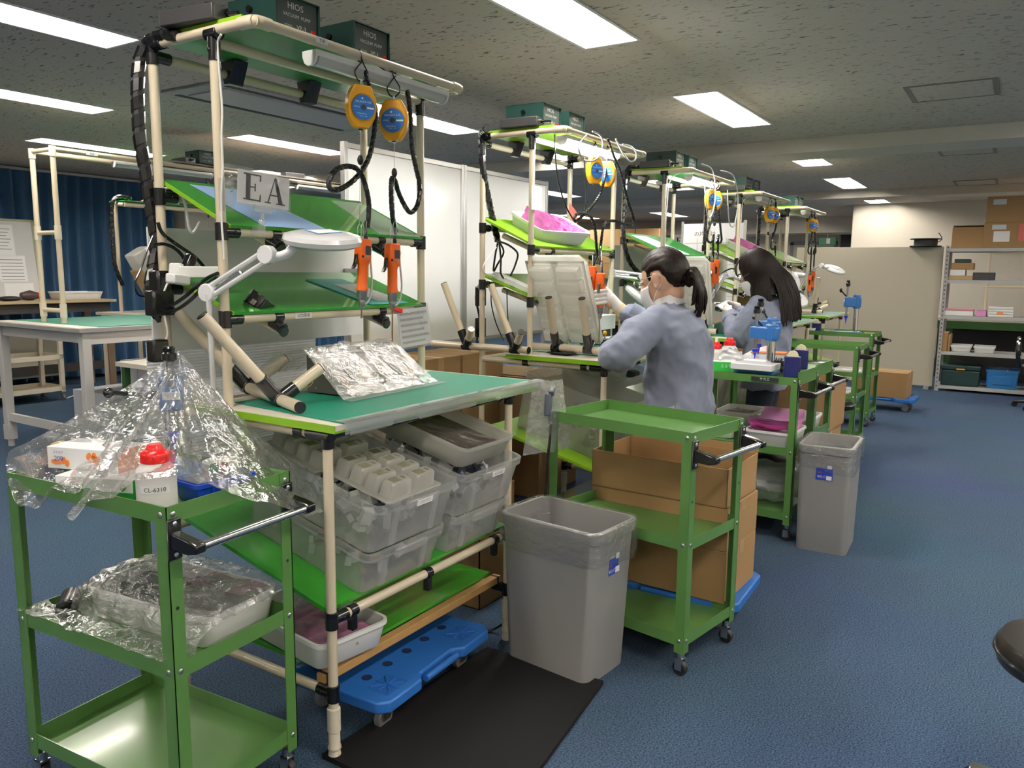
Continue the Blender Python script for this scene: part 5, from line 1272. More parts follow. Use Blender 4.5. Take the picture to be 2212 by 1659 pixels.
cable('air_tube', [(3.62,.29,2.08),(3.75,.26,2.05),(3.80,.25,1.9),(3.76,.25,1.78),(3.68,.25,1.74),(3.62,.25,1.82),(3.64,.27,1.95)], .004, hs, 'clear air tube hanging in a loop on the third workstation')
cable('air_tube', [(4.0,.29,2.08),(4.2,.26,2.06),(4.3,.25,1.9),(4.24,.25,1.72),(4.12,.25,1.74),(4.05,.25,1.95)], .004, hs, 'clear air tube drooping at the right of the third workstation')
dk_sh = mat('print_sheet',(.55,.66,.70),.6,vary=.2,vscale=60)
def sheet_at(k, sh, poly, label, m):
    X,Y = ST[k]; b = MB(); n = len(poly)
    lo = [on_shelf(sh,u,v,.0006)+Vector((X,Y,0)) for u,v in poly]; hi = [on_shelf(sh,u,v,.002)+Vector((X,Y,0)) for u,v in poly]
    b.add(lo+hi,[tuple(range(n-1,-1,-1)),tuple(range(n,2*n))]+[(i,(i+1)%n,n+(i+1)%n,n+i) for i in range(n)])
    return solo('printed_sheet', b, m, label, 'paper', smooth=False)
sheet_at(2,2,[(.14,0),(.5,0),(.36,.3),(.08,.3)],'pale printed sheet on the upper green shelf of the third workstation',dk_sh)
pink_tray('white tray of pink foam on the upper shelf of the fourth workstation',*ST[3],.62,.14,-10)
magnifier('white magnifier lamp over the fourth bench, seen from the side', (5.9,.5,.975), (5.72,.45,1.30), (5.40,.28,1.36), (5.494,0.12,1.378), (R(4),0,0),.95)
magnifier('white magnifier lamp with round cover hanging low at the fourth bench', (5.2,.52,.975), (5.2,.5,1.28), (5.22,.30,1.32), (5.318,0.1,1.302), (R(80),0,R(-35)),.8)
magnifier('bright white magnifier lamp low over the fourth bench', (5.55,.5,.975), (5.5,.45,1.22), (5.45,.30,1.24), (5.342,0.05,1.176), (R(28),R(-25),0),.9)
magnifier('white magnifier lamp reaching out past the last workstation', (6.9,.5,.975), (7.112,0.35,1.39), (7.024,0.2,1.466), (7.27,0.12,1.431), (R(22),R(-12),0),.95)
magnifier('white magnifier lamp bent over the third bench in front of the long haired worker', (3.60,.30,.975), (4.054,0.25,1.353), (4.07,0.2,1.373), (4.278,0.12,1.308), (R(40),0,0),.9)
carton('carton on the fourth bench behind the long haired worker', (5.75,.47,.9765), (.42,.26,.20), 0)
carton('tall carton under the fourth bench, beside the long haired worker', (5.42,.36,.215), (.36,.46,.62), 0)
solo('bench_board', MB().bx(5.1,5.95,.08,.62,.20,.212), board_green2, 'bottom board of the fourth workstation', 'board', smooth=False)
for k,l in ((2,'clear storage box under the third bench, left one'),(2,'clear storage box under the third bench, right one'),(3,'hazy clear bag like box under the fourth bench')):
    s = storage_box(l,.36,.54,.28,m=clearbox); u = .28 if 'left' in l else .66 if 'right' in l else .72
    s.location = on_slope_at(k,u,.30); s.rotation_euler = (TA,0,0)

# ------------------------------------------------------------------ goods on the loaded cart (third) and behind
def onC(c,x,y,z=.819):
    if c in (C3,C4): z += .0325
    return tuple(MT(c) @ Vector((x,y,z)))
press_b = press('blue hand press with its lever raised, farther one on the loaded cart',(-.09,-.08,.275))
bo1 = bottle('milky bottle with red cap, front one of two on the loaded cart',1.15); bo1.location = onC(C3,-.05,.19); mk('spout', MB().cyl((0,0,.13),(0,0,.15),.008,.006,n=10), white_pl, bo1)
bo2 = bottle('milky bottle with red cap, taller rear one on the loaded cart',1.25); bo2.location = onC(C3,.10,.17)
tg = tissue_box('green tissue box with a pulled up tissue on the loaded cart', mat('bright_green_print',(.03,.45,.06),.5), mat('bright_green_side',(.03,.45,.06),.5)); tg.location = onC(C3,-.07,.10); tg.rotation_euler = (0,0,R(-72))
mk('front_print', MB().bx(-.103,.103,-.0545,-.0526,.002,.053).bx(-.1058,-.1046,-.05,.05,.002,.053), MATS['bright_green_print'], tg); text('エルモア',.022,white_ink,tg,(-.01,-.0550,.030),(R(90),0,0),sx=.9)
mk('tissue', MB().grid(lambda u,v: (-.06+.12*u,-.03*math.sin(u*3)+.02*noise.noise(Vector((u*4,v*4,2))),.055+.075*v*(1-.5*abs(u-.4))+.02*noise.noise(Vector((u*5,v*5,6)))*v),20,14), paper, tg)
P2_ = dup(press_b,onC(C3,-.05,-.06),R(175),'nearer blue hand press on a white block, on the loaded cart'); P2_.scale = (1,1,1.05)
solo('white_block', MB().at(onC(C3,-.10,-.05,.8425),(0,0,R(-3))).bx(-.075,.075,-.11,.11,0,.035), white_gl, 'white plastic block on the blue base of the nearer hand press', 'block', bevel=.004)
P3_ = press_b; P3_.location = onC(C3,.11,-.02); P3_.rotation_euler = (0,0,R(160)); P3_.scale = (1,1,1.15)
ob = tissue_box('orange patterned tissue box beside the hand presses on the loaded cart', or_p, or_p); ob.location = onC(C3,.06,-.04); ob.rotation_euler = (0,0,R(-78))
mk('front_print', MB().bx(-.104,.104,-.0545,-.0526,.002,.045), mat('orange_speckle',(.80,.18,.06),.5,vary=.5,vscale=120), ob)
def tape_holder(label, loc, rz):
    t = thing('tape_dispenser',label,'tape dispenser',loc,rz)
    mk('body', MB().prism(MB().rrect(.034,.04,.012),0,.105,'z'), blue_dark, t, bevel=.004)
    mk('tape_roll', MB().lathe((0,0,.108),[(.012,-.010),(.027,-.010),(.027,.010),(.012,.010)],24,'x'), mat('pale_tape',(.75,.70,.45),.4) if 'pale_tape' not in MATS else MATS['pale_tape'], t)
    return t
tape_holder('dark blue tape holder with pale tape at the front corner of the loaded cart', onC(C3,-.10,-.24), R(10))
tape_holder('dark blue tape holder with pale tape standing farther back, beside a paper sheet', onC(C4,-.10,-.19), R(10))
t = thing('brush','black bristle brush with a wooden handle on the loaded cart','brush',onC(C3,-.02,-.16),R(40))
mk('handle', MB().cyl((-.02,-.03,.012),(-.10,-.06,.012),.010,n=12), card_lt, t); b = MB(); rr = random.Random(4)
for i in range(220):
    a = rr.random()*6.283; q = rr.random(); l = .03+.035*rr.random(); d = Vector((math.cos(a)*q,math.sin(a)*q,.25+rr.random())).normalized()
    p = Vector((.03+.035*rr.uniform(-1,1),.02*rr.uniform(-1,1),.025)); b.cyl(p,p+d*l,.0016,.0008,n=4,cap=False)
mk('bristles', b, blk_matt, t); mk('brush_core', MB().ell((.03,0,.025),(.05,.032,.026),12,8), blk_matt, t)
solo('white_paper_cone', MB().grid(lambda u,v: Vector(onC(C4,-.13,.06+.16*(u-.5)*1.4,.822))+Vector((.05*v,.02*v,.01+.11*v*(1-u)+.02*math.sin(u*3))),10,10), paper, 'white paper sheet standing up between the presses and the farther tape holder', 'paper')
t = thing('orange_carton_strip','flat orange edged box beside the front tape holder','box',onC(C4,-.12,-.02),R(5)); mk('box', MB().bx(-.05,.05,-.09,.09,0,.075), white_pl, t, bevel=.002); mk('orange_lid', MB().bx(-.053,.053,-.093,.093,.076,.084), or_p, t)
solo('cable_tie_bunch', MB().at(onC(C3,-.12,.22)).cyl((0,0,.0),(.0,.02,.05),.002,n=5).cyl((0,0,0),(.02,.0,.06),.002,n=5).cyl((0,0,0),(-.02,.01,.055),.002,n=5).cyl((0,0,0),(.01,-.02,.05),.002,n=5).cyl((0,0,0),(-.015,-.015,.06),.002,n=5), paper, 'bunch of white strips at the far end of the loaded cart', 'strips')
b = MB(); b.bin(.13,.10,.07,.85,.002,.004,.015,.006)
o = solo('clear_tub', b, clr, 'clear plastic tub behind the tissue on the loaded cart', 'tub'); o.location = onC(C3,.11,.08); o.rotation_euler = (0,0,R(-70))
# name plate of the cart maker
pl = mk('maker_plate', MB().bx(-.1895,-.1880,-.20,-.06,.826,.848), mat('plate_black',(.03,.03,.03),.4), C3); text('サカエ',.018,white_ink,pl,(-.1900,-.13,.837),(R(90),0,R(-90)),bold=1)
# middle shelf goods
def shallow(label, loc, rz, d=(.32,.24,.075), m=None, content=None):
    t = thing('parts_tray',label,'tray',loc,R(rz)); b = MB(); b.bin(d[0],d[1],d[2],.92,.003,.006,.03,.012); mk('body',b,m or white_pl,t,ang=50)
    if content: mk('content', MB().grid(lambda u,v: (-d[0]*.42+d[0]*.84*u,-d[1]*.4+d[1]*.8*v,d[2]*.75+.012*noise.noise(Vector((u*7,v*7,1)))),24,20), content, t)
    return t
pt = shallow('white tray heaped with bright pink anti static sheets on the loaded cart', onC(C3,-.03,-.155,.4525), 88,(.24,.30,.08))
for i in range(5):
    mk('pink_sheet', MB().grid(lambda u,v: (-.11+.22*v,-.14+.28*u,.05+.012*i+.055*(u-.55)**2*4*(i>1)+.015*noise.noise(Vector((u*4,v*3,i)))),20,14), pink_hot if i<3 else mat('pink_sheet_pale%d'%i,(.66,.30,.55),.4), pt)
shallow('white tray with clear bag on the middle shelf of the loaded cart, far end', onC(C3,-.02,.17,.4525), 90,(.24,.22,.08),content=filmA)
shallow('white tray with crinkled film on the middle shelf of the cart behind the loaded one', onC(C4,.0,-.12,.4525), 90,(.30,.32,.085),content=filmB)
shallow('pale tray with parts on the middle shelf of the cart behind, far end', onC(C4,.0,.17,.4525), 90,(.22,.30,.085),m=pp2,content=MATS['brown_parts'])
solo('film_bundle', MB().ell((0,0,0),(.15,.22,.10),30,18,fn=lambda d: 1+.25*noise.noise(d*3)+.1*noise.noise(d*9)), filmB, 'crumpled clear film on the bottom shelf of the loaded cart', 'plastic film', loc=onC(C3,.0,-.10,.225))
solo('black_cushion', MB().ell((0,0,0),(.14,.17,.085),24,14), blk_matt, 'round black cushion like bundle behind the film, bottom of the next cart', 'bundle', loc=onC(C4,.0,-.05,.20))
# aisle beyond
carton('open brown carton stacked on another in the aisle, before the empty topped cart', (4.16,-.30,.34), (.52,.46,.33), -4, op=True, flaps=[MB().bx(-.02,.02,-.22,.22,.30,.304), MB().box((.262,-.02,.16),(.004,.42,.30),(0,.05,0))])
carton('lower brown carton of the open topped stack in the aisle', (4.14,-.30,0), (.50,.44,.34), -4)
t = thing('round_stool','chrome footed round stool in the aisle behind the far bin','stool',(4.62,-.42,0))
mk('foot_ring', MB().tube([(.20*math.cos(i*math.pi/8),.20*math.sin(i*math.pi/8),.16) for i in range(16)],.009,8,2,True), chrome, t); mk('stem', MB().cyl((0,0,.1),(0,0,.40),.02,n=12), chrome, t)
for i in range(5): 
    a = i*1.2566+.3; mk('base_arm', MB().tube([(0,0,.13),(.12*math.cos(a),.12*math.sin(a),.12),(.24*math.cos(a),.24*math.sin(a),.05)],.014,8,4), chrome, t); mk('caster', MB().cyl((.24*math.cos(a)-.011,.24*math.sin(a),.026),(.24*math.cos(a)+.011,.24*math.sin(a),.026),.026,n=14), blk, t)
mk('seat', MB().lathe((0,0,.40),[(.12,0),(.16,.01),(.165,.04),(.14,.06),(.02,.065)],24), blk, t)
t = thing('round_stool','stool with a chrome ring handle behind the empty topped cart','stool',(5.55,-.12,0)); mk('seat', MB().lathe((0,0,.60),[(.12,0),(.16,.01),(.165,.03),(.14,.045),(.02,.05)],24), blk, t); mk('stem', MB().cyl((0,0,.03),(0,0,.60),.022,n=12), chrome, t); mk('base', MB().lathe((0,0,0),[(.20,0),(.20,.012),(.04,.03)],24), chrome, t)
mk('foot_ring', MB().tube([(.16*math.cos(i*math.pi/8),.16*math.sin(i*math.pi/8),.30) for i in range(16)],.009,8,2,True), chrome, t)
for x,y,l in ((-.03,-.02,'shallow tray under film on the middle shelf of the empty topped cart'),): shallow(l, onC(C5,x,y,.4525), 90,(.46,.30,.05),content=filmB)
shallow('shallow tray under film on the middle shelf of the farthest cart', onC(C6,0,-.02,.4525), 90,(.46,.30,.05),content=filmB)
P4_ = dup(press_b,onC(C6,.0,-.05),R(200),'blue hand press standing alone on the farthest cart'); P4_.scale = (1,1,1.5)
solo('orange_pad', MB().at(onC(C6,-.06,-.24)).bx(-.05,.05,-.05,.05,0,.03), or_p, 'orange box at the aisle end of the farthest cart', 'box', bevel=.003)
tape_holder('dark blue tape holder on the farthest cart', onC(C6,-.10,.22), R(5))
b = MB(); b.bin(.10,.08,.05,.85,.002,.004,.015,.006); o = solo('clear_tub', b, clr, 'clear tub in the middle of the farthest cart', 'tub'); o.location = onC(C6,-.12,.10)
b = MB(); b.bin(.08,.07,.06,.85,.002,.003,.02,.006); o = solo('white_tub', b, white_pl, 'white tub at the far end of the farthest cart', 'tub'); o.location = onC(C6,-.13,.255)
dl4 = dup(dl,(7.5,-.42,0),R(88),'blue plastic dolly with one carton, beyond the farthest cart')
carton('single long carton on the blue dolly beyond the farthest cart', (7.5,-.38,.136), (.36,.52,.26), -2)

# ------------------------------------------------------------------ people
jk = mat('blue_grey_work_coat',(.175,.197,.275),.75,sheen=.15,vary=.05,vscale=12)
def add_folds(m, scale, dist, strength):
    n,l = nodes(m); b = n['Principled BSDF']; tc = n.new('ShaderNodeTexCoord'); t = n.new('ShaderNodeTexNoise')
    t.inputs['Scale'].default_value = scale; t.inputs['Detail'].default_value = 1.2; t.inputs['Distortion'].default_value = .9; t.noise_type = 'RIDGED_MULTIFRACTAL'
    mp = n.new('ShaderNodeMapping'); mp.inputs['Scale'].default_value = (1,1,.55); mp.inputs['Rotation'].default_value = (.4,.3,.2)
    l.new(tc.outputs['Object'],mp.inputs[0]); l.new(mp.outputs[0],t.inputs['Vector'])
    q = n.new('ShaderNodeBump'); q.inputs['Strength'].default_value = strength; q.inputs['Distance'].default_value = dist
    l.new(t.outputs['Fac'],q.inputs['Height']); l.new(q.outputs[0],b.inputs['Normal'])
add_folds(jk, 3.2, .035, .5)
navy = mat('navy_trousers',(.010,.016,.035),.8)
shoe = mat('dark_shoe',(.02,.02,.022),.5)
glove = mat('white_glove',(.74,.72,.69),.6)
maskm = mat('white_face_mask',(.74,.74,.75),.7)
collar_m = mat('white_collar',(.68,.68,.68),.7)
def hair_mat():
    m = mat('dark_hair',(.011,.007,.006),.45,spec=.22); n,l = nodes(m); b = n['Principled BSDF']
    tc = n.new('ShaderNodeTexCoord'); mp = n.new('ShaderNodeMapping'); mp.inputs['Scale'].default_value = (140,140,12)
    t = n.new('ShaderNodeTexNoise'); t.inputs['Scale'].default_value = 1; t.inputs['Detail'].default_value = 4
    l.new(tc.outputs['Object'],mp.inputs[0]); l.new(mp.outputs[0],t.inputs['Vector'])
    r = n.new('ShaderNodeValToRGB'); e = r.color_ramp.elements; e[0].color = (.004,.0025,.0025,1); e[1].color = (.020,.0105,.0075,1); e[0].position = .35; e[1].position = .75
    l.new(t.outputs['Fac'],r.inputs[0]); l.new(r.outputs[0],b.inputs['Base Color'])
    q = n.new('ShaderNodeBump'); q.inputs['Strength'].default_value = .5; q.inputs['Distance'].default_value = .003; l.new(t.outputs['Fac'],q.inputs['Height']); l.new(q.outputs[0],b.inputs['Normal'])
    return m
hairm = hair_mat()
def fuse(o, vox, smooth=3, disp=None, sub=0):
    r = o.modifiers.new('remesh','REMESH'); r.mode = 'VOXEL'; r.voxel_size = vox; r.use_smooth_shade = True
    if smooth: s = o.modifiers.new('smooth','SMOOTH'); s.iterations = smooth; s.factor = .5
    if disp:
        for k,dd in enumerate(disp):
            size,st = dd[-2:]; nm = 'fold%.3f'%size
            tx = bpy.data.textures.get(nm)
            if not tx:
                tx = bpy.data.textures.new(nm,'MUSGRAVE' if len(dd) == 3 else 'CLOUDS'); tx.noise_scale = size
                if len(dd) == 3: tx.musgrave_type = 'RIDGED_MULTIFRACTAL'; tx.octaves = 2; tx.noise_intensity = .5
                else: tx.noise_depth = 2
            d = o.modifiers.new('fold%d'%k,'DISPLACE'); d.texture = tx; d.strength = st; d.mid_level = .5; d.texture_coords = 'LOCAL'
    return o
def ringz(c, rx, ry, az, n=24, tilt=0, pw=2.4):
    """superellipse ring: lateral radius rx, depth ry, facing azimuth az"""
    c = Vector(c); f = Vector((math.cos(az),math.sin(az),0)); s = Vector((math.sin(az),-math.cos(az),0))
    out = []
    for i in range(n):
        a = 2*math.pi*i/n; ca,sa = math.cos(a),math.sin(a)
        x = math.copysign(abs(ca)**(2/pw),ca); y = math.copysign(abs(sa)**(2/pw),sa)
        out.append(c + s*(x*rx) + f*(y*ry) + Vector((0,0,tilt*y*ry)))
    return out
def limb(m, pts, radii, n=14):
    P = [Vector(p) for p in pts]; k = len(P)-1
    def r(t):
        f = t*k; i = min(int(f),k-1); u = f-i; u = u*u*(3-2*u); return radii[i]*(1-u)+radii[i+1]*u
    m.tube(P, r, n, 6)
    for p,q in zip(P,radii): m.ell(p,(q,q,q),12,8)
    return m
def finger(m, pts, r0, r1):
    P = [Vector(p) for p in pts]; m.tube(P, lambda t: r0+(r1-r0)*t, 8, 3); m.ell(P[-1],(r1*1.02,)*3,8,6); m.ell(P[0],(r0,)*3,8,6)
def person(label, J, az, haz, pitch, roll=0, hair='tail'):
    t = thing('person',label,'person',(J['pelvis'][0],J['pelvis'][1],0))
    V = {k:Vector(v) for k,v in J.items() if isinstance(v, tuple)}
    f = Vector((math.cos(az),math.sin(az),0)); s = Vector((math.sin(az),-math.cos(az),0)); up = Vector((0,0,1))
    HS = J.get('hs',1.07)
    HM = Matrix.Translation(V['head']) @ Euler((0,0,haz-math.pi/2)).to_matrix().to_4x4() @ Euler((-pitch,0,0)).to_matrix().to_4x4() @ Euler((0,roll,0)).to_matrix().to_4x4() @ Matrix.Scale(HS,4)
    # one continuous body: head, neck, trunk, arms, legs
    m = MB(); m.T = HM
    def face(d):
        k = 1.0
        if d.y > .3 and d.z < 0: k -= .06*(-d.z)
        return k
    m.ell((0,-.012,.02),(.073,.092,.098),24,16,fn=face); m.ell((0,.025,-.035),(.055,.060,.078),20,14); m.ell((0,.062,-.088),(.030,.026,.022),14,10)
    m.ell((0,.094,-.022),(.012,.018,.019),12,8); m.cyl((0,.085,.02),(0,.098,-.025),.007,.010,n=8)          # nose
    m.ell((0,.080,-.058),(.022,.010,.006),12,8); m.ell((0,.079,-.068),(.018,.010,.006),12,8)               # lips
    for e in (-1,1):
        m.ell((e*.030,.078,.012),(.016,.008,.005),10,8)                                                     # lids
        m.ell((e*.078,-.002,-.006),(.009,.019,.032),14,10,(.15,e*.22,0)); m.ell((e*.079,.004,-.034),(.007,.010,.011),8,6)
    m.T = Matrix()
    hb = HM @ Vector((0,-.03,-.07))
    limb(m,[V['neck']-up*.03,(V['neck']+hb)/2,hb],[.054,.050,.050])
    rg = [ringz(V['pelvis']+up*-.08,.14,.095,az),ringz(V['pelvis'],.15,.10,az),ringz(V['chest']*.5+V['pelvis']*.5,.125,.085,az),ringz(V['chest'],.145,.095,az),ringz(V['neck']+up*-.07,.13,.075,az),ringz(V['neck']+up*-.02,.06,.055,az)]
    m.loft(rg)
    for sd,e in (('L',-1),('R',1)):
        limb(m,[V['sh'+sd].lerp(V['el'+sd],.22)+s*(-e*.02),V['el'+sd],V['wr'+sd]],[.036,.034,.026]); limb(m,[V['wr'+sd],V['wr'+sd].lerp(V['ha'+sd],.6)],[.025,.024])
        hp = V['pelvis']+s*(e*.085)+up*-.06; ft = V['pelvis']+s*(e*.10); ft.z = .07
        kn = hp.lerp(ft,.52)+f*.02
        limb(m,[hp,kn,ft],[.082,.058,.040]); 
        m.ell(ft+f*.05+up*-.03,(.045,.10,.035),14,10,(0,0,az-math.pi/2))
    fuse(mk('body',m,skin,t,world=True),.0065,3)
    # trousers and shoes
    m = MB(); m.loft([ringz(V['pelvis']+up*-.10,.155,.11,az),ringz(V['pelvis']+up*.02,.155,.108,az)])
    for e in (-1,1):
        hp = V['pelvis']+s*(e*.085)+up*-.06; ft = V['pelvis']+s*(e*.10); ft.z = .075; kn = hp.lerp(ft,.52)+f*.02
        limb(m,[hp,kn,ft],[.095,.080,.068])
    fuse(mk('trousers',m,navy,t,world=True),.011,4,[(.07,.010)])
    for e in (-1,1):
        ft = V['pelvis']+s*(e*.10); ft.z = 0
        m = MB(); m.T = Matrix.Translation(ft+f*.04) @ Euler((0,0,az-math.pi/2)).to_matrix().to_4x4()
        m.loft([[(a,b,.0) for a,b in m.rrect(.044,.125,.04,5)],[(a,b,.02) for a,b in m.rrect(.046,.127,.042,5)],[(a*.95,b*.92-.008,.045) for a,b in m.rrect(.046,.127,.042,5)],[(a*.85,b*.5-.06,.085) for a,b in m.rrect(.046,.127,.042,5)]])
        mk('shoe',m,shoe,t,world=True)
    # coat: trunk and sleeves fused
    m = MB(); P,Cc,N = V['pelvis'],V['chest'],V['neck']
    hem = P + up*(J.get('hem',-.12))
    rg = [ringz(hem,.185,.150,az,28,0,2.6),ringz(hem.lerp(P,.6),.180,.148,az,28,0,2.6),ringz(P.lerp(Cc,.35)+f*-.005,.168,.142,az,28,0,2.6),ringz(P.lerp(Cc,.7)+f*-.008,.170,.14,az,28,0,2.5),
          ringz(Cc+f*-.01,.183,.138,az,28,0,2.4),ringz(Cc.lerp(N,.5)+f*-.012,.19,.125,az,28,-.15,2.3),ringz(Cc.lerp(N,.76)+f*-.012,.165,.105,az,28,-.2,2.2),ringz(N+up*-.025+f*-.006,.092,.078,az,28,-.25),ringz(N+up*.012,.066,.064,az,28,-.25)]
    m.loft(rg)
    for sd,e in (('L',-1),('R',1)):
        a,b,w = V['sh'+sd],V['el'+sd],V['wr'+sd]; cu = b.lerp(w,J.get('cuff'+sd,.72))
        limb(m,[a+s*(-e*.03)+up*-.03,a.lerp(b,.5),b,cu],[.082,.080,.076,.064],18)
    fuse(mk('coat',m,jk,t,world=True),.0085,5,[(.095,.024),('ridge',.22,.030)])
    for sd in 'LR':
        b,w = V['el'+sd],V['wr'+sd]; cu = b.lerp(w,J.get('cuff'+sd,.72)); d = (w-b).normalized()
        mk('cuff', MB().cyl(cu-d*.03,cu+d*.022,.066,.061,n=20,cap=False), jk, t, world=True)
    c0 = N+up*.0
    m = MB(); m.loft([ringz(c0+up*-.018+f*-.002,.078,.074,az,24,-.35),ringz(c0+up*.035+f*.002,.064,.064,az,24,-.35),ringz(c0+up*.034+f*.002,.061,.061,az,24,-.35),ringz(c0+up*-.018,.07,.068,az,24,-.35)],cap=False)
    mk('collar',m,collar_m,t,world=True)
    for e in (-1,1):
        p0 = hem+up*.10+s*(e*.165)+f*.05
        q = MB(); 
        q.loft([[p0+f*x+up*(z-.35*x)+s*(e*(.018+o)) for x,z in ((-.085,.014),(.06,.014),(.06,-.014),(-.085,-.014))] for o in (0,.006)]); mk('pocket_trim',q,mat('pocket_trim',(.42,.42,.44),.7) if 'pocket_trim' not in MATS else MATS['pocket_trim'],t,world=True)
    # mask with ear loops, glasses
    m = MB(); m.T = HM
    m.grid(lambda u,v: ((u-.5)*.128*(1-.25*(1-v)), .112-.062*(abs(u-.5)*2)**1.9-.014*(abs(v-.55)*2)**2 , -.108+.098*v-.012*abs(u-.5)),16,12)
    mk_ = mk('face_mask',m,maskm,t,world=True); so = mk_.modifiers.new('thick','SOLIDIFY'); so.thickness = .003
    m = MB(); m.T = HM
    for e in (-1,1):
        m.tube([(e*.056,.052,-.014),(e*.072,.02,.0),(e*.079,-.012,.024),(e*.080,-.028,.0)],.0014,5,3); m.tube([(e*.05,.055,-.1),(e*.070,.02,-.06),(e*.080,-.022,-.03)],.0014,5,3)
    mk('ear_loop',m,maskm,mk_,world=False).data.transform(WM[t.name].inverted())
    m = MB(); m.T = HM
    for e in (-1,1):
        m.tube([(e*.033+.024*math.cos(i*.785),.102,.012+.017*math.sin(i*.785)) for i in range(8)],.0012,5,3,True); m.tube([(e*.057,.10,.016),(e*.078,.04,.016),(e*.080,-.01,.012)],.0012,5,2)
        m.tube([(e*.010,.102,.016),(0,.104,.018),(-e*.010,.102,.016)],.0012,5,2)
    mk('glasses',m,steel,t,world=True)
    m = MB(); m.T = HM
    for e in (-1,1): m.ell((e*.030,.083,.012),(.012,.006,.009),10,8)
    mk('eyes',m,mat('eye_white',(.6,.58,.55),.3) if 'eye_white' not in MATS else MATS['eye_white'],t,world=True)
    m = MB(); m.T = HM
    for e in (-1,1): m.tube([(e*.014,.090,.036),(e*.030,.089,.042),(e*.048,.078,.036)],.003,5,3)
    mk('eyebrows',m,hairm,t,world=True)
    # hair
    m = MB(); m.T = HM
    def lines(d): 
        a = math.atan2(d.z+.2,d.x*1.2) if hair == 'tail' else math.atan2(d.x,d.y)
        return 1+.010*math.sin(a*26+3*noise.noise(d*4))+.008*noise.noise(d*9)
    def sst(a,b,x):
        t_ = max(0,min(1,(x-a)/(b-a))); return t_*t_*(3-2*t_)
    def cap(d):
        k = 1.03*lines(d)
        k -= .20*sst(.48,.80,d.y)*sst(.42,.18,d.z)                                   # open face
        if hair == 'tail': k -= .17*sst(.35,.65,abs(d.x))*sst(-.12,-.34,d.z)*sst(-.50,-.2,d.y)   # ears free
        if hair == 'tail': k -= .20*sst(.40,.62,abs(d.x))*sst(.20,.05,d.z)*sst(.40,.20,abs(d.y-.16))
        k -= .12*sst(-.55,-.9,d.z)
        return k
    m.ell((0,-.024,.022),(.0845,.100,.106),96,56,fn=cap)
    mk('hair',m,hairm,t,world=True)
    m = MB(); rr = random.Random(11)
    if hair == 'tail':
        tie = HM @ Vector((0,-.112,-.045)); back = (HM.to_3x3() @ Vector((0,-1,0))); 
        for i in range(46):
            a = i*2.39996; q = math.sqrt(i/46)*.025; o = Vector((math.cos(a)*q,0,math.sin(a)*q)); w = HM.to_3x3() @ o
            l = .115+.035*rr.random()
            p = [HM @ Vector((o.x*1.2,-.098,-.040+o.z)), tie+w*.75, tie+back*.024+w*1.5+up*.008, tie+back*.046+w*1.9+up*-.025, tie+back*(.044+.014*rr.random())+w*1.9+up*-(l*.68), tie+back*(.030+.026*rr.random())+w*(1.2+.8*rr.random())+up*-l]
            m.tube(p, lambda t_: .0105*(1-.75*t_)+.001, 6, 3)
        mk('ponytail',m,hairm,t,world=True)
        mk('hair_tie', MB().tube([tie+HM.to_3x3() @ Vector((.021*math.cos(k*.785),-.004,.021*math.sin(k*.785))) for k in range(8)],.005,6,3,True), blk, t, world=True)
    else:
        # long loose strands: from the crown over the skull, then falling
        for i in range(150):
            a = -2.75+5.5*(i+.5*rr.random())/150        # angle round the head, 0 = back
            x0,y0 = math.sin(a),-math.cos(a)
            pts = [HM @ Vector((.01*x0,.0+.01*y0,.125)), HM @ Vector((.050*x0,-.02+.058*y0,.112)), HM @ Vector((.082*x0,-.026+.094*y0,.055)), HM @ Vector((.091*x0,-.026+.104*y0,.0)), HM @ Vector((.092*x0,-.03+.106*y0,-.05))]
            side = x0 < -.1; backish = y0 < .15
            e = pts[-1]; L = .25+.05*rr.random()
            if y0 > -.2:      # beside the face, hanging straight down
                for k in range(1,5): pts.append(e + up*(-L*k/4*.95) + Vector((x0*.004*k,0,0)) + f*(-.012*k) + noise.noise_vector(Vector((i*.7,k,0)))*.006)
            else:            # behind the shoulder, lying on the back
                for k in range(1,6): pts.append(e + up*(-(L+.03)*k/5) + f*(-(.085+.05*(-y0))*(1-math.exp(-k*.55))*J.get('fall',1)) + s*(.012*k*x0*.6) + noise.noise_vector(Vector((i*.7,k,3)))*.007)
            m.tube(pts, lambda t_: .0095*(1-.55*t_)+.0008, 5, 3)
        for i in range(26):                              # fringe
            x = -.055+.11*i/25; pts = [HM @ Vector((x*.4,.03,.118)), HM @ Vector((x*.9,.075,.092)), HM @ Vector((x*1.1,.096,.055)), HM @ Vector((x*1.15,.098,.030+.012*rr.random()))]
            m.tube(pts, lambda t_: .0065*(1-.5*t_), 5, 3)
        mk('long_hair',m,hairm,t,world=True)
    return t, V
def glove_mesh(m, wr, palm, fingers, thumb, r=.0092):
    wr, palm = Vector(wr), Vector(palm); d = palm-wr
    m.tube([wr-d*.55,wr,wr.lerp(palm,.45)], lambda t: .031-.006*t, 12, 3)
    ax = d.normalized()
    for fpts in fingers: finger(m,fpts,r,r*.84)
    finger(m,thumb,r*1.15,r*.9)
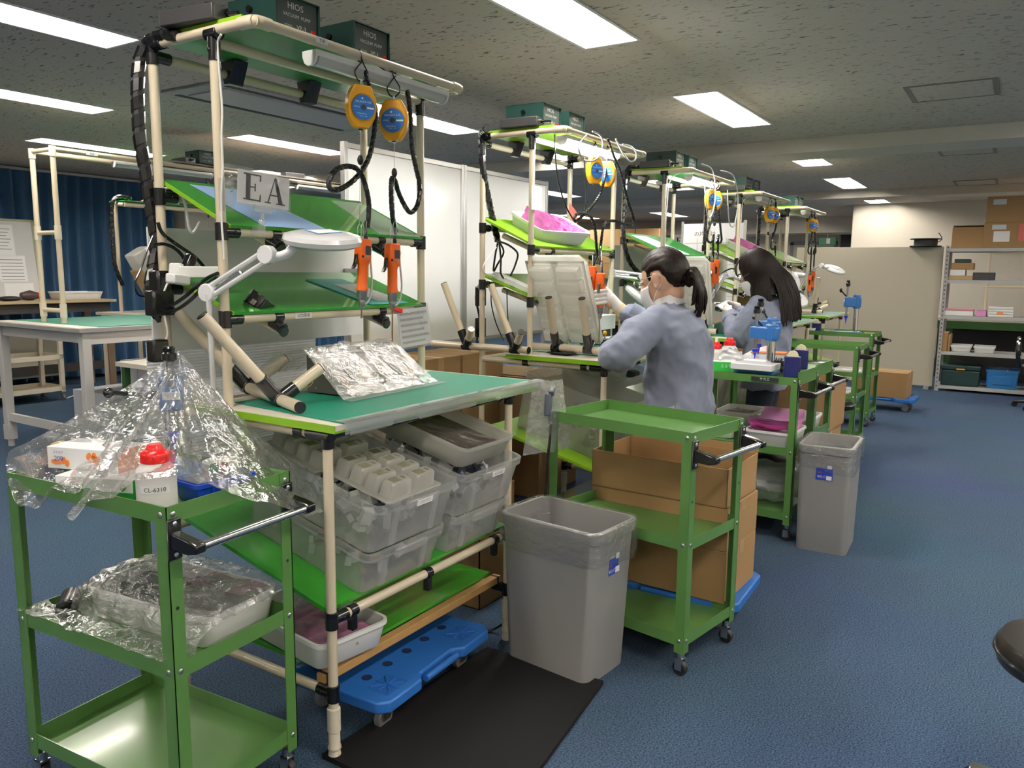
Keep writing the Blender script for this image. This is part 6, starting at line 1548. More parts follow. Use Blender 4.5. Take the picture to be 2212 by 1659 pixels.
# --- worker with the ponytail
J1 = dict(pelvis=(1.905,-.265,.80), chest=(1.90,-.245,1.07), neck=(1.90,-.195,1.235), head=(1.893,-.165,1.345),
          shL=(1.745,-.205,1.185), elL=(1.60,-.085,1.022), wrL=(1.93,.045,1.035), haL=(1.99,.075,1.04),
          shR=(2.055,-.185,1.18), elR=(2.07,.0,1.135), wrR=(2.005,.105,1.215), haR=(1.965,.160,1.245), hem=-.135, cuffL=.66, cuffR=.45)
pt1, V1 = person('person in a blue grey work coat and white mask, dark hair tied in a ponytail', J1, R(93), R(90), R(22), R(3), 'tail')
D3 = Vector((1.957,.170,1.262))         # grip of the held screwdriver
m = MB(); wr = Vector(J1['wrR']); pd = (wr-D3); pd.z = 0; pd.normalize(); b0_ = math.atan2(pd.y,pd.x)
palm = D3+pd*.036+Vector((0,0,-.004))
m.ell(palm,(.026,.026,.040),16,12); m.tube([wr+(wr-palm)*.35,wr,palm+pd*.006],lambda t: .032-.004*t,14,3)
for k,z in enumerate((.030,.011,-.009,-.028)):
    R0 = .0265+.001*(k==0); span = (3.6,3.9,3.7,3.2)[k]
    pts = [D3+Vector((R0*math.cos(b0_-.35-span*q/7),R0*math.sin(b0_-.35-span*q/7),z-.012*q/7)) for q in range(8)]
    pts[0] = palm+Vector((0,0,z*.9)); finger(m,pts,.0092,.0076)
pts = [palm+Vector((0,0,.026))]+[D3+Vector((.029*math.cos(b0_+.4+1.5*q/4),.029*math.sin(b0_+.4+1.5*q/4),.036+.004*q)) for q in range(5)]; finger(m,pts,.0105,.0085)
fuse(mk('right_glove',m,glove,pt1,world=True),.0032,3)
mk('glove_cuff', MB().cyl(wr+(wr-palm)*.10,wr+(wr-palm)*.75,.0315,.035,n=18,cap=False), mat('cream_cuff',(.70,.60,.36),.7), pt1, world=True)
def loose_glove(par, wr, ha, bend, spread, nm, curl=.9):
    """a relaxed hand: palm along wr->ha, fingers curling towards `bend`"""
    wr, ha, bend = Vector(wr), Vector(ha), Vector(bend).normalized(); d = (ha-wr).normalized(); sd = d.cross(bend).normalized(); bend = sd.cross(d).normalized()
    m = MB(); pc = wr+d*.045
    m.tube([wr-d*.03,wr,wr+d*.02],lambda t: .029-.003*t,12,3)
    E = Matrix((sd,d,bend)).transposed()
    rg = []
    for q,(w,h) in enumerate(((.024,.019),(.034,.021),(.039,.020),(.037,.016))):
        c = wr+d*(.008+.024*q); rg.append([c+sd*(w*math.cos(a*.5236))+bend*(h*.75*math.sin(a*.5236)) for a in range(12)])
    m.loft(rg)
    for k,(o,l) in enumerate(((-.030,.070),(-.010,.080),(.011,.075),(.030,.060))):
        p = wr+d*.078+sd*o; pts = [p]; ang = .25
        for q in range(3):
            ang += curl*(.5+.15*q); p = p+(d*math.cos(ang)+bend*math.sin(ang)+sd*(o*spread))*(l*(.45,.32,.25)[q]); pts.append(p)
        finger(m,pts,.0092,.0074)
    p = wr+d*.02+sd*-.028; finger(m,[p,p+d*.03+sd*-.02+bend*.012,p+d*.055+sd*-.016+bend*.030,p+d*.072+sd*-.006+bend*.042],.0115,.0085)
    fuse(mk(nm,m,glove,par,world=True),.0032,3)
loose_glove(pt1,J1['wrL'],J1['haL'],(.2,.1,-1),.4,'left_glove')
# --- worker with long loose hair
J2 = dict(pelvis=(3.645,-.185,.79), chest=(3.665,-.175,1.055), neck=(3.70,-.135,1.243), head=(3.635,-.09,1.386),
          shL=(3.535,-.145,1.19), elL=(3.53,-.025,.985), wrL=(3.70,.095,1.135), haL=(3.73,.135,1.16),
          shR=(3.855,-.13,1.19), elR=(3.93,.02,1.04), wrR=(3.86,.10,1.16), haR=(3.81,.14,1.18), hem=-.14, cuffL=.66, cuffR=.6, fall=1.1)
pt2, V2 = person('person in a blue grey work coat with long loose dark hair, head bowed', J2, R(95), R(108), R(34), 0, 'long')
loose_glove(pt2,J2['wrL'],J2['haL'],(.5,.2,-.9),.4,'left_glove',.7)
loose_glove(pt2,J2['wrR'],J2['haR'],(-.6,.1,-.9),.4,'right_glove',.8)
t = thing('small_assembly','small dark assembly held by the long haired worker over the grey green box','assembly',(3.77,.18,1.15)); mk('body', MB().box((0,.0,.0),(.07,.05,.04),(.2,.3,.4)), psu_grey, t, bevel=.004); mk('tube', MB().lathe((.02,.02,.02),[(.008,-.02),(.014,-.02),(.014,.02),(.008,.02)],14,'y'), white_pl, t)

# ------------------------------------------------------------------ left side of the room
curt = mat('blue_curtain',(.018,.075,.165),.85,sheen=.2)
def curtain(label, x0, x1, y, z0, z1, n):
    m = MB().grid(lambda u,v: (x0+(x1-x0)*u+.01*math.sin(u*n*3.1), y+.045*math.sin(u*n*2*math.pi+.8*noise.noise(Vector((u*n*.4,v,0)))*3)*(.35+.65*(1-v)**.4+.0)+.02*noise.noise(Vector((u*n*.7,v*1.2,4))), z0+(z1-z0)*v),int(n*14),8)
    t = thing('curtain',label,'curtain',((x0+x1)/2,y,z0)); 
    mk('cloth',m,curt,t,world=True)
    mk('curtain_rail', MB().bx(x0-.05,x1+.05,y-.015,y+.015,z1,z1+.03), M_frame, t, world=True)
    return t
curtain('long pleated blue curtain on the left wall, nearest part behind the notice board', 1.4,5.15,8.15,.05,2.46,24)
curtain('pleated blue curtain on the left wall, part seen right of the EA card', 6.3,10.5,8.15,.05,2.46,26)
struct('trim_pillar', MB().bx(5.25,6.2,8.05,8.3,0,CZ), M_wall, smooth=False)
# long bench with its pipe rack, marked A-2
t = thing('work_table','white legged work table with a green top and an ivory pipe rack, on the left','table',(2.4,4.4,0))
wleg = mat('white_leg_paint',(.62,.60,.57),.45); gtop = esd_mat
X0,X1,Y0,Y1 = 1.43,3.35,3.79,5.02
mk('tabletop', MB().bx(X0-.03,X1,Y0-.03,Y1,.935,.965), mat('grey_edge_top',(.33,.33,.33),.5), t, world=True, bevel=.003)
mk('green_top', MB().bx(X0+.12,X1-.03,Y0+.02,Y1-.05,.965,.969), gtop, t, world=True, smooth=False)
mk('white_strip', MB().bx(X0-.02,X0+.115,Y0-.02,Y1-.02,.965,.968), laminate, t, world=True, smooth=False)
for x in (X0+.04,X1-.06):
    for y in (Y0+.04,Y1-.06):
        mk('leg', MB().bx(x-.03,x+.03,y-.03,y+.03,.06,.935), wleg, t, world=True, bevel=.003); mk('leg_foot', MB().cyl((x,y,0),(x,y,.06),.022,n=12).bx(x-.034,x+.034,y-.034,y+.034,.055,.17), wleg, t, world=True)
for x in (X0+.04,X1-.06): mk('apron', MB().bx(x-.015,x+.015,Y0+.06,Y1-.08,.86,.93), wleg, t, world=True); mk('stretcher', MB().bx(x-.015,x+.015,Y0+.06,Y1-.08,.20,.26), wleg, t, world=True)
for y in (Y0+.03,Y1-.06): mk('apron', MB().bx(X0+.06,X1-.08,y-.015,y+.015,.85,.93), wleg, t, world=True)
ra,rb = 4.32,4.60
for y in (ra,rb):
    for x in (X0+.17,4.75): mk('rack_post', MB().cyl((x,y,.965),(x,y,2.20),.0185,n=12), ivory, t, world=True)
    mk('rack_rail', MB().cyl((X0+.17,y,2.20),(4.75,y,2.20),.0185,n=12), ivory, t, world=True)
for z in (1.06,1.62,2.20):
    mk('rack_rung', MB().cyl((X0+.17,ra,z),(X0+.17,rb,z),.016,n=12), ivory, t, world=True)
    for y in (ra,rb): mk('rack_socket', MB().cyl((X0+.17,y,z-.05),(X0+.17,y,z+.05 if z<2.2 else z+.022),.0235,n=12), ivory_flat, t, world=True)
rb_ = mk('rack_board', MB().bx(2.55,4.6,ra-.02,rb+.06,2.222,2.234), mat('rack_board_grey',(.20,.17,.14),.6), t, world=True)
o = mk('rail_label', MB().add([(1.83,ra-.0195,2.188),(1.92,ra-.0195,2.188),(1.92,ra-.0195,2.212),(1.83,ra-.0195,2.212)],[(0,1,2,3)]), paper, t, world=True)
q = text('A-2',.022,ink,t,(1.875-2.4,ra-.0205-4.4,2.20),(R(90),0,0))
led_bar(2.0,ra,'unlit white light bar under the rail of the left pipe rack',False,x0=.05,L=.85,y=.0,z=2.15)
led_bar(3.6,ra,'unlit white light bar at the far end of the left pipe rack',False,x0=.25,L=.75,y=.0,z=2.15)
dup(pumps,(2.78,ra-.02,2.234),R(-4),'dark green vacuum pump on the left pipe rack, seen above the EA card')
dup(psu,(2.66,ra,2.234),R(-4),'grey power supply beside the pump on the left pipe rack')
dup(psu,(3.95,ra,2.234),R(80),'grey power supply on the far end of the left pipe rack')
dup(b0,(2.86,ra,1.97),R(-10),'yellow spring balancer on the left rack, half hidden by the front green shelf')
dup(b0,(4.70,ra,1.96),R(-10),'yellow spring balancer on the left rack, beside the hose loop')
spiral_hose('screwdriver_hose', [(3.12,ra,2.18),(3.02,ra-.02,2.1),(2.99,ra-.02,1.95),(3.0,ra-.02,1.8)], .012, 'black hose hanging in an arc from the left pipe rack')
# white cartons on the floor behind the table
wbx = mat('white_carton',(.74,.75,.80),.6)
k = 0
for i in range(5):
    for j in range(2):
        for h in range(3 if i>1 else 2):
            if h == 2 and j == 0 and i < 2: continue
            x,y = 2.02+.206*i, 4.50+.25*j; k += 1
            nm = ['first','second','third','fourth','fifth'][i]
            b = MB().bx(-.1,.1,-.122,.122,0,.197)
            o = solo('white_carton', b, wbx, 'white carton, %s of the row, %s layer, %s side, under the rack table' % (nm,['bottom','middle','top'][h],['near','far'][j]), 'carton', group='white cartons under the left table', bevel=.003); o.location = (x,y,.2*h)
# desk with notice board
t = thing('side_desk','long wood topped desk along the curtains','desk',(2.4,7.45,0)); dtop = mat('desk_top_wood',(.42,.32,.19),.45)
mk('desk_top', MB().bx(.6,3.75,7.25,7.85,.985,1.015), dtop, t, world=True, bevel=.003)
mk('under_frame', MB().bx(.65,3.7,7.30,7.80,.88,.985), M_dark, t, world=True)
for x in (.7,3.68):
    for y in (7.32,7.78): mk('leg', MB().bx(x-.04,x+.04,y-.03,y+.03,0,.88), mat('brown_leg',(.16,.10,.06),.6) if 'brown_leg' not in MATS else MATS['brown_leg'], t, world=True)
mk('modesty_panel', MB().bx(.74,3.3,7.74,7.76,.14,.72), M_part, t, world=True); mk('dark_band', MB().bx(.74,3.9,7.715,7.738,.17,.27), M_dark, t, world=True)
t = thing('notice_board','white notice board full of sleeved papers leaning on the desk by the curtain','notice board',(2.2,7.66,1.015),rot=(R(-7),0,0))
olive = mat('olive_board_edge',(.40,.40,.25),.6)
mk('board', MB().bx(-.95,.92,-.012,.012,0,.86), mat('board_face',(.62,.62,.62),.3), t)
for a in ((-.95,.94,.85,.875),(-.95,.94,-.01,.012)): mk('board_frame', MB().bx(a[0],a[1],-.016,.016,a[2],a[3]), olive, t)
mk('board_frame', MB().bx(.91,.95,-.016,.016,0,.87), olive, t)
for i,(x,z,w,h) in enumerate(((-.75,.47,.26,.34),(-.48,.47,.30,.34),(-.16,.47,.28,.34),(.15,.50,.27,.31),(.45,.47,.26,.34),(-.75,.10,.26,.32),(-.48,.10,.30,.32),(-.16,.08,.28,.34),(.15,.08,.27,.34),(.52,.20,.28,.28),(.55,.03,.30,.15))):
    p_ = mk('notice', MB().bx(x,x+w,-.0145,-.0125,z,z+h), paper, t)
    m = MB()
    for q in range(7): m.bx(x+.02,x+w-.03-.06*((q*i)%3)/3,-.0155,-.0146,z+h-.05-.036*q,z+h-.043-.036*q)
    if h > .2: mk('print_lines', m, greyink, p_, smooth=False)
    if i == 0:
        for q in range(3): mk('photo', MB().bx(x+.02,x+.12,-.0160,-.0147,z+.03+.10*q,z+.11+.10*q), psu_grey, p_)
t = thing('tape_gun','dark tape gun with an orange mouth on the desk','tool',(2.90,7.45,1.016)); mk('body', MB().lathe((0,0,.05),[(.035,-.09),(.06,.0),(.035,.07),(.02,.09)],16,'x'), mat('dark_brown_plastic',(.05,.03,.03),.4), t); mk('ring', MB().lathe((0,0,.05),[(.02,.07),(.036,.075),(.036,.095),(.02,.10)],16,'x'), mat('orange_ring',(.8,.1,.01),.4), t)  # tape gun built as a round dark body with an orange ring
solo('black_bag', MB().ell((2.68,7.42,1.04),(.12,.07,.028),16,10), blk_matt, 'flat black pouch on the desk beside the notice board', 'pouch')
shallow('white empty tray on the right end of the desk', (3.42,7.5,1.016), 0, (.46,.32,.085))
solo('blue_folder', MB().bx(1.9,2.45,7.0,7.2,.745,.775), mat('blue_folder_m',(.03,.06,.35),.4), 'blue folder on the top shelf of the white cart', 'folder', bevel=.003)
t = thing('white_cart','white two shelf trolley in front of the desk','cart',(2.25,7.02,0))
for z in (.10,.43,.72): 
    m = MB().bx(1.6,2.86,6.78,7.22,z+.0,z+.004)
    for a in ((1.6,2.86,6.78,6.783),(1.6,2.86,7.217,7.22),(1.6,1.603,6.78,7.22),(2.857,2.86,6.78,7.22)): m.bx(*a,z-.0,z+.05)
    mk('shelf', m, ivory_flat, t, world=True, smooth=False)
for x in (1.62,2.84):
    for y in (6.80,7.2): mk('post', MB().bx(x-.02,x+.02,y-.02,y+.02,.08,.77), ivory_flat, t, world=True); mk('caster', MB().cyl((x-.01,y,.03),(x+.01,y,.03),.03,n=14), MATS['grey_wheel'], t, world=True); mk('caster_fork', MB().bx(x-.015,x+.015,y-.02,y+.02,.055,.09), zinc, t, world=True)
cable('white_cable', [(2.9,6.85,.006),(3.05,6.8,.05),(3.2,6.7,.06),(3.35,6.55,.03),(3.45,6.45,.006)], .006, white_pl, 'white cable lying on the carpet by the white trolley')
# workstation by the curtain
t = thing('pipe_rack','ivory pipe rack workstation by the curtain, behind the thick cable bundle','workstation',(3.75,6.0,0))
for x in (3.05,3.42,4.4): mk('post', MB().cyl((x,6.0+(.0 if x!=3.42 else -.15),.9),(x,6.0+(.0 if x!=3.42 else -.15),1.99),.018,n=10), ivory, t, world=True)
mk('top_rail', MB().cyl((3.05,6.0,1.99),(4.4,6.0,1.99),.02,n=10), ivory, t, world=True); mk('top_rail', MB().cyl((3.05,5.85,1.98),(4.4,5.85,1.98),.02,n=10), ivory, t, world=True); mk('side_rail', MB().cyl((3.05,6.0,1.99),(3.05,5.85,1.98),.018,n=10), ivory, t, world=True)
mk('mid_rail', MB().cyl((3.40,5.85,1.47),(4.4,5.85,1.47),.018,n=10), ivory, t, world=True)
mk('top_shelf', MB().bx(3.05,4.4,5.83,6.1,2.012,2.022), board_green2, t, world=True); mk('mid_shelf', MB().bx(3.4,4.4,5.83,6.1,1.49,1.50), ivory_flat, t, world=True)
mk('bench_top', MB().bx(2.9,4.5,5.5,6.2,.91,.935), laminate, t, world=True)
for x in (2.95,4.45):
    for y in (5.55,6.15): mk('leg', MB().cyl((x,y,0),(x,y,.91),.02,n=10), ivory, t, world=True)
spiral_hose('cable_bundle', [(3.2,5.97,2.05),(3.06,5.95,2.06),(2.99,5.95,1.98),(2.97,5.95,1.7),(2.98,5.95,1.4),(3.05,5.95,1.2)], .02, 'black spiral cable bundle on the rack by the curtain')
shallow('white tray on the middle shelf of the rack by the curtain', (3.78,5.95,1.502), 0, (.5,.24,.12))
dup(pumps,(3.75,5.88,2.022),0,'dark green vacuum pump on the rack by the curtain')
dup(psu,(3.58,5.88,2.022),0,'dark power supply on the rack by the curtain')
solo('red_cloth', MB().ell((3.38,5.95,2.035),(.09,.06,.022),14,8,fn=lambda d:1+.2*noise.noise(d*4)), mat('faded_red_cloth',(.55,.12,.12),.8), 'faded red cloth on top of the rack by the curtain', 'cloth')
t = thing('tilted_bin','pale translucent bin leaning on the rack by the curtain','bin',(3.35,5.80,1.14),rot=(0,R(-30),0)); mk('bin', MB().prism(MB().rrect(.10,.09,.03),0,.46,'z'), pp2, t, bevel=.01); mk('card_back', MB().bx(-.115,-.10,-.1,.1,-.02,.30), card_lt, t)
magnifier('white lamp arm standing on the left green topped table', (2.62,4.72,.983), (2.78,4.72,1.36), (3.05,4.66,1.43), (3.3,4.55,1.42))
t = thing('bottle','green drink bottle by the rack near the curtain','bottle',(3.48,5.58,.9355)); mk('body', MB().lathe((0,0,0),[(.033,0),(.034,.14),(.028,.16),(.013,.19),(.013,.205)],16), mat('green_bottle',(.04,.20,.05),.2,coat=.4), t); mk('cap', MB().cyl((0,0,.205),(0,0,.222),.0145,n=12), white_pl, t); mk('label', MB().lathe((0,0,0),[(.0346,.04),(.0346,.12)],16,cap=False), mat('green_label',(.10,.33,.04),.5), t)
t = thing('pen_box','dark blue box of pens and a tape roll near the curtain rack','box',(3.72,5.58,.9355)); b = MB(); b.bin(.2,.12,.12,.95,.004,.002,.008,.006,2); mk('box',b,blue_dark,t,ang=40); mk('tape_roll', MB().lathe((.04,0,.11),[(.03,-.015),(.055,-.015),(.055,.015),(.03,.015)],20,'y'), white_pl, t); mk('red_handle', MB().box((-.05,0,.15),(.03,.03,.09),(0,.4,0)), mat('pinkish_red',(.5,.05,.08),.5), t)
t = thing('shelf_cart','white shelf unit standing behind the left table','shelf',(3.9,5.2,0))
for z in (.30,.62): mk('shelf', MB().bx(3.55,4.5,5.05,5.40,z,z+.03), ivory_flat, t, world=True)
for x in (3.56,4.48):
    for y in (5.07,5.38): mk('post', MB().bx(x-.015,x+.015,y-.015,y+.015,0,.88), ivory_flat, t, world=True)
shallow('white tray on the shelf unit behind the left table', (3.95,5.22,.651), 0, (.4,.24,.06))
# ------------------------------------------------------------------ back of the room
SX = 9.27
t = thing('steel_shelf','grey slotted steel shelf unit at the right, against the white wall','shelf',(SX+.22,-1.75,0)); sg_ = mat('light_grey_steel',(.42,.42,.41),.45)
for x in (SX,SX+.45):
    for y in (-.755,-2.75):
        p_ = mk('upright', MB().bx(x-.002,x+.002,y-.02,y+.02,0,1.73).bx(x-.02,x+.02,y-.002+.018*(1 if y>-1 else -1),y+.002+.018*(1 if y>-1 else -1),0,1.73), sg_, t, world=True, smooth=False)
        if x == SX and y > -1:
            for i in range(34): mk('slot', MB().bx(x-.0035,x-.0018,y-.005,y+.005,.06+.05*i-.008,.06+.05*i+.008), blk_matt, p_, world=False).data.transform(WM[t.name].inverted())
for z in (1.695,1.325,.905,.475,.065):
    mk('shelf_plate', MB().bx(SX,SX+.45,-2.75,-.755,z,z+.004).bx(SX-.003,SX,-2.75,-.755,z-.035,z+.004).bx(SX+.45,SX+.453,-2.75,-.755,z-.035,z+.004), sg_, t, world=True, smooth=False)
carton('small brown carton with flaps ajar on top of the steel shelf', (SX+.22,-.945,1.70), (.36,.33,.245), 0, m=card, flaps=[MB().box((-.09,0,.255),(.17,.32,.004),(0,.1,0))])
carton('large lower carton with white papers taped on, on the steel shelf', (SX+.22,-1.40,1.70), (.40,.60,.29), 0)
carton('large upper carton against the ceiling on the steel shelf', (SX+.22,-1.40,1.992), (.40,.58,.29), 0)
solo('shipping_label', MB().bx(SX+.0185,SX+.0195,-1.30,-1.17,2.19,2.25), mat('label_blue_white',(.55,.62,.65),.6), 'address label on the upper large carton', 'label', smooth=False)
solo('shipping_label', MB().bx(SX+.0185,SX+.0195,-1.32,-1.18,1.91,1.965), MATS['label_blue_white'], 'address label at the top of the lower large carton', 'label', smooth=False)
solo('packing_slip', MB().bx(SX+.0185,SX+.0195,-1.36,-1.20,1.77,1.89), paper, 'white packing slip stuck on the lower large carton', 'label', smooth=False)
solo('red_label', MB().bx(SX+.0185,SX+.0195,-1.52,-1.44,1.78,1.97), mat('red_label_m',(.65,.15,.12),.6), 'red label at the right of the lower large carton', 'label', smooth=False)
t = thing('cable_reel','flat black cable reel lying on the beige partition','reel',(9.4,-.50,1.727)); mk('drum', MB().lathe((0,0,0),[(.13,0),(.13,.09)],24), blk_matt, t); 
for z in (.0,.085): mk('flange', MB().lathe((0,0,z),[(.175,0),(.175,.008)],28), blk_matt, t)
mk('loose_end', MB().tube([(0,-.12,.05),(.0,-.16,.07),(.0,-.165,.11),(.0,-.13,.16)],.005,6,4), blk, t)
def sbox(name,label,cat,y0,y1,z0,z1,m,x0=.03,x1=.35,**kw): return solo(name, MB().bx(SX+x0,SX+x1,y1,y0,z0,z1), m, label, cat, bevel=.004, **kw)
sbox('brown_box','brown box with a picture label on the upper shelf level','box',-.80,-1.03,1.455,1.53,card)
sbox('flat_book','dark green flat box lying on the brown box','box',-.83,-.99,1.532,1.575,pump_green)
sbox('card_stack','flat pale brown carton piece under the brown box','box',-.78,-1.03,1.331,1.38,card_lt); sbox('white_box','white box between the brown boxes on the upper shelf level','box',-.79,-.95,1.382,1.452,paper)
sbox('black_box','black patterned box on the upper shelf level','box',-1.03,-1.25,1.331,1.42,psu_grey)
sbox('paper_stack','stack of white paper on the middle shelf','paper stack',-.77,-1.07,.911,.968,paper); sbox('pink_folder','pink folder on the paper stack','folder',-.77,-1.07,.970,.982,mat('pink_folder_m',(.70,.20,.25),.6)); 
sbox('pink_pack','small pink pack on the middle shelf','pack',-1.10,-1.20,.911,.975,pink)
for i in range(4): sbox('white_lid_tray','white flat case of a stack of four with an orange label, %s from the bottom' % ['first','second','third','fourth'][i],'case',-1.22,-1.47,.911+.03*i,.938+.03*i,white_pl,group='stacked flat cases on the middle shelf')
solo('orange_label', MB().bx(SX+.027,SX+.0285,-1.37,-1.31,.935,.965), or_p, 'orange label on the stack of flat cases', 'label', smooth=False)
sbox('book','tall brown magazine box at the left of the second shelf from the floor','box',-.765,-.83,.481,.70,card); sbox('book','second brown magazine box beside the first','box',-.835,-.86,.481,.68,card)
for i,(a,l) in enumerate(((-.86,'left white lidded container on the second shelf from the floor'),(-1.10,'right white lidded container on the second shelf from the floor'))): 
    t = thing('lidded_container',l,'container',(SX+.18,a-.115,.4795)); b = MB(); b.bin(.28,.21,.06,.92,.003,.004,.02,.01); mk('body',b,white_pl,t,ang=50); mk('lid', MB().bx(-.146,.146,-.111,.111,.058,.078), white_pl, t, bevel=.004)
t = thing('storage_case','dark green lidded trunk with a yellow label on the bottom shelf','trunk',(SX+.22,-.99,.0695)); tk = mat('dark_teal_trunk',(.006,.03,.03),.4); mk('body', MB().bx(-.19,.19,-.205,.2,0,.19), tk, t, bevel=.015); mk('lid', MB().bx(-.2,.2,-.215,.21,.192,.25), tk, t, bevel=.012); mk('yellow_tag', MB().bx(-.204,-.2,-.05,.04,.195,.212), yellow, t)
for y,l in ((-1.42,'left blue crate on the bottom steel shelf'),(-1.80,'right blue crate on the bottom steel shelf, cut by the view edge')):
    t = thing('blue_crate',l,'crate',(SX+.22,y,.0695)); b = MB(); b.bin(.36,.32,.22,.95,.006,.008,.02,.03); cb_ = MATS.get('crate_blue') or mat('crate_blue',(.015,.13,.34),.4); mk('body',b,cb_,t,ang=40); mk('panel', MB().bx(-.186,-.176,-.10,.10,.05,.15), cb_, t, bevel=.003); mk('bag', MB().ell((0,.02,.21),(.12,.10,.035),14,8), filmA, t)
# things behind the steel shelf: bench with a pipe stand
t = thing('green_bench','green bench behind the steel shelf','bench',(10.6,-1.5,0)); mk('top', MB().bx(-.35,.35,-.9,.9,.80,.84), laminate, t); mk('front_rail', MB().bx(-.35,-.32,-.9,.9,.70,.80), gd, t)
for sy in (-.85,.72): mk('leg', MB().bx(-.33,-.27,sy-.03,sy+.03,0,.80), gd, t)
mk('back_board', MB().bx(.2,.22,-.9,.9,0,.8), M_dark, t)
t = thing('pipe_stand','ivory pipe stand wrapped in clear film behind the steel shelf','stand',(10.7,-1.5,.84))
for z in (.40,.84): mk('rail', MB().cyl((0,-.7,z),(0,.38,z),.016,n=10), ivory, t)
mk('post', MB().cyl((0,.36,0),(0,.36,.86),.016,n=10), ivory, t); mk('brace', MB().cyl((0,-.1,.6),(0,-.7,.42),.016,n=10), ivory, t)
mk('film_wrap', MB().grid(lambda u,v: (-.02+.02*noise.noise(Vector((u*8,v*6,1))),-.7+1.06*u,.45+.4*v),30,14), filmA, t)
t = thing('office_chair','black office chair before the steel shelf, cut by the right edge','chair',(8.35,-1.83,0)); mk('seat', MB().ell((0,0,.45),(.24,.24,.05),20,10), blk_matt, t); mk('back', MB().ell((.2,0,.78),(.05,.21,.24),16,12), blk_matt, t); mk('arm_loop', MB().tube([(-.12,.26,.45),(-.2,.28,.6),(-.14,.28,.72),(.08,.28,.72),(.14,.27,.58),(.08,.26,.45)],.022,8,5), blk, t); mk('stem', MB().cyl((0,0,.08),(0,0,.43),.03,n=12), blk, t)
for i in range(5): mk('base_arm', MB().cyl((0,0,.09),(.28*math.cos(i*1.2566),.28*math.sin(i*1.2566),.06),.02,n=8), blk, t); mk('caster', MB().cyl((.28*math.cos(i*1.2566)-.012,.28*math.sin(i*1.2566),.028),(.28*math.cos(i*1.2566)+.012,.28*math.sin(i*1.2566),.028),.028,n=12), blk, t)
t = thing('stool','round black stool cut by the lower right edge of the view','stool',(.80,-1.735,0)); mk('seat', MB().lathe((0,0,.415),[(.14,0),(.185,.004),(.192,.03),(.190,.05),(.178,.068),(.12,.078),(.01,.08)],32), mat('black_vinyl',(.016,.014,.013),.3,coat=.3), t); mk('piping', MB().tube([(.192*math.cos(i*math.pi/10),.192*math.sin(i*math.pi/10),.448) for i in range(20)],.004,6,2,True), blk, t); mk('stem', MB().cyl((0,0,.06),(0,0,.415),.025,n=12), chrome, t)
for i in range(5): mk('base_arm', MB().cyl((0,0,.08),(.22*math.cos(i*1.2566),.22*math.sin(i*1.2566),.055),.018,n=8), chrome, t); mk('caster', MB().cyl((.22*math.cos(i*1.2566)-.012,.22*math.sin(i*1.2566),.026),(.22*math.cos(i*1.2566)+.012,.22*math.sin(i*1.2566),.026),.026,n=12), blk, t)
# far wall: shelf of cartons, EA sheet, door, notices
t = thing('carton_rack','green framed rack of cartons at the far end of the room','rack',(14.0,5.85,0))
for y in (4.75,6.95): mk('post', MB().bx(-.2,-.16,y-5.87,y-5.83,0,1.5), gd, t)
for z in (.3,1.20): mk('beam', MB().bx(-.2,.3,-1.1,1.1,z,z+.05), gd, t)
k = 0
for i in range(4):
    for j,(z,h) in enumerate(((.352,.40),(.755,.40),(1.252,.32),(1.575,.34),(1.918,.36))):
        y = 5.03+.53*i; k += 1
        o = solo('carton', MB().bx(-.2,.2,-.255,.255,0,h), card if (i+j)%3 else card_lt, 'brown carton on the far rack, column %s from the right, %s' % (['first','second','third','last'][i],['lowest level','second level','third level','fourth level','top level'][j]), 'carton', group='cartons on the far rack', bevel=.004); o.location = (14.05,y,z)
def wall_sheet(x, y0, y1, z0, z1, label, m=None, name='notice'):
    return solo(name, MB().bx(x-.004,x,min(y0,y1),max(y0,y1),z0,z1), m or paper, label, 'notice', smooth=False)
o = wall_sheet(15.0,4.50,4.92,1.93,2.20,'far EA sheet between the second and third workstations, hung before the back wall')
m = MB(); me_ = MB()
serif_E(me_,-.135,-.08,.155,0); serif_A(me_,.0,-.08,.155,0)
b = MB(); 
for f_ in me_.f: pass
b.add([(-.006,-x,z) for x,y,z in me_.v], me_.f); ob_ = mk('lettering', b, ink, o, smooth=False); ob_.location = (0,0,.135)
mk('stand_post', MB().bx(.0,.02,-.02,.02,-1.93,.27), M_frame, o); mk('stand_foot', MB().bx(-.2,.2,-.2,.2,-1.93,-1.91), M_frame, o)
t = thing('door_1','grey framed door in the far back wall','door',(16.18,2.25,0)); t['kind'] = 'structure'
M_dframe = mat('grey_door_frame',(.22,.24,.28),.5)
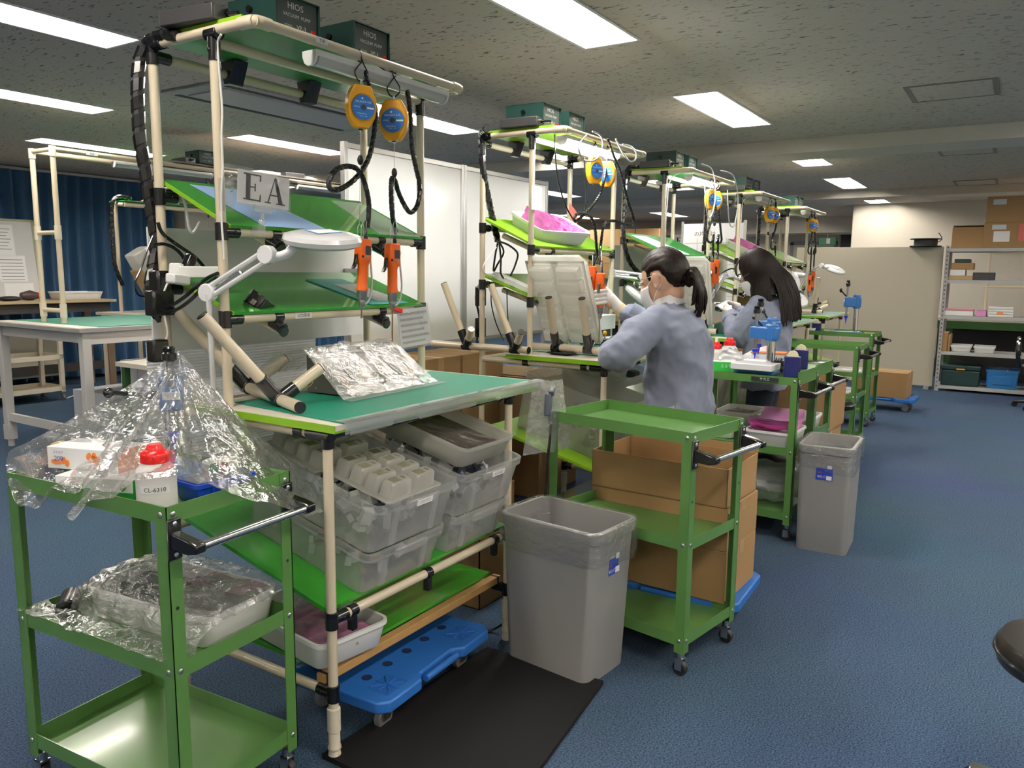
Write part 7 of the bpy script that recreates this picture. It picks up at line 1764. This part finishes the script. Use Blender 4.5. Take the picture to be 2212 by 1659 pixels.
mk('door_frame', MB().bx(-.03,.02,-.47,-.41,0,2.05).bx(-.03,.02,.41,.47,0,2.05).bx(-.03,.02,-.47,.47,2.0,2.07), M_dframe, t); mk('door_leaf', MB().bx(-.01,.015,-.41,.41,.01,2.0), mat('cream_door',(.58,.55,.42),.6), t); mk('door_handle', MB().cyl((-.06,-.33,1.0),(-.06,-.22,1.0),.012,n=8), steel, t)
t = thing('exit_sign','green emergency exit sign in front of the far door','sign',(15.3,1.80,2.04)); mk('box', MB().bx(-.02,.02,-.16,.16,-.07,.07), mat('exit_green',(.01,.16,.06),.5), t); mk('pictogram', MB().bx(-.0215,-.02,-.05,.02,-.05,.05), white_ink, t); mk('hanger', MB().cyl((0,0,.07),(0,0,.46),.01,n=8), M_frame, t)
wall_sheet(16.19,2.62,3.10,2.30,2.62-.16,'white framed sign on the far wall left of the exit sign')
t = thing('notice_group','dark notice board with pinned sheets on the far wall','notice board',(16.15,1.35,1.85)); mk('board', MB().bx(-.02,.02,-.42,.38,-.12,.62), mat('grey_board',(.30,.30,.29),.6), t); mk('yellow_strip', MB().bx(-.024,-.02,-.38,.2,.55,.58), mat('lime_strip',(.45,.55,.05),.5), t); mk('machine_photo', MB().bx(-.024,-.02,.05,.36,-.08,.35), psu_grey, t); mk('pinned_sheet', MB().bx(-.024,-.02,-.38,-.02,.2,.52), greyink, t)
t = thing('chart_board','standing white board with a lettered chart beyond the last workstation','whiteboard',(9.0,2.02,0))
wbm = MATS['whiteboard_enamel']; mk('panel', MB().bx(-.012,.012,-.42,.40,1.0,2.04), wbm, t); mk('frame_post', MB().bx(-.02,.02,.40,.43,0,2.07), M_frame, t); mk('frame_post', MB().bx(-.02,.02,-.45,-.42,0,2.07), M_frame, t)
m = MB()
for i in range(6): m.bx(-.0135,-.012,-.40,.38,1.08+.14*i,1.084+.14*i)
for y in (-.2,0.0,.2): m.bx(-.0135,-.012,y,y+.004,1.05,1.85)
mk('chart_lines', m, greyink, t, smooth=False)
text('の片付け',.075,ink,t,(-.0145,.10,1.90),(R(90),0,R(-90)))
